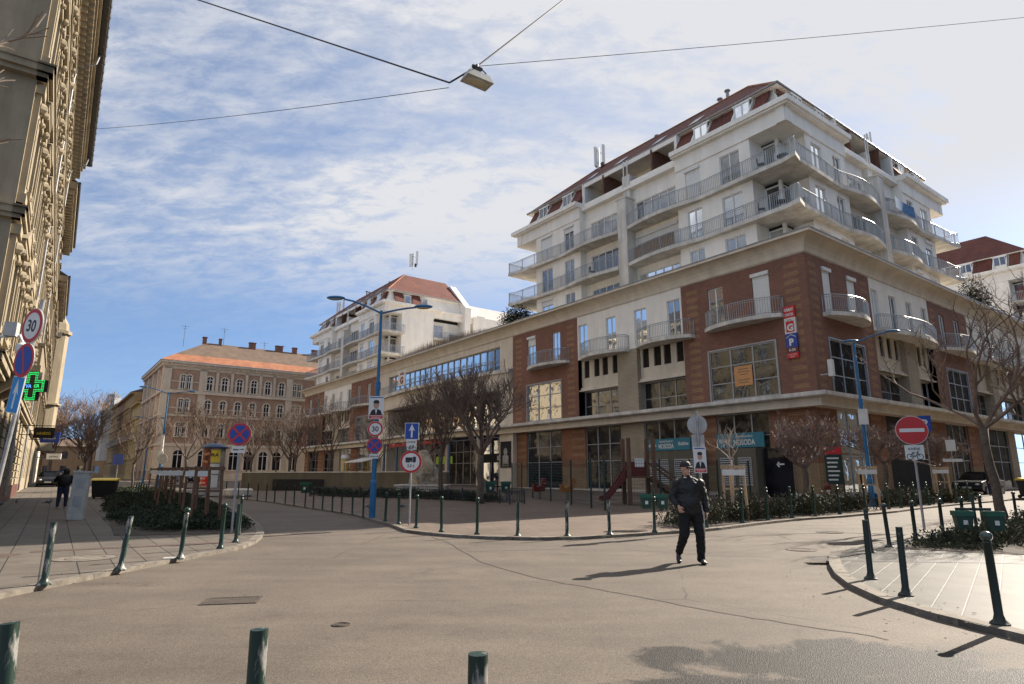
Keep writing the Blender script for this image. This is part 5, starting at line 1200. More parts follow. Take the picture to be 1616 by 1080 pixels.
PL=[(-22.6,44.5),(-21.2,43.2),(-19.4,41.2),(-17.2,38.6),(-15.6,36.6),(-14.4,35.0),(-13.35,33.7),(-12.5,32.7),(-11.7,31.7),(-10.75,30.5),(-9.95,29.4),(-9.06,28.2),(-8.4,27.25),(-7.75,26.35),(-7.05,25.3),(-6.4,24.25),(-5.76,23.3),(-5.16,22.4)]
for i,(x,y) in enumerate(PL): bollard('thin','%s thin dark bollard from the left in the row curving along the plaza kerb'%ORD[i],x,y,'thin bollards along the plaza kerb',s=1.02)
PM=[(-3.98,20.31,'dark bollard just right of the blue lamp post foot'),(-3.37,19.31,'dark bollard between the lamp post and the lorry sign pole'),(-2.68,18.15,'dark bollard just right of the lorry sign pole'),(-1.85,17.05,'dark bollard on the plaza kerb in front of the low planter railing'),(-.88,16.41,'dark bollard on the plaza kerb in front of the big round tree')]
for x,y,l in PM: bollard('ball',l,x,y,'bollards along the front of the plaza kerb')
for x,y,l in [(.14,15.95,'capless worn bollard on the plaza kerb where the shade ends'),(1.35,15.92,'capless worn bollard on the sunlit kerb in front of the glass shopfront'),(2.45,16.3,'capless worn bollard on the sunlit kerb, left of the green bins')]: bollard('broken',l,x,y,'bollards along the front of the plaza kerb')
bollard('ball','green bollard standing against the twin bins left of the walking man',3.72,16.95,'bollards along the front of the plaza kerb')
HB=[(5.45,18.2),(7.03,19.75),(8.2,20.75),(9.4,21.75),(10.6,22.6),(12.0,23.65),(13.6,24.8)]
for i,(x,y) in enumerate(HB): bollard('ball','%s ball-topped bollard from the left along the hedge bed'%ORD[i],x,y,'bollards along the hedge bed',s=1.15)
for i,(x,y) in enumerate([(15.6,26.7),(16.6,27.5),(17.9,28.6),(19.1,29.5),(20.3,30.4),(21.6,31.3),(23,32.4)]): bollard('ball','%s ball-topped bollard from the left along the second hedge bed'%ORD[i],x,y,'bollards along the second hedge bed',s=1.15)
for i,(x,y,k,l) in enumerate([(5.2,9.56,'dark_broken','dark capless bollard at the tip of the right pavement corner'),(4.92,8.28,'dark_broken','dark capless bollard second from the tip on the right corner'),(4.9,6.72,'dark_ball','nearest dark bollard with a shining rounded cap on the right corner'),(7.0,12.75,'dark_broken','dark capless bollard casting a shadow at the soil bed edge'),(7.95,13.75,'dark_ball','ball-topped bollard left of the no entry pole'),(9.3,15.0,'dark_ball','ball-topped bollard right of the no entry pole'),(10.64,16.05,'dark_ball','ball-topped bollard immediately left of the nearer right hand bin'),(11.9,17.1,'dark_ball','ball-topped bollard behind the gap between the right hand bins'),(13.3,18.3,'dark_ball','ball-topped bollard behind the right hand bins'),(16.3,20.9,'dark_ball','ball-topped bollard at the right edge of the photo'),(9.75,20.1,'plain','slim dark post on the far side of the road, above the corner bollards')]):
    if i==10: continue
    bollard(k,l,x,y,'bollards round the right pavement corner',s=1.05 if k=='ball' else 1.0)
LS=[(-18,38.5),(-20,41.6),(-22,44.8),(-24.3,48.3),(-26.5,51.6),(-28.6,54.8)]
for i,(x,y) in enumerate([(-18.6,32.6),(-19.9,34.6),(-21.2,36.6),(-22.5,38.6),(-23.8,40.6),(-25.2,42.7)]): bollard('thin','%s slim bollard along the pavement side of the juniper bed'%ORD[i],x,y,'slim bollards beside the juniper bed')
# ---------------- signs, lamps ----------------
def disc(mb,r,z,y0,y1,mi,n=28):
    mb.extr([(r*cos(2*pi*i/n),y0,z+r*sin(2*pi*i/n)) for i in range(n)],(0,y1-y0,0),mi)
def bar2(mb,cx,cz,l,w_,ang,y0,y1,mi):
    c,s_=cos(ang),sin(ang); P=[(cx+c*a-s_*b,y0,cz+s_*a+c*b) for a,b in ((-l/2,-w_/2),(l/2,-w_/2),(l/2,w_/2),(-l/2,w_/2))]; mb.extr(P,(0,y1-y0,0),mi)
SM=[M['sign_back'],M['sign_red'],M['sign_white'],M['sign_blue'],M['black'],M['sign_blue2']]
def s30(root,z,r=.3,rx=0):
    mb=MB(); disc(mb,r,z,-.07,-.055,0); disc(mb,r*.99,z,-.075,-.07,2); disc(mb,r*.96,z,-.078,-.075,1); disc(mb,r*.75,z,-.081,-.078,2); mb.text('30',(0,-.084,z),(1,0,0),(0,0,1),r*.68,4,bold=.02); return mb.build('speed_limit_plate',SM,root,recalc=False)
def nostop(root,z,r=.3,cross=True):
    mb=MB(); disc(mb,r,z,-.07,-.055,0); disc(mb,r*.98,z,-.076,-.07,1); disc(mb,r*.8,z,-.08,-.076,3)
    if cross: bar2(mb,0,z,r*1.7,r*.17,R(45),-.083,-.08,1); bar2(mb,0,z,r*1.7,r*.17,R(-45),-.0835,-.08,1)
    else: bar2(mb,0,z,r*1.7,r*.16,R(115),-.083,-.08,1)
    return mb.build('no_stopping_plate' if cross else 'no_parking_plate',SM,root,recalc=False)
def plate(root,z,w_,h,lines,name='text_plate',bc=2,tc_=4,back=.0):
    mb=MB(); mb.box(-w_/2,w_/2,-.07,-.055,z-h/2,z+h/2,bc)
    for t,dx,dz,hh,mw in lines: mb.text(t,(dx,-.073,z+dz),(1,0,0),(0,0,1),hh,tc_,maxw=mw,bold=.02)
    return mb.build(name,SM,root,recalc=False)
def arrow(root,z,w_,h,mi=3):
    mb=MB(); mb.box(-w_/2,w_/2,-.07,-.055,z-h/2,z+h/2,2); mb.box(-w_/2+.015,w_/2-.015,-.074,-.07,z-h/2+.015,z+h/2-.015,mi)
    P=[(-.045,-.32),(.045,-.32),(.045,.08),(.16,.0),(.0,.36),(-.16,.0),(-.045,.08)]; k=h/.85
    mb.extr([(a*k*(w_/h/.82 if w_<h*.7 else 1)*1.0,-.077,z+b*k) for a,b in P],(0,.003,0),2); return mb.build('one_way_plate',SM,root,recalc=False)
def face(root,z,w_,h,top,foot,suit):
    mb=MB(); mb.box(-w_/2,w_/2,-.075,-.06,z-h/2,z+h/2,0)
    mb.box(-w_/2+.02,w_/2-.02,-.078,-.075,z-h/2+.02,z-h*.32,2); mb.box(-w_/2+.03,w_/2-.03,-.078,-.075,z+h*.42,z+h*.46,4)
    mb.ball((0,-.076,z+h*.12),w_*.2,14,10,3,(1,.02,1.3)); mb.ball((0,-.0765,z+h*.24),w_*.2,14,10,1,(1.02,.02,.75))
    mb.extr([(-w_*.42,-.079,z-h*.32),(-w_*.3,-.079,z-h*.12),(-w_*.1,-.079,z-h*.06),(w_*.1,-.079,z-h*.06),(w_*.3,-.079,z-h*.12),(w_*.42,-.079,z-h*.32)],(0,.002,0),1)
    mb.extr([(-w_*.07,-.081,z-h*.07),(0,-.081,z-h*.3),(w_*.07,-.081,z-h*.07)],(0,.002,0),0)
    mb.box(-w_*.42,w_*.42,-.0785,-.078,z-h*.37,z-h*.345,0); mb.box(-w_*.3,w_*.3,-.0785,-.078,z-h*.43,z-h*.41,0)
    return mb.build('election_poster',[M['sign_white'],M['black'],foot,M['skin'],M['sign_blue']],root,recalc=False)
def pole(root,h,r=.03,mt='galv',lean=(0,0)):
    mb=MB(); mb.tube([(0,0,0),(lean[0],lean[1],h)],r,10); return mb.build('pole',M[mt],root,smooth=False)
# 1 left bed
s=thing('sign_post','grey pole with a round no stopping disc at the juniper bed tip','road sign',(-7.22,16.74,g(16.7)+PZ),R(8)); pole(s,2.75); nostop(s,2.52,.3); plate(s,2.12,.34,.17,[('kivéve',-.06,0,.07,.14),('vendég',.09,0,.06,.12)])
# 2 tilted one at the left
s=thing('sign_post','leaning pole with speed limit, no parking and arrow plates at the left edge','road sign',(-8.72,10.72,PZ),R(-12))
s.rotation_euler=(0,R(8.5),R(-26))
pole(s,4.5,.033); 
mb=MB()
s30(s,4.02,.31); nostop(s,3.42,.3,False); arrow(s,2.83,.36,.62,5)
# 3 lorry sign
s=thing('sign_post','grey pole with blue one-way arrow above a round lorry weight limit sign','road sign',(-3.03,19.08,g(19)+PZ),R(3)); pole(s,3.0)
arrow(s,2.74,.42,.5); p=plate(s,2.33,.3,.32,[('KIVÉVE',0,.09,.07,.24)],'exception_plate')
def bike(root,z,k,y=-.0735,dx=0):
    mb=MB()
    for q in (-.16,.16): mb.tube([(dx+(q+.1*cos(i*pi/6))*k,y,z+(.1*sin(i*pi/6))*k) for i in range(13)],.009*k/1.0+.002,4)
    for a,b in (((-.16,0),(-.06,.14)),((-.06,.14),(.1,.14)),((.1,.14),(.0,.0)),((0,0),(-.16,0)),((-.06,.14),(0,0)),((.16,0),(.08,.19)),((-.1,.17),(-.03,.17)),((.08,.19),(.14,.2))): mb.tube([(dx+a[0]*k,y,z+a[1]*k),(dx+b[0]*k,y,z+b[1]*k)],.008*k+.002,4)
    return mb.build('bicycle_symbol',M['black'],root)
bike(s,2.22,.55)
mb=MB(); r=.33; z=1.83; disc(mb,r,z,-.07,-.055,0); disc(mb,r*.98,z,-.076,-.07,1); disc(mb,r*.78,z,-.08,-.076,2)
mb.box(-.16,.05,-.083,-.08,z+.03,z+.13,4); mb.box(.06,.15,-.083,-.08,z+.02,z+.15,4); mb.box(-.16,.15,-.083,-.08,z+.0,z+.025,4)
for q in (-.12,-.06,.1): disc(MB() if 0 else mb,.028,z-.0,-.084,-.08,4) if 0 else mb.extr([(q+.03*cos(i*pi/5),-.084,z+.0+.03*sin(i*pi/5)) for i in range(10)],(0,.003,0),4)
mb.text('3,5 t',(0,-.083,z-.12),(1,0,0),(0,0,1),.1,4,bold=.02); mb.build('weight_limit_plate',SM,s,recalc=False)
# 4 seen from behind
s=thing('sign_post','grey pole with the plain back of a round sign and an election poster','road sign',(5.14,17.4,g(17.4)+PZ),R(-6)); pole(s,3.2,.035)
mb=MB(); disc(mb,.27,2.82,.04,.055,0); mb.box(-.08,.08,.0,.04,2.6,3.0,0); mb.box(-.17,.17,.04,.05,2.08,2.55,0); mb.build('sign_back',SM,s,recalc=False)
face(s,1.86,.34,.7,None,M['sign_red'],None)
# 5 no entry
s=thing('sign_post','grey pole with a red round no entry sign and a bicycle exception plate','road sign',(11.2,17.64,g(17.6)+PZ),R(-22)); pole(s,3.1,.033)
mb=MB(); z=2.68; disc(mb,.4,z,-.07,-.055,0); disc(mb,.395,z,-.076,-.07,2); disc(mb,.385,z,-.08,-.076,1); mb.box(-.3,.3,-.084,-.08,z-.05,z+.05,2); mb.build('no_entry_plate',SM,s,recalc=False)
plate(s,2.07,.46,.4,[('KIVÉVE',0,.1,.085,.36)],'exception_plate'); bike(s,1.95,.75)
# lamps
def lamp(label,x,y,h,arms,rz,posters=None,mt='blue_paint'):
    s=thing('street_lamp',label,'street lamp',(x,y,g(y)+PZ),rz,'blue street lamps')
    mb=MB(); mb.tube([(0,0,0),(0,0,1.2),(0,0,1.25),(0,0,h*.62),(0,0,h*.63),(0,0,h)],[.11,.11,.085,.08,.06,.05],10); mb.tube([(0,0,h*.6),(0,0,h*.64)],.1,10); mb.build('pole',M[mt],s)
    for dx,rise in arms:
        a=MB(); k=1 if dx>0 else -1; L_=abs(dx); P=[(0,0,h-.1)]+[(k*L_*u,0,h-.1+rise*sin(u*pi/2)) for u in (.15,.35,.6,.8)]; a.tube(P,.035,7); ao=a.build('arm',M[mt],s)
        hd=MB(); hd.ball((k*L_*.98,0,h-.08+rise),.34,12,8,0,(1,.42,.22)); hd.ball((k*L_*.98,0,h-.12+rise),.27,12,8,1,(1,.4,.2)); hd.build('lamp_head',[M[mt],M['lamp_glass']],ao,smooth=True)
    return s
l1=lamp('tall blue twin-armed lamp post carrying a poster and round signs on the plaza kerb',-4.74,21.9,7.25,[(-1.7,.55),(1.55,.25)],R(2))
nostop(l1,2.42,.27); s30(l1,2.98,.27); plate(l1,2.05,.3,.16,[('kivéve',-.06,0,.06,.13),('áruszáll.',.08,0,.05,.13)]); face(l1,3.72,.52,.8,None,M['sign_red'],None)
for c in l1.children:
    if c.name.startswith(('no_st','speed','text','elec')): c.location.y=-.06
l2=lamp('distant blue twin-armed lamp post beyond the juniper bed',-27.27,49.28,7.6,[(-1.9,.5),(1.75,.2)],R(10))
mb=MB(); mb.box(-.18,.18,-.14,-.1,2.1,3.0); mb.tube([(0,0,3.0),(0,0,4.3)],.1,8); mb.build('pasted_flyers',M['white_cloth'],l2)
lamp('smaller far blue twin-armed lamp in the left street',-43.3,75,7.6,[(-1.5,.3),(1.4,.2)],R(10))
l4=lamp('blue single-armed lamp post in front of the right facade',15.9,28.4,7.45,[(1.75,.5),(-.12,.1)],R(-10))
mb=MB(); mb.box(-.2,.2,-.12,-.08,3.6,4.3); mb.build('pasted_flyers',M['white_cloth'],l4)
# overhead street lamp and its cables
hl=thing('hanging_street_lamp','boxy grey street lamp hanging from crossing cables over the junction','street lamp',(-.63,10,8.45),R(35))
mb=MB()
P=[(-.27,-.12,.0),(.27,-.12,.0),(.27,.12,.0),(-.27,.12,.0)]
n=len(mb.v); mb.v+= [(-.27,-.15,0),(.27,-.15,0),(.27,.15,0),(-.27,.15,0),(-.2,-.1,.16),(.2,-.1,.16),(.2,.1,.16),(-.2,.1,.16)]
for q in ((0,3,2,1),(4,5,6,7),(0,1,5,4),(1,2,6,5),(2,3,7,6),(3,0,4,7)): mb.f.append(tuple(n+j for j in q)); mb.m.append(0)
mb.build('housing',M['sign_back'],hl); b=MB(); b.ball((0,0,0),.24,14,8,0,(1,.52,.22)); b.build('lens',M['lamp_glass'],hl,smooth=True)
b=MB(); b.box(-.06,.06,-.03,.03,.16,.3); b.tube([(-.1,0,.3),(.1,0,.3)],.035,6); b.tube([(0,0,.2),(.0,0,.36)],.03,6); b.tube([(.02,0,.34),(.22,.05,.3),(.3,.1,.12),(.26,.08,0)],.012,5); b.build('bracket',M['darkmetal'],hl)
def cable(label,pts,r,sag=0,n=16):
    mb=MB(); P=[]
    for i in range(len(pts)-1):
        a,b_=Vector(pts[i]),Vector(pts[i+1])
        for k in range(n): u=k/n; p=a.lerp(b_,u); p.z-=sag*4*u*(1-u); P.append(p)
    P.append(Vector(pts[-1])); mb.tube(P,r,5); return tag(mb.build('cable',M['darkmetal']),label,'cable')
lamp_p=Vector((-.63,10,8.78))
cable('thick twisted cable running from the hanging lamp to the upper left',[lamp_p,(-1.15,10.25,8.62),(-11.7,16.4,16.5),(-15.6,20.0,19)],.018,.0)
cable('thick twisted cable running from the hanging lamp to the upper right',[lamp_p,(1.4,12.6,12.6),(9.3,20,22)],.016,0)
# thin wire right across
def cable_px(): 
    F=985; p_=math.atan(212/985); sp,cp=sin(p_),cos(p_)
x1,y1=WL(1.9,28); 
cable('thin wire spanning the sky from the ornate building to the hanging lamp',[(x1,y1,14.4),(-1.18,10.4,8.62)],.007,.15)
cable('thin wire spanning the sky from the hanging lamp to the right',[lamp_p,(13.23,14,13.11),(27.1,18,17.44)],.006,.03)
# ---------------- people ----------------
def blob(parts,voxel,name,m,parent,smoothit=4,folds=0):
    """parts: ('c',p0,p1,r0,r1) tapered capsules, ('e',centre,(rx,ry,rz),rotz,tilt); fused into one surface"""
    mb=MB()
    for q in parts:
        if q[0]=='c':
            a,b=Vector(q[1]),Vector(q[2]); r0,r1=q[3],q[4]; d=(b-a); l=d.length or 1e-4; d.normalize(); P=[];Rr=[]
            for k in range(5): t=pi/2*(1-k/4); P.append(a-d*r0*sin(t)); Rr.append(max(r0*cos(t),r0*.02))
            for k in range(5): t=pi/2*k/4; P.append(b+d*r1*sin(t)); Rr.append(max(r1*cos(t),r1*.02))
            mb.tube(P,Rr,12)
        else:
            c=Vector(q[1]); r=q[2]; rot=Matrix.Rotation(q[3] if len(q)>3 else 0,3,'Z')@Matrix.Rotation(q[4] if len(q)>4 else 0,3,'Y')
            k=len(mb.v); mb.ball((0,0,0),1,18,12,0,r)
            for i in range(k,len(mb.v)): mb.v[i]=tuple(rot@Vector(mb.v[i])+c)
    o=mb.build(name,m); rm=o.modifiers.new('r','REMESH'); rm.mode='VOXEL'; rm.voxel_size=voxel; rm.use_smooth_shade=True
    sm=o.modifiers.new('s','SMOOTH'); sm.iterations=smoothit; sm.factor=.5
    dg=bpy.context.evaluated_depsgraph_get(); me=bpy.data.meshes.new_from_object(o.evaluated_get(dg)); old=o.data; o.modifiers.clear(); o.data=me; bpy.data.meshes.remove(old)
    if folds:
        from mathutils import noise as nz
        for v in me.vertices:
            c=v.co; d=nz.noise(Vector((c.x*9,c.y*9,c.z*17+c.x*8)))*.55+nz.noise(Vector((c.x*22,c.y*22,c.z*30)))*.25+(.35*abs(nz.noise(Vector((c.x*6+5,c.y*6,c.z*12-c.x*10)))))
            v.co=c+v.normal*d*folds
        me.update()
    me.polygons.foreach_set('use_smooth',[True]*len(me.polygons)); o.parent=parent; return o
def hand(c,down,side,palm,curl=.5,k=1.0):
    """relaxed hand: wrist c, direction 'down' of the fingers, 'side' towards the thumb, 'palm' normal"""
    c,dn,sd,pn=Vector(c),Vector(down).normalized(),Vector(side).normalized(),Vector(palm).normalized(); P=[]
    P.append(('c',c,c+dn*.04*k,.026*k,.03*k)); 
    for j in (-.5,.5): P.append(('c',c+dn*.03*k+sd*.02*j*k,c+dn*.085*k+sd*.045*j*k,.017*k,.015*k))
    for i,(o_,ln) in enumerate(((.034,.068),(.012,.078),(-.011,.072),(-.032,.056))):
        a=c+dn*.09*k+sd*o_*k; b=a+(dn*cos(curl*.6)+pn*sin(curl*.6))*ln*.45*k; e=b+(dn*cos(curl*1.7)+pn*sin(curl*1.7))*ln*.32*k; f=e+(dn*cos(curl*2.5)+pn*sin(curl*2.5))*ln*.26*k
        P+= [('c',a,b,.0098*k,.0092*k),('c',b,e,.0092*k,.0085*k),('c',e,f,.0085*k,.007*k)]
    a=c+dn*.025*k+sd*.028*k; b=a+(dn*.6+sd*.75).normalized()*.04*k; e=b+(dn*.9+sd*.25+pn*.3).normalized()*.032*k; P+=[('c',a,b,.013*k,.0115*k),('c',b,e,.0115*k,.009*k)]
    return P
man=thing('person','man in black jacket, black trousers and black cap walking across the road','person',(3.20,11.62,0),R(0))
# body surface: head, neck, torso, arms, hands, legs
yaw=R(28)   # head turned to the right of the photo
hc=Vector((-.045,-.03,1.645)); hf=Vector((sin(yaw),-cos(yaw),.10)).normalized(); hs=Vector((cos(yaw),sin(yaw),0))
body=[('e',hc+Vector((0,0,.03)),(.077,.093,.10),yaw),('e',hc+hf*.018-Vector((0,0,.045)),(.062,.072,.075),yaw),('e',hc+hf*.05-Vector((0,0,.085)),(.04,.035,.03),yaw),
 ('c',hc+hf*.085+Vector((0,0,.015)),hc+hf*.103-Vector((0,0,.018)),.009,.015),('c',hc+hf*.078+Vector((0,0,.035))-hs*.035,hc+hf*.078+Vector((0,0,.035))+hs*.035,.012,.012),
 ('c',hc+hf*.082-Vector((0,0,.052))-hs*.02,hc+hf*.082-Vector((0,0,.052))+hs*.02,.009,.009),
 ('e',hc-hs*.078+Vector((0,0,.0)),(.012,.02,.03),yaw),('e',hc+hs*.078+Vector((0,0,.0)),(.012,.02,.03),yaw),
 ('c',(-.02,.0,1.44),hc-Vector((0,0,.06)),.062,.058),
 ('c',(0,0,1.0),(0,.0,1.30),.10,.10)]
SR,SL=Vector((-.20,.0,1.395)),Vector((.20,.0,1.395)); ER,EL=Vector((-.30,.03,1.14)),Vector((.29,.06,1.13)); WR_,WL_=Vector((-.235,-.12,1.01)),Vector((.30,.0,.905))
body+=[('c',SR,ER,.05,.04),('c',ER,WR_,.04,.028),('c',SL,EL,.05,.04),('c',EL,WL_,.04,.028)]
body+=hand(WR_+Vector((.005,-.02,-.01)),(.12,-.55,-.75),(.6,-.6,.3),(.6,.3,-.2),.9)+hand(WL_,(.02,-.05,-1),(-.25,-.95,0),(-1,.1,0),.45)
HR,HL=Vector((-.09,0,.93)),Vector((.10,0,.93)); KR,KL=Vector((-.14,-.06,.50)),Vector((.155,-.03,.49)); AR,AL_=Vector((-.185,.22,.17)),Vector((.165,.03,.09))
body+=[('c',HR,KR,.08,.055),('c',KR,AR,.052,.037),('c',HL,KL,.08,.055),('c',KL,AL_,.052,.037)]
blob(body,.0062,'body',M['skin'],man,3)
# jacket
jk=[('e',(0,.0,1.30),(.235,.145,.2)),('e',(0,.0,1.12),(.235,.155,.24)),('c',(-.04,0,.95),(.04,0,.95),.165,.165),('e',(0,-.04,1.05),(.2,.155,.16)),('c',(-.05,0,1.46),SR+Vector((.03,0,-.01)),.075,.085),('c',(-.0,0,1.46),SL+Vector((-.03,0,-.01)),.075,.085),('e',(0,.0,1.36),(.2,.12,.12)),
 ('c',SR,ER,.088,.072),('c',ER,WR_+(ER-WR_)*.12,.072,.05),('c',SL,EL,.088,.072),('c',EL,WL_+(EL-WL_)*.08,.072,.05),('c',(-.03,.0,1.46),(-.03,-.005,1.52),.088,.078)]
blob(jk,.010,'jacket',M['pblack'],man,3,.028)
tr=[('c',HR+Vector((0,0,.02)),KR,.118,.088),('c',KR,AR+(KR-AR)*.08,.086,.062),('c',HL+Vector((0,0,.02)),KL,.118,.088),('c',KL,AL_+Vector((0,0,.0)),.086,.07),('c',(-.06,0,.92),(.06,0,.92),.13,.13)]
blob(tr,.010,'trousers',M['ptrous'],man,3,.024)
blob([('e',(.17,-.05,.045),(.05,.13,.045),R(-12)),('c',(.165,.03,.09),(.165,.03,.06),.045,.045),('e',(.175,-.12,.035),(.048,.06,.032))],.009,'shoe',M['shoe'],man,2)
blob([('c',(-.185,.225,.16),(-.20,.17,.04),.045,.045),('e',(-.20,.165,.07),(.047,.06,.085),0,0),('e',(-.205,.13,.035),(.045,.06,.03))],.009,'shoe',M['shoe'],man,2)
cp=MB(); c0=hc+Vector((0,0,.055))
prof=[(.0,.1),(.05,.092),(.08,.065),(.094,.03),(.096,.0),(.094,-.012)]
n0=len(cp.v)
for r_,z_ in prof:
    for i in range(20): a=2*pi*i/20; v=hf*0; p=c0+hs*(cos(a)*max(r_,.001)*.92)+Vector((hf.x,hf.y,0)).normalized()*(sin(a)*max(r_,.001)*1.12)+Vector((0,0,z_)); cp.v.append(tuple(p))
for i in range(len(prof)-1):
    for k in range(20): k2=(k+1)%20; cp.f.append((n0+i*20+k,n0+i*20+k2,n0+(i+1)*20+k2,n0+(i+1)*20+k)); cp.m.append(0)
fl_=Vector((hf.x,hf.y,0)).normalized()
top_=[c0+hs*(.075*cos(t))+fl_*(.085+.085*sin(t))+Vector((0,0,.0-.02*sin(t))) for t in [pi*i/8 for i in range(9)]]
cp.extr([tuple(p) for p in top_],(0,0,-.008)); cp.build('cap',M['pblack'],man,smooth=False)
gl_=MB(); 
for q in (-1,1): 
    c_=hc+hf*.088+hs*(.033*q)+Vector((0,0,.018)); gl_.ball(tuple(c_),.021,10,6,0,(1,.5,.75))
gl_.tube([tuple(hc+hf*.09-hs*.06+Vector((0,0,.024))),tuple(hc+hf*.096+Vector((0,0,.022))),tuple(hc+hf*.09+hs*.06+Vector((0,0,.024)))],.004,5); gl_.build('glasses',M['black'],man,smooth=True)
collar=MB(); collar.tube([(-.09,-.06,1.50),(-.055,-.095,1.50)],.012,6); collar.build('pale_collar_edge',M['white_cloth'],man)
# person on the left pavement, seen from behind, arms raised to the face
px=-19.1; pyy=27.3; w2=thing('person','person in a black coat and jeans seen from behind on the left pavement','person',(px,pyy,g(pyy)+PZ),R(30))
def simple_person(root,bd,coat,jeans,shoes,v=.014):
    blob(bd,v*.8,'body',M['skin'],root,2); blob(coat,v,'coat',M['pblack'],root,2); blob(jeans,v,'jeans',M['denim'],root,2)
    for s_ in shoes: blob(s_,v*.8,'shoe',M['shoe_w'],root,1)
b_=[('e',(.03,.03,1.52),(.075,.09,.11)),('c',(0,0,1.3),(.02,.02,1.45),.055,.05),('c',(0,0,1.0),(0,0,1.28),.12,.13),('c',(-.19,.02,1.32),(-.32,.12,1.18),.045,.038),('c',(-.32,.12,1.18),(-.24,.3,1.36),.036,.026),('c',(.19,.02,1.32),(.27,.1,1.1),.045,.038),('c',(.27,.1,1.1),(.16,.3,1.2),.036,.026)]
b_+=hand((-.24,.3,1.36),(.3,.4,.8),(1,0,0),(0,1,0),.7)+hand((.16,.3,1.2),(-.5,.4,.5),(0,0,1),(0,1,0),.7)
b_+=[('c',(-.1,0,.85),(-.12,.02,.46),.07,.05),('c',(-.12,.02,.46),(-.13,0,.08),.05,.035),('c',(.1,0,.85),(.13,.03,.46),.07,.05),('c',(.13,.03,.46),(.14,.03,.08),.05,.035)]
simple_person(w2,b_,[('e',(0,0,1.12),(.25,.18,.34)),('c',(-.19,.02,1.3),(-.32,.12,1.16),.1,.085),('c',(-.32,.12,1.16),(-.26,.27,1.33),.08,.06),('c',(.19,.02,1.3),(.28,.1,1.08),.1,.085),('c',(.28,.1,1.08),(.18,.27,1.18),.08,.06),('e',(.03,.01,1.46),(.115,.12,.15))],
 [('c',(-.09,0,.86),(-.12,.02,.46),.13,.085),('c',(-.12,.02,.46),(-.13,0,.1),.085,.06),('c',(.09,0,.86),(.13,.03,.46),.13,.085),('c',(.13,.03,.46),(.14,.03,.1),.085,.06)],
 [[('e',(-.13,.05,.04),(.045,.12,.04))],[('e',(.14,.08,.04),(.045,.12,.04))]])
h_=MB(); h_.ball((.03,.0,1.55),.125,14,9,0,(.95,1.0,1.1)); h_.build('dark_hair',M['black'],w2,smooth=True)
w3=thing('person','dark dressed person beside the parked car on the far right pavement','person',(30.3,40.6,g(40.6)+PZ),R(20))
b_=[('e',(0,0,1.62),(.075,.09,.11)),('c',(0,0,1.4),(0,0,1.52),.055,.05),('c',(0,0,1.0),(0,0,1.35),.13,.14),('c',(-.2,0,1.38),(-.27,-.02,1.1),.045,.036),('c',(-.27,-.02,1.1),(-.24,-.1,.88),.036,.026),('c',(.2,0,1.38),(.27,-.02,1.1),.045,.036),('c',(.27,-.02,1.1),(.24,-.1,.88),.036,.026)]
b_+=hand((-.24,-.1,.88),(0,-.1,-1),(0,-1,0),(1,0,0),.5)+hand((.24,-.1,.88),(0,-.1,-1),(0,-1,0),(-1,0,0),.5)+[('c',(-.1,0,.88),(-.1,0,.08),.07,.04),('c',(.1,0,.88),(.1,0,.08),.07,.04)]
simple_person(w3,b_,[('e',(0,0,1.2),(.24,.16,.33)),('c',(-.2,0,1.36),(-.27,-.02,1.1),.09,.07),('c',(-.27,-.02,1.1),(-.25,-.09,.92),.07,.055),('c',(.2,0,1.36),(.27,-.02,1.1),.09,.07),('c',(.27,-.02,1.1),(.25,-.09,.92),.07,.055)],
 [('c',(-.09,0,.9),(-.1,0,.46),.12,.08),('c',(-.1,0,.46),(-.1,0,.1),.08,.06),('c',(.09,0,.9),(.1,0,.46),.12,.08),('c',(.1,0,.46),(.1,0,.1),.08,.06)],[[('e',(-.1,-.05,.04),(.045,.12,.04))],[('e',(.1,-.05,.04),(.045,.12,.04))]],.018)
# ---------------- bins ----------------
def bin_at(label,x,y,rz,group,z=PZ,k=1.0):
    r=thing('litter_bin',label,'bin',(x,y,g(y)+z),rz,group)
    mb=MB(); n=len(mb.v); mb.v+=[(-.19*k,-.14,.38),(.19*k,-.14,.38),(.19*k,.14,.38),(-.19*k,.14,.38),(-.24*k,-.18,.9),(.24*k,-.18,.9),(.24*k,.18,.9),(-.24*k,.18,.9)]
    for q in ((0,3,2,1),(0,1,5,4),(1,2,6,5),(2,3,7,6),(3,0,4,7)): mb.f.append(tuple(n+j for j in q)); mb.m.append(0)
    mb.build('bin_body',M['green_bin_dark'],r)
    mb=MB(); 
    for a,b,c,d in ((-.26,.26,-.2,-.17),(-.26,.26,.17,.2),(-.26,-.23,-.17,.17),(.23,.26,-.17,.17)): mb.box(a*k,b*k,c,d,.8,.94)
    mb.build('rim',M['green_bin'],r); l=MB(); l.box(-.06,.06,-.19,-.172,.55,.68); l.build('sticker',M['sign_white'],r)
    return r
def twin(x,y,rz,lab,group,k=1.0):
    c,s_=cos(rz),sin(rz); d=.33*k if k<.7 else .42*k
    for q,w_ in ((-1,'left'),(1,'right')):
        b_=bin_at(w_+' one of the green twin bins '+lab,x+q*c*d,y+q*s_*d,rz,group); b_.scale=(k,k,k*1.05)
        if k<.7: b_.location.z+=.28
    p=thing('bin_post','dark post between the green twin bins '+lab,'post',(x,y+.0,g(y)+PZ),rz); m_=MB(); m_.tube([(0,.16,0),(0,.16,1.08)],.035,8); m_.box(-.35,.35,.19,.22,.7,.76); m_.build('post',M['green_black'],p)
twin(3.95,17.9,R(-5),'left of the walking man','litter bins',.66); twin(-.75,34.0,R(10),'behind the big round plaza tree','litter bins'); twin(10.3,14.3,R(-15),'on the right soil bed','litter bins',.71)
bin_at('single green litter bin on the plaza before the low wall',-11.1,34.5,0,'litter bins')
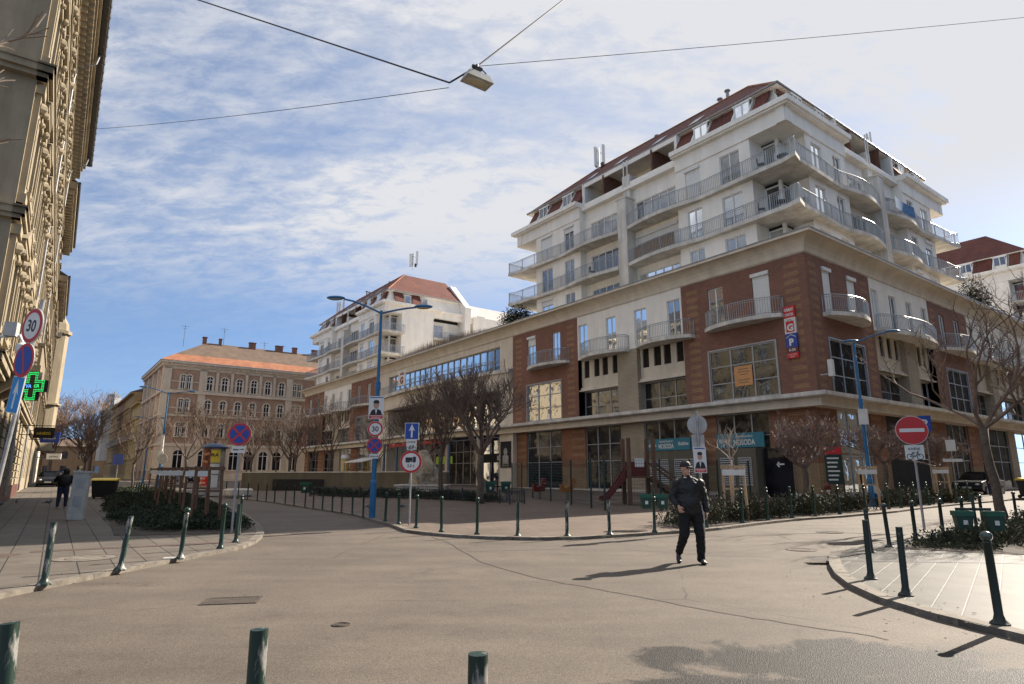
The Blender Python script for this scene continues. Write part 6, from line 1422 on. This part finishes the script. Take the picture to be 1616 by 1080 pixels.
# ---------------- advertising column, low wall, fountain, railings ----------------
x,y=-19.25,41.0
k=thing('advertising_column','round advertising column with red, black and yellow posters and a blue domed top','advertising column',(x,y,g(y)+PZ),0)
mb=MB(); mb.tube([(0,0,0),(0,0,.35)],.74,24); mb.tube([(0,0,.35),(0,0,2.95)],.66,28,1); mb.build('drum',[M['concrete'],mat('old posters',(.28,.24,.2),.8,.5,2.5)],k)
def cpatch(a0,a1,z0,z1,m,r=.668):
    mb=MB(); n=8
    for i in range(n):
        t0=a0+(a1-a0)*i/n; t1=a0+(a1-a0)*(i+1)/n
        mb.P([(r*sin(t0),-r*cos(t0),z0),(r*sin(t1),-r*cos(t1),z0),(r*sin(t1),-r*cos(t1),z1),(r*sin(t0),-r*cos(t0),z1)])
    return mb,m
for a0,a1,z0,z1,m_ in ((-1.3,.12,1.55,2.9,mat('dark show poster',(.10,.035,.03),.6,.9,3,c2=(.35,.1,.05))),(.16,1.0,2.05,2.85,M['yellow']),(.16,1.0,1.35,1.95,M['sign_white']),(-1.2,.1,.62,1.2,M['red_sign']),(.14,.95,.5,1.25,M['sign_white']),(-1.2,.1,1.22,1.5,M['black'])):
    mb,mm=cpatch(a0,a1,z0,z1,m_); mb.build('pasted_poster',mm,k,recalc=False)
def ctext(s_,a,z,h,mt,r=.69):
    mb=MB(); mb.text(s_,(r*sin(a),-r*cos(a),z),(cos(a),sin(a),0),(0,0,1),h,0,maxw=.5,bold=.03); mb.build('poster_lettering',M[mt],k,recalc=False)
ctext('PLÁ',.5,2.55,.24,'black'); ctext('NAGY',-.42,1.05,.12,'sign_white'); ctext('KONCERT',-.42,.78,.12,'sign_white'); ctext('SZÍN',-.42,1.36,.14,'sign_white')
for dx,dz in ((-.55,2.55),(-.3,2.5),(-.1,2.55),(-.45,2.1),(-.2,2.05)):
    mb=MB(); a=dx; mb.ball((.672*sin(a),-.672*cos(a),dz),.11,8,6); mb.build('poster_face',mat('poster skin',(.45,.2,.1),.7,.1),k)
mb=MB(); mb.lathe([(.0,2.95),(.8,2.95),(.8,3.03),(.62,3.16),(.3,3.26),(.06,3.3),(.05,3.42),(0,3.45)],24); mb.build('domed_top',mat('dark blue cap',(.015,.04,.10),.4,.2),k,smooth=False)
# low wall of the garage ramp
a=Vector((-21.0,52.5)); b=Vector((-7.9,45.2)); 
wr=thing('low_wall','long low olive concrete wall on the plaza before the palace and shops','wall',(-14.5,49,g(49)),0)
mb=MB(); 
def wseg(mb,a,b,th,z0,z1,mi=0,o=(-14.5,49)):
    d=(b-a).normalized(); nrm=Vector((-d.y,d.x))*th/2; P=[a+nrm,b+nrm,b-nrm,a-nrm]; mb.prism([(p.x-o[0],p.y-o[1]) for p in P],z0,z1,mi)
wseg(mb,Vector((-21.5,51.0)),Vector((-13.0,49.5)),.3,0,1.45); wseg(mb,Vector((-13.0,49.5)),Vector((-4.5,44.5)),.3,0,1.45); mb.build('wall',M['wall_olive'],wr)
mb=MB(); wseg(mb,Vector((-21.5,51.0)),Vector((-13.0,49.5)),.4,1.45,1.53); wseg(mb,Vector((-13.0,49.5)),Vector((-4.5,44.5)),.4,1.452,1.532); mb.build('coping',M['concrete'],wr)
mb=MB(); wseg(mb,Vector((-18.8,50.28)),Vector((-14.6,49.54)),.06,.05,.95); mb.build('dark_opening',M['dark'],wr)
# fountain rock
x,y=-5.9,42.5; fr=thing('rock_fountain','pale rocky fountain stone standing in a railed planter on the plaza','fountain',(x,y,g(y)+PZ),0)
rr=random.Random(3); mb=MB(); mb.ball((0,0,1.1),.95,28,22,0,(1,.8,1.9))
for i,v in enumerate(mb.v):
    q=Vector(v); n_=1+.22*sin(q.x*5+q.z*3)+.18*sin(q.y*7-q.z*4)+rr.uniform(-.05,.05); t=max(0,min(1,q.z/3.4)); mb.v[i]=(q.x*n_*(1.15-.5*t),q.y*n_*(1.15-.5*t),max(-.1,q.z))
mb.build('rock',M['rock'],fr); mb=MB(); mb.prism([(-1.6,-1.3),(1.6,-1.3),(1.6,1.3),(-1.6,1.3)],0,.55); mb.box(-1.7,1.7,-1.4,1.4,.55,.65); mb.build('basin',M['concrete'],fr)
def rail_fence(name,label,pts,h,step,barr,mt,cat='fence',group=None,post=2.0,mesh=0,z=PZ):
    o=Vector((*pts[0],0)); r=thing(name,label,cat,(o.x,o.y,g(o.y)+z),0,group); P=[Vector((p[0]-o.x,p[1]-o.y,g(p[1])-g(o.y))) for p in pts]
    bars=MB(); po=MB()
    for i in range(len(P)-1):
        a,b=P[i],P[i+1]; l=(b-a).length; n=max(1,int(l/step))
        for k_ in range(n+1): q=a.lerp(b,k_/n); bars.box(q.x-barr,q.x+barr,q.y-barr,q.y+barr,q.z+.05,q.z+h-.02)
        for zz in ((.12,h-.06) if not mesh else [h*j/mesh for j in range(1,mesh+1)]): bars.tube([(a.x,a.y,a.z+zz),(b.x,b.y,b.z+zz)],.018 if not mesh else .006,4)
        m_=max(1,int(l/post))
        for k_ in range(m_+(1 if i==len(P)-2 else 0)):
            q=a.lerp(b,k_/m_); pm=MB(); pm.box(q.x-.035,q.x+.035,q.y-.035,q.y+.035,q.z,q.z+h+.05); pm.build('fence_post',M[mt],r)
    bars.build('fence_panel',M[mt],r); return r
rail_fence('planter_railing','low dark iron railing round the planters before the fountain',[(-12.4,39.5),(-8.9,37.5),(-5.4,35.6),(-2.6,33.6),(-.6,31.2),(-.1,30.2),(.6,31.0),(-.3,33.2)],.62,.16,.012,'darkmetal')
leaves('planter_shrubs',[(-12.3,39.8),(-8.9,37.8),(-5.4,35.9),(-2.6,33.9),(-.7,31.6),(-1,34),(-4,38),(-9,41),(-12,42)],180,.45,.10,'juniper','dark low planting behind the iron planter railing',12,clump=.5,cover=.9)
rail_fence('playground_fence','tall dark green mesh fence round the small playground',[(.0,41.5),(1.2,37.0),(2.0,33.2),(2.75,29.8),(3.35,27.2),(3.7,25.6),(6.3,27.2),(9.6,29.8),(11.7,31.5)],2.0,.14,.004,'fence_green',mesh=14,post=2.1)
mb=MB(); 
# slide with platform
x,y=6.0,30.2; sl=thing('playground_slide','wooden playground tower with a red slide inside the mesh fence','playground slide',(x,y,g(y)+PZ),R(5)); sl.scale=(.85,.85,.9)
for dx in (-.7,.7):
    for dy in (-.6,.6): mb=MB(); mb.box(dx-.1,dx+.1,dy-.1,dy+.1,0,3.4); mb.build('wooden_post',M['wood'],sl)
mb=MB(); mb.box(-.75,.75,-.65,.65,1.35,1.45); mb.build('platform',M['wood'],sl)
mb=MB(); mb.extr([(-.75,-.3,1.45),(-1.2,-.3,1.0),(-1.8,-.3,.35),(-2.2,-.3,.28),(-2.2,-.3,.2),(-1.8,-.3,.25),(-1.2,-.3,.9),(-.75,-.3,1.35)],(0,.6,0))
for q in (-.34,.3): mb.extr([(-.7,q,1.95),(-.85,q,1.8),(-1.3,q,1.15),(-1.9,q,.5),(-2.2,q,.4),(-2.2,q,.25),(-1.8,q,.3),(-1.2,q,.95),(-.7,q,1.4)],(0,.05,0))
mb.build('slide_chute',M['red_plastic'],sl)
mb=MB()
for q in (-.5,.5): mb.extr([(.75,q,1.4),(2.6,q,.1),(2.6,q,0),(2.4,q,0),(.75,q,1.2)],(0,.08,0)); mb.extr([(.75,q,2.2),(2.6,q,.95),(2.6,q,.85),(.75,q,2.05)],(0,.08,0))
for i in range(6): mb.box(.9+i*.28,1.1+i*.28,-.5,.55,1.22-i*.2,1.27-i*.2)
mb.build('ramp',M['wood'],sl)
mb=MB(); mb.box(-.75,.75,.55,.62,1.45,2.2); mb.build('side_panel',M['red_plastic'],sl)
mb=MB(); mb.box(-.4,.1,-.74,-.7,1.9,2.35); mb.build('notice',M['sign_white'],sl)
for (x,y,m_,l_) in ((-.0+1.55,35.8,'red_plastic','red spring rider inside the playground fence'),(3.0,34.6,'yellow_plastic','orange spring rider inside the playground fence')):
    s=thing('spring_rider',l_,'spring rider',(x,y,g(y)+PZ),R(30)); mb=MB(); mb.tube([(.09*cos(i*.8),.09*sin(i*.8),i*.015) for i in range(28)],.015,5); mb.build('spring',M['darkmetal'],s)
    mb=MB(); mb.extr([(-.45,-.12,.45),(-.2,-.12,.4),(.25,-.12,.42),(.35,-.12,.75),(.5,-.12,.95),(.35,-.12,1.15),(.15,-.12,1.1),(.08,-.12,.75),(-.25,-.12,.65),(-.45,-.12,.85)],(0,.24,0)); mb.build('animal_seat',M[m_],s); mb=MB(); mb.tube([(.2,-.3,.85),(.2,.3,.85)],.02,6); mb.build('handle',M['galv'],s)
# staked frames
def stake(label,x,y,h,w_,rz,m_,group,band_=True,bz=None,lean=.03):
    r=thing('tree_stakes',label,'tree stakes',(x,y,g(y)+PZ),rz,group)
    for i,(dx,dy) in enumerate(((-w_/2,-w_/2),(w_/2,-w_/2),(0,w_/2))):
        mb=MB(); mb.tube([(dx*(1+lean*4),dy*(1+lean*4),0),(dx,dy,h)],.045,7); mb.build('stake',M[m_],r)
    mb=MB(); mb.box(-w_/2-.08,w_/2+.08,-w_/2-.06,-w_/2-.03,h-.12,h-.02); mb.build('cross_bar',M[m_],r); mb=MB(); mb.box(-w_/2,w_/2,-w_/2-.05,-w_/2-.03,h*.55,h*.55+.06); mb.build('cross_bar',M[m_],r)
    if band_: 
        mb=MB(); mb.box(-w_/2-.05,w_/2+.05,-w_/2-.085,-w_/2-.062,h-.33,h-.15); mb.build('white_band',M['white_cloth'],r)
    return r
stake('pale wooden stakes with a paper band round the young tree by the round sign back',7.2,20.9,1.75,.62,R(-10),'wood_pale','tree stakes in the hedge beds')
stake('pale wooden stakes with a paper band behind the no entry pole',14.6,21.8+4.6,1.75,.62,R(-15),'wood_pale','tree stakes in the hedge beds')
stake('pale wooden stakes farther right behind the no entry pole',21.5,32.2,1.75,.62,R(-15),'wood_pale','tree stakes in the hedge beds')
for i,(x,y,l) in enumerate([(-9.3,19.6,'nearest brown stakes in the juniper bed, beside the grey sign pole'),(-11.0,22.4,'brown stakes with white bands, second nearest in the juniper bed'),(-13.8,25.9,'brown stakes with white bands in the middle of the juniper bed'),(-16.2,30,'brown stakes with white bands farther back in the juniper bed'),(-19,35,'brown stakes with white bands near the far end of the juniper bed'),(-22.5,40.5,'farthest brown stakes with white bands in the juniper bed')]):
    stake(l,x,y,1.7,.7,R(25),'wood','brown tree stakes in the juniper bed',band_=i>0)
# utility cabinet
ub=thing('utility_cabinet','tall pale grey utility cabinet with louvred panels leaning on the left pavement','utility box',(-14.3,21.2,g(21.2)+PZ),R(22)); ub.rotation_euler=(0,R(1.5),R(24))
mb=MB(); mb.box(-.22,.22,-.2,.2,0,1.5); mb.build('cabinet_body',mat('pale grey cabinet',(.40,.39,.36),.6,.15,5),ub); mb=MB(); mb.box(-.25,.25,-.23,.23,1.5,1.56); mb.build('lid',M['sign_back'],ub)
for z0 in (.42,1.0):
    mb=MB(); 
    for i in range(6): mb.box(-.12,.12,-.212,-.2,z0+i*.06,z0+i*.06+.03)
    mb.build('louvre_panel',M['galv'],ub)
# wheeled bins
def wheelie(label,x,y,rz,group,w_=.6,L_=.7):
    r=thing('wheeled_bin',label,'bin',(x,y,g(y)+PZ),rz,group); mb=MB(); n=0
    mb.v+=[(-w_*.42,-L_*.4,.08),(w_*.42,-L_*.4,.08),(w_*.42,L_*.4,.08),(-w_*.42,L_*.4,.08),(-w_/2,-L_/2,1.0),(w_/2,-L_/2,1.0),(w_/2,L_/2,1.0),(-w_/2,L_/2,1.0)]
    for q in ((0,3,2,1),(4,5,6,7),(0,1,5,4),(1,2,6,5),(2,3,7,6),(3,0,4,7)): mb.f.append(q); mb.m.append(0)
    mb.build('bin_body',M['black'],r); mb=MB(); mb.extr([(-w_*.54,-L_*.55,1.0),(-w_*.54,-L_*.5,1.06),(-w_*.54,L_*.4,1.14),(-w_*.54,L_*.55,1.06),(-w_*.54,L_*.55,1.0)],(w_*1.08,0,0)); mb.build('lid',M['yellow'],r)
    for q in (-1,1): mb=MB(); mb.tube([(q*w_*.42,L_*.42,.1),(q*w_*.5,L_*.42,.1)],.1,12); mb.build('wheel',M['tyre'],r)
wheelie('black wheeled bin with a yellow lid on the left pavement behind the grey cabinet',-23.2,36.5,R(20),'wheeled bins',1.2,.8)
for i,(x,y,l) in enumerate([(29.9,37.0,'leftmost black wheeled container with a yellow lid on the far right pavement'),(31.2,37.9,'middle black wheeled container with a yellow lid on the far right pavement'),(32.5,38.9,'rightmost black wheeled container with a yellow lid at the right edge')]): wheelie(l,x,y,R(35),'wheeled bins',1.15,.9)
# cars
def car(label,x,y,rz,paint,group='parked cars'):
    r=thing('parked_car',label,'car',(x,y,g(y)+.0),rz,group); L_,Wd=4.2,1.74
    side=[(-2.1,.35),(-2.12,.62),(-1.98,.86),(-1.15,.98),(-.45,1.0),(1.3,1.0),(1.95,.95),(2.1,.7),(2.1,.35),(1.75,.25),(-1.75,.25)]
    mb=MB(); mb.extr([(p[0],-Wd/2,p[1]) for p in side],(0,Wd,0)); o=mb.build('body',M[paint],r); bv_=o.modifiers.new('b','BEVEL'); bv_.width=.07; bv_.segments=3
    cab=[(-1.1,.98),(-.4,1.42),(.2,1.5),(1.1,1.45),(1.85,.98)]; mb=MB(); n=len(mb.v)
    k_=len(cab); mb.v+=[(p[0],-(Wd/2-.06-(p[1]-.98)*.32),p[1]) for p in cab]+[(p[0],(Wd/2-.06-(p[1]-.98)*.32),p[1]) for p in cab]
    mb.f+= [tuple(range(k_)),tuple(range(2*k_-1,k_-1,-1))]; mb.m+=[0,0]
    for i in range(k_): j=(i+1)%k_; mb.f.append((i,j,k_+j,k_+i)); mb.m.append(0)
    mb.build('cabin_glass',M['glass_dark'],r); mb=MB(); mb.box(-.35,1.15,-.62,.62,1.44,1.52); mb.build('roof',M[paint],r)
    for wx_ in (-1.35,1.3):
        for wy in (-.8,.8):
            mb=MB(); mb.tube([(wx_,wy-.1,.31),(wx_,wy+.1,.31)],.31,18); w_=mb.build('wheel',M['tyre'],r); m2_=MB(); m2_.tube([(wx_,wy-.11,.31),(wx_,wy+.11,.31)],.19,12); m2_.build('rim',M['galv'],w_)
    for q in (-.6,.6): mb=MB(); mb.ball((-2.03,q,.7),.15,8,6,0,(.5,1,.6)); mb.build('headlight',M['sign_white'],r); mb=MB(); mb.box(2.02,2.12,q-.14,q+.14,.72,.9); mb.build('tail_light',M['sign_red'],r)
    mb=MB(); mb.box(-2.14,-2.1,-.26,.26,.45,.56); mb.build('number_plate',M['sign_white'],r); return r
car('dark car parked on the far right pavement beside the containers',31.6,43.3,R(35),'car_dark')
for i,(x,y,p_,l) in enumerate([(-45,62,'car_dark','dark car parked at the left kerb beyond the juniper bed'),(-49,68,'car_blue','blue car parked farther along the left kerb'),(-54,75.5,'car_dark','third parked car along the left street kerb'),(-58.5,82,'car_blue','fourth parked car along the left street kerb'),(-41,82,'car_dark','dark car parked on the right side of the left street'),(-45.5,89,'car_blue','blue car parked farther on the right side of the left street'),(-63,88.5,'car_dark','fifth parked car along the left street kerb'),(-50.5,96,'car_dark','farthest parked car on the right side of the left street')]): car(l,x,y,R(126),p_)
# ---------------- left wall signs ----------------
x,y=-15.45,20.0
cr=thing('pharmacy_cross','lit green cross sign with scrolling letters on the ornate building','sign',(x,y,4.36),R(-8))
def crosspoly(a,b): return [(-b,-a),(-a,-a) if 0 else (-a,-a)]
def cross(mb,A,Bw,y0,y1,mi):
    P=[(-Bw,-A),(Bw,-A),(Bw,-Bw),(A,-Bw),(A,Bw),(Bw,Bw),(Bw,A),(-Bw,A),(-Bw,Bw),(-A,Bw),(-A,-Bw),(-Bw,-Bw)]; mb.extr([(p[0],y0,p[1]) for p in P],(0,y1-y0,0),mi)
mb=MB(); cross(mb,.46,.19,-.07,.07,0); mb.build('housing',M['black'],cr)
ge=emit('green light dots',(.02,.75,.15),.75)
for k_,(A,B_) in enumerate(((.44,.17),(.385,.115))):
    mb=MB(); P=[(-B_,-A),(B_,-A),(B_,-B_),(A,-B_),(A,B_),(B_,B_),(B_,A),(-B_,A),(-B_,B_),(-A,B_),(-A,-B_),(-B_,-B_)]
    for i in range(12):
        a=Vector(P[i]); b=Vector(P[(i+1)%12]); n=max(2,int((b-a).length/.045))
        for j in range(n): q=a.lerp(b,j/n); mb.box(q.x-.013,q.x+.013,-.08,-.07,q.y-.013,q.y+.013)
    mb.build('light_dots',ge,cr)
mb=MB(); mb.text('ITVA',(-.16,-.083,0),(1,0,0),(0,0,1),.12,0,maxw=.34,bold=.02); mb.build('lit_letters',emit('blue letters',(.1,.4,1),.7),cr,recalc=False)
mb=MB(); mb.text('GR',(.2,-.083,0),(1,0,0),(0,0,1),.11,0,maxw=.2,bold=.02); mb.build('lit_letters',ge,cr,recalc=False)
mb=MB(); mb.tube([(-.45,0,0),(-1.2,.35,0)],.025,6); mb.build('bracket',M['darkmetal'],cr)
for (X,Y,Z_,w_,h,m_,t1,tm,l) in ((-22.3,30,3.55,.85,.5,'black','KÁVÉZÓ','yellow','dark hanging shop sign with gold lettering on the left wall'),(-27.7,37.8,3.8,1.0,.62,'sign_blue','ÉKSZER','sign_white','blue and white hanging shop sign below the dark one'),(-32.5,45,2.9,.9,.4,'sign_white','OPTIKA','black','small pale hanging sign farther down the left wall')):
    s=thing('hanging_sign',l,'sign',(X,Y,Z_),R(15),'hanging shop signs on the left wall'); mb=MB(); mb.box(-w_/2,w_/2,-.04,.04,-h/2,h/2,0); mb.text(t1,(0,-.043,-.02),(1,0,0),(0,0,1),h*.28,1,maxw=w_*.8,bold=.02); mb.build('board',[M[m_],M[tm]],s,recalc=False)
    mb=MB(); mb.tube([(-w_/2-.6,0,h/2+.08),(w_/2,0,h/2+.08)],.02,5); mb.tube([(-w_/2-.6,0,-h*.2),(-w_/2,0,-h*.2)],.02,5); mb.build('bracket',M['darkmetal'],s)
cc=thing('security_camera','white dome security camera on a bracket at the left edge','camera',(-13.95,17.4,5.05),R(20))
mb=MB(); mb.tube([(0,0,-.05),(0,0,.12)],.15,16); mb.tube([(0,0,.12),(0,0,.2)],[.15,.06],16); mb.build('housing',M['sign_white'],cc); mb=MB(); mb.ball((0,0,-.08),.13,16,9); mb.build('dome',M['sign_white'],cc,smooth=True)
mb=MB(); mb.tube([(0,0,.2),(-.1,.05,.4),(-1.1,.6,.4)],.04,8); mb.build('arm',M['sign_white'],cc); mb=MB(); mb.box(-.45,-.15,-.15,.1,.35,.75); mb.build('junction_box',M['sign_back'],cc)
# ---------------- ground details ----------------
def drain(label,x,y,rz,w_,l):
    r=thing('drain_grate',label,'drain',(x,y,.001+g(y)),rz); mb=MB(); mb.box(-w_/2,w_/2,-l/2,l/2,-.03,.002,0); mb.build('pit',M['soil'],r); mb=MB(); n=int(w_/.035)
    for i in range(n): xx=-w_/2+(i+.5)*w_/n; mb.box(xx-.008,xx+.008,-l/2,l/2,.002,.008)
    for q in (-1,1): mb.box(-w_/2-.02,w_/2+.02,q*l/2-.02,q*l/2+.02,.002,.009); mb.box(q*(w_/2)-.02,q*(w_/2)+.02,-l/2+.02,l/2-.02,.002,.0088)
    mb.build('grate',mat('worn iron grate',(.085,.068,.052),.6,.3,8,metal=.3),r); return r
drain('rectangular iron drain grate in the road, lower left',-3.5,8.3,R(12),.62,.42)
def manhole(label,x,y,r_,z,m_='kerb'):
    o=thing('manhole_cover',label,'manhole cover',(x,y,g(y)+z),0); mb=MB(); mb.tube([(0,0,-.02),(0,0,.004)],r_,28); mb.build('cover',M[m_],o); mb=MB()
    for k_ in (1.0,.62): mb.tube([(r_*k_*cos(2*pi*i/28),r_*k_*sin(2*pi*i/28),.0025) for i in range(29)],.006,4)
    mb.build('ring_seam',M['soil'],o)
manhole('round paved manhole cover on the left pavement by the first bollards',-7.75,11.9,.5,PZ+.002)
manhole('small round cover in the road at the lower centre left',-1.79,7.0,.09,.002,'soil'); manhole('round cover in the road beyond the walking man',6.1,13.8,.3,.002,'asphalt')
manhole('faint pale ring cover on the road near the right pavement tip',8.6,17.6,.34,.002,'asphalt')
for i,(x,y) in enumerate([(-5.25,12.2)]):
    o=thing('cover_plate','small square metal cover beside the third bollard on the left corner','manhole cover',(x-.95,y-.25,PZ+.004),R(20)); mb=MB(); mb.box(-.14,.14,-.1,.1,0,.006); mb.build('plate',M['sign_back'],o)
mk=mat('worn white road paint',(.55,.52,.47),.8,.4,5)
for i,(x,y,l_) in enumerate([(22.5,26.6,2.4),(25.2,28.9,2.4),(28,31.2,2.4),(19.6,24.2,1.2)]):
    mb=MB(); c,s_=cos(R(37)),sin(R(37)); P=[(x+c*a-s_*b,y+s_*a+c*b) for a,b in ((-l_/2,-.25),(l_/2,-.25),(l_/2,.25),(-l_/2,.25))]; mb.P([(p[0],p[1],g(p[1])+.004) for p in P]); o=mb.build('road_marking',mk); o['kind']='structure'; o['label']='worn white marking on the right street'
# pigeons
for i,(x,y,rz,l) in enumerate([(-23.3,30.3,2.2,'grey pigeon on the shaded pavement nearest the left wall'),(-21.6,30.0,.6,'grey pigeon pecking in the middle of the left pavement'),(-22.7,28.6,1.2,'dark pigeon close to the left wall'),(-5.9,26.6,.4,'dark pigeon standing on the plaza by the thin bollards'),(-4.6,26.9,2.7,'second dark pigeon on the plaza near the blue lamp post')]):
    p=thing('pigeon',l,'pigeon',(x,y,g(y)+PZ),rz,'pigeons'); blob([('e',(0,0,.13),(.12,.06,.06),0,R(12)),('c',(.08,0,.16),(.11,0,.22),.04,.026),('e',(.125,0,.235),(.03,.023,.023)),('c',(.15,0,.235),(.17,0,.228),.008,.004),('c',(-.08,0,.12),(-.2,0,.09),.03,.02),('c',(.0,.025,.09),(.01,.025,.01),.01,.006),('c',(.0,-.025,.09),(.01,-.025,.01),.01,.006)],.009,'body',mat('pigeon grey',(.10,.10,.12),.7,.3,20),p,1)
# directory totem, hydrant, barrier, kiosk extras on the right
x,y=16.9,33.4; tt=thing('directory_board','dark directory board with a red top and white lines, on two legs','sign',(x,y,g(y)+PZ),R(-15)); mb=MB(); mb.box(-.42,.42,-.05,.05,.85,2.9,0); mb.box(-.40,.40,-.055,-.05,2.4,2.8,1)
for i in range(6): mb.box(-.32,.25-.06*(i%3),-.056,-.05,2.15-.22*i,2.23-.22*i,2)
mb.build('board',[M['green_black'],M['red_sign'],M['sign_white']],tt); 
for q in (-.38,.38): mb=MB(); mb.box(q-.04,q+.04,-.04,.04,0,.85); mb.build('leg',M['darkmetal'],tt)
x,y=16.2,32.9; hy=thing('hydrant','red standing hydrant with a white band beside the directory board','hydrant',(x,y,g(y)+PZ),0); mb=MB(); mb.lathe([(0,0),(.16,0),(.16,.05),(.1,.08),(.1,.72),(.14,.74),(.14,.8),(.06,.95),(0,.97)],14); mb.build('body',M['red_plastic'],hy); mb=MB(); mb.tube([(0,0,.45),(0,0,.58)],.105,14); mb.build('white_band',M['sign_white'],hy); 
for q in (-1,1): mb=MB(); mb.tube([(q*.1,0,.66),(q*.17,0,.66)],.045,8); mb.build('outlet',M['red_plastic'],hy)
x,y=16.3,28.9; br_=thing('tilted_panel','white and blue panel leaning against the blue lamp post foot','panel',(x,y,g(y)+PZ),R(20)); mb=MB(); mb.extr([(-.05,0,0),(.75,0,.05),(.35,0,.8),(-.15,0,1.0)],(0,.06,0)); mb.build('panel',M['sign_white'],br_); mb=MB(); mb.extr([(.02,-.01,.1),(.5,-.01,.12),(.2,-.01,.5),(-.03,-.01,.6)],(0,.008,0)); mb.build('blue_field',M['sign_blue'],br_)
x,y=20.2,30.2; ps=thing('parking_sign','blue parking sign on a grey pole behind the no entry sign','road sign',(22.35,34,g(34)+PZ),R(-25)); pole(ps,4.45,.03); plate(ps,4.05,.62,.85,[('P',0,0,.45,.5)],'parking_plate',3,2)
x,y=24.0,34.6; bs=thing('sign_post','grey pole with pasted white notices on the far right pavement','road sign',(x,y,g(y)+PZ),R(-25)); pole(bs,3.4,.03); plate(bs,2.9,.45,.6,[]); plate(bs,2.1,.9,.16,[],'small_plate')
# awning + beer pillar + canopies at left shops
def onA(s_,t_): return W(t_,s_)
x,y=onA(65.6,-1.0); bp=thing('advertising_pillar','cream and yellow beer glass shaped pillar before the left shopfronts','advertising pillar',(x,y,g(y)+PZ),0); mb=MB(); mb.lathe([(0,0),(.5,0),(.5,.1),(.42,.2),(.55,2.9),(.58,3.0),(0,3.0)],16); mb.build('glass_body',mat('beer yellow',(.62,.45,.15),.5,.2),bp); mb=MB(); mb.lathe([(0,3.0),(.6,3.0),(.64,3.2),(.5,3.55),(0,3.6)],16); mb.build('foam_top',M['sign_white'],bp)
x,y=onA(59.5,-1.2); aw=thing('awning_stand','white canopied stall at the shopfront left of the main entrance','stall',(x,y,g(y)+PZ),-AZ); mb=MB(); mb.extr([(-1.3,-3,2.5),(1.3,-3,3.1),(1.3,-3,3.2),(-1.3,-3,2.6)],(0,6,0)); mb.build('canopy',M['white_cloth'],aw)
for q in (-2.9,2.9):
    for k_ in (-1.2,1.2): mb=MB(); mb.box(k_-.04,k_+.04,q-.04,q+.04,0,2.9 if k_>0 else 2.55); mb.build('leg',M['galv'],aw)
for i,s_ in enumerate((58.2,55.8)):
    x,y=onA(s_,-5); bn=thing('bench','%s dark red bench before the shopfronts on the plaza'%('left' if i==0 else 'right'),'bench',(x,y,g(y)+PZ),-AZ,'plaza benches'); mb=MB(); mb.box(-.25,.25,-.9,.9,.42,.48); mb.build('seat',mat('dark red wood',(.12,.03,.025),.7,.3),bn); mb=MB(); mb.extr([(.25,-.9,.5),(.38,-.9,1.0),(.42,-.9,1.0),(.3,-.9,.5)],(0,1.8,0)); mb.build('backrest',mat('dark red wood',(.12,.03,.025),.7,.3),bn)
    for q in (-.7,.7): mb=MB(); mb.box(-.22,.25,q-.04,q+.04,0,.42); mb.build('leg',M['darkmetal'],bn)
for i,(x,y) in enumerate([(-19.9,39.6),(-16.6,38.9)]):
    tb=thing('stone_planter','%s low round stone planter near the advertising column'%('left' if i==0 else 'right'),'planter',(x,y,g(y)+PZ),0,'low stone planters'); mb=MB(); mb.lathe([(0,0),(.7,0),(.82,.1),(.85,.4),(.75,.48),(.66,.42),(0,.4)],18); mb.build('bowl',M['concrete'],tb)
# satellite dish / round sign + blue signs on the far left
for (x,y,l,m_) in ((-31,50,'distant blue direction sign beyond the juniper bed','sign_blue'),(-26.4,48.0,'distant pale round sign back beyond the juniper bed','sign_back')):
    s=thing('sign_post',l,'road sign',(x,y,g(y)+PZ),0); pole(s,2.6); mb=MB(); disc(mb,.38,2.4,-.06,-.04,0) if m_=='sign_back' else mb.box(-.4,.4,-.06,-.04,2.0,2.8); mb.build('plate',M[m_],s)
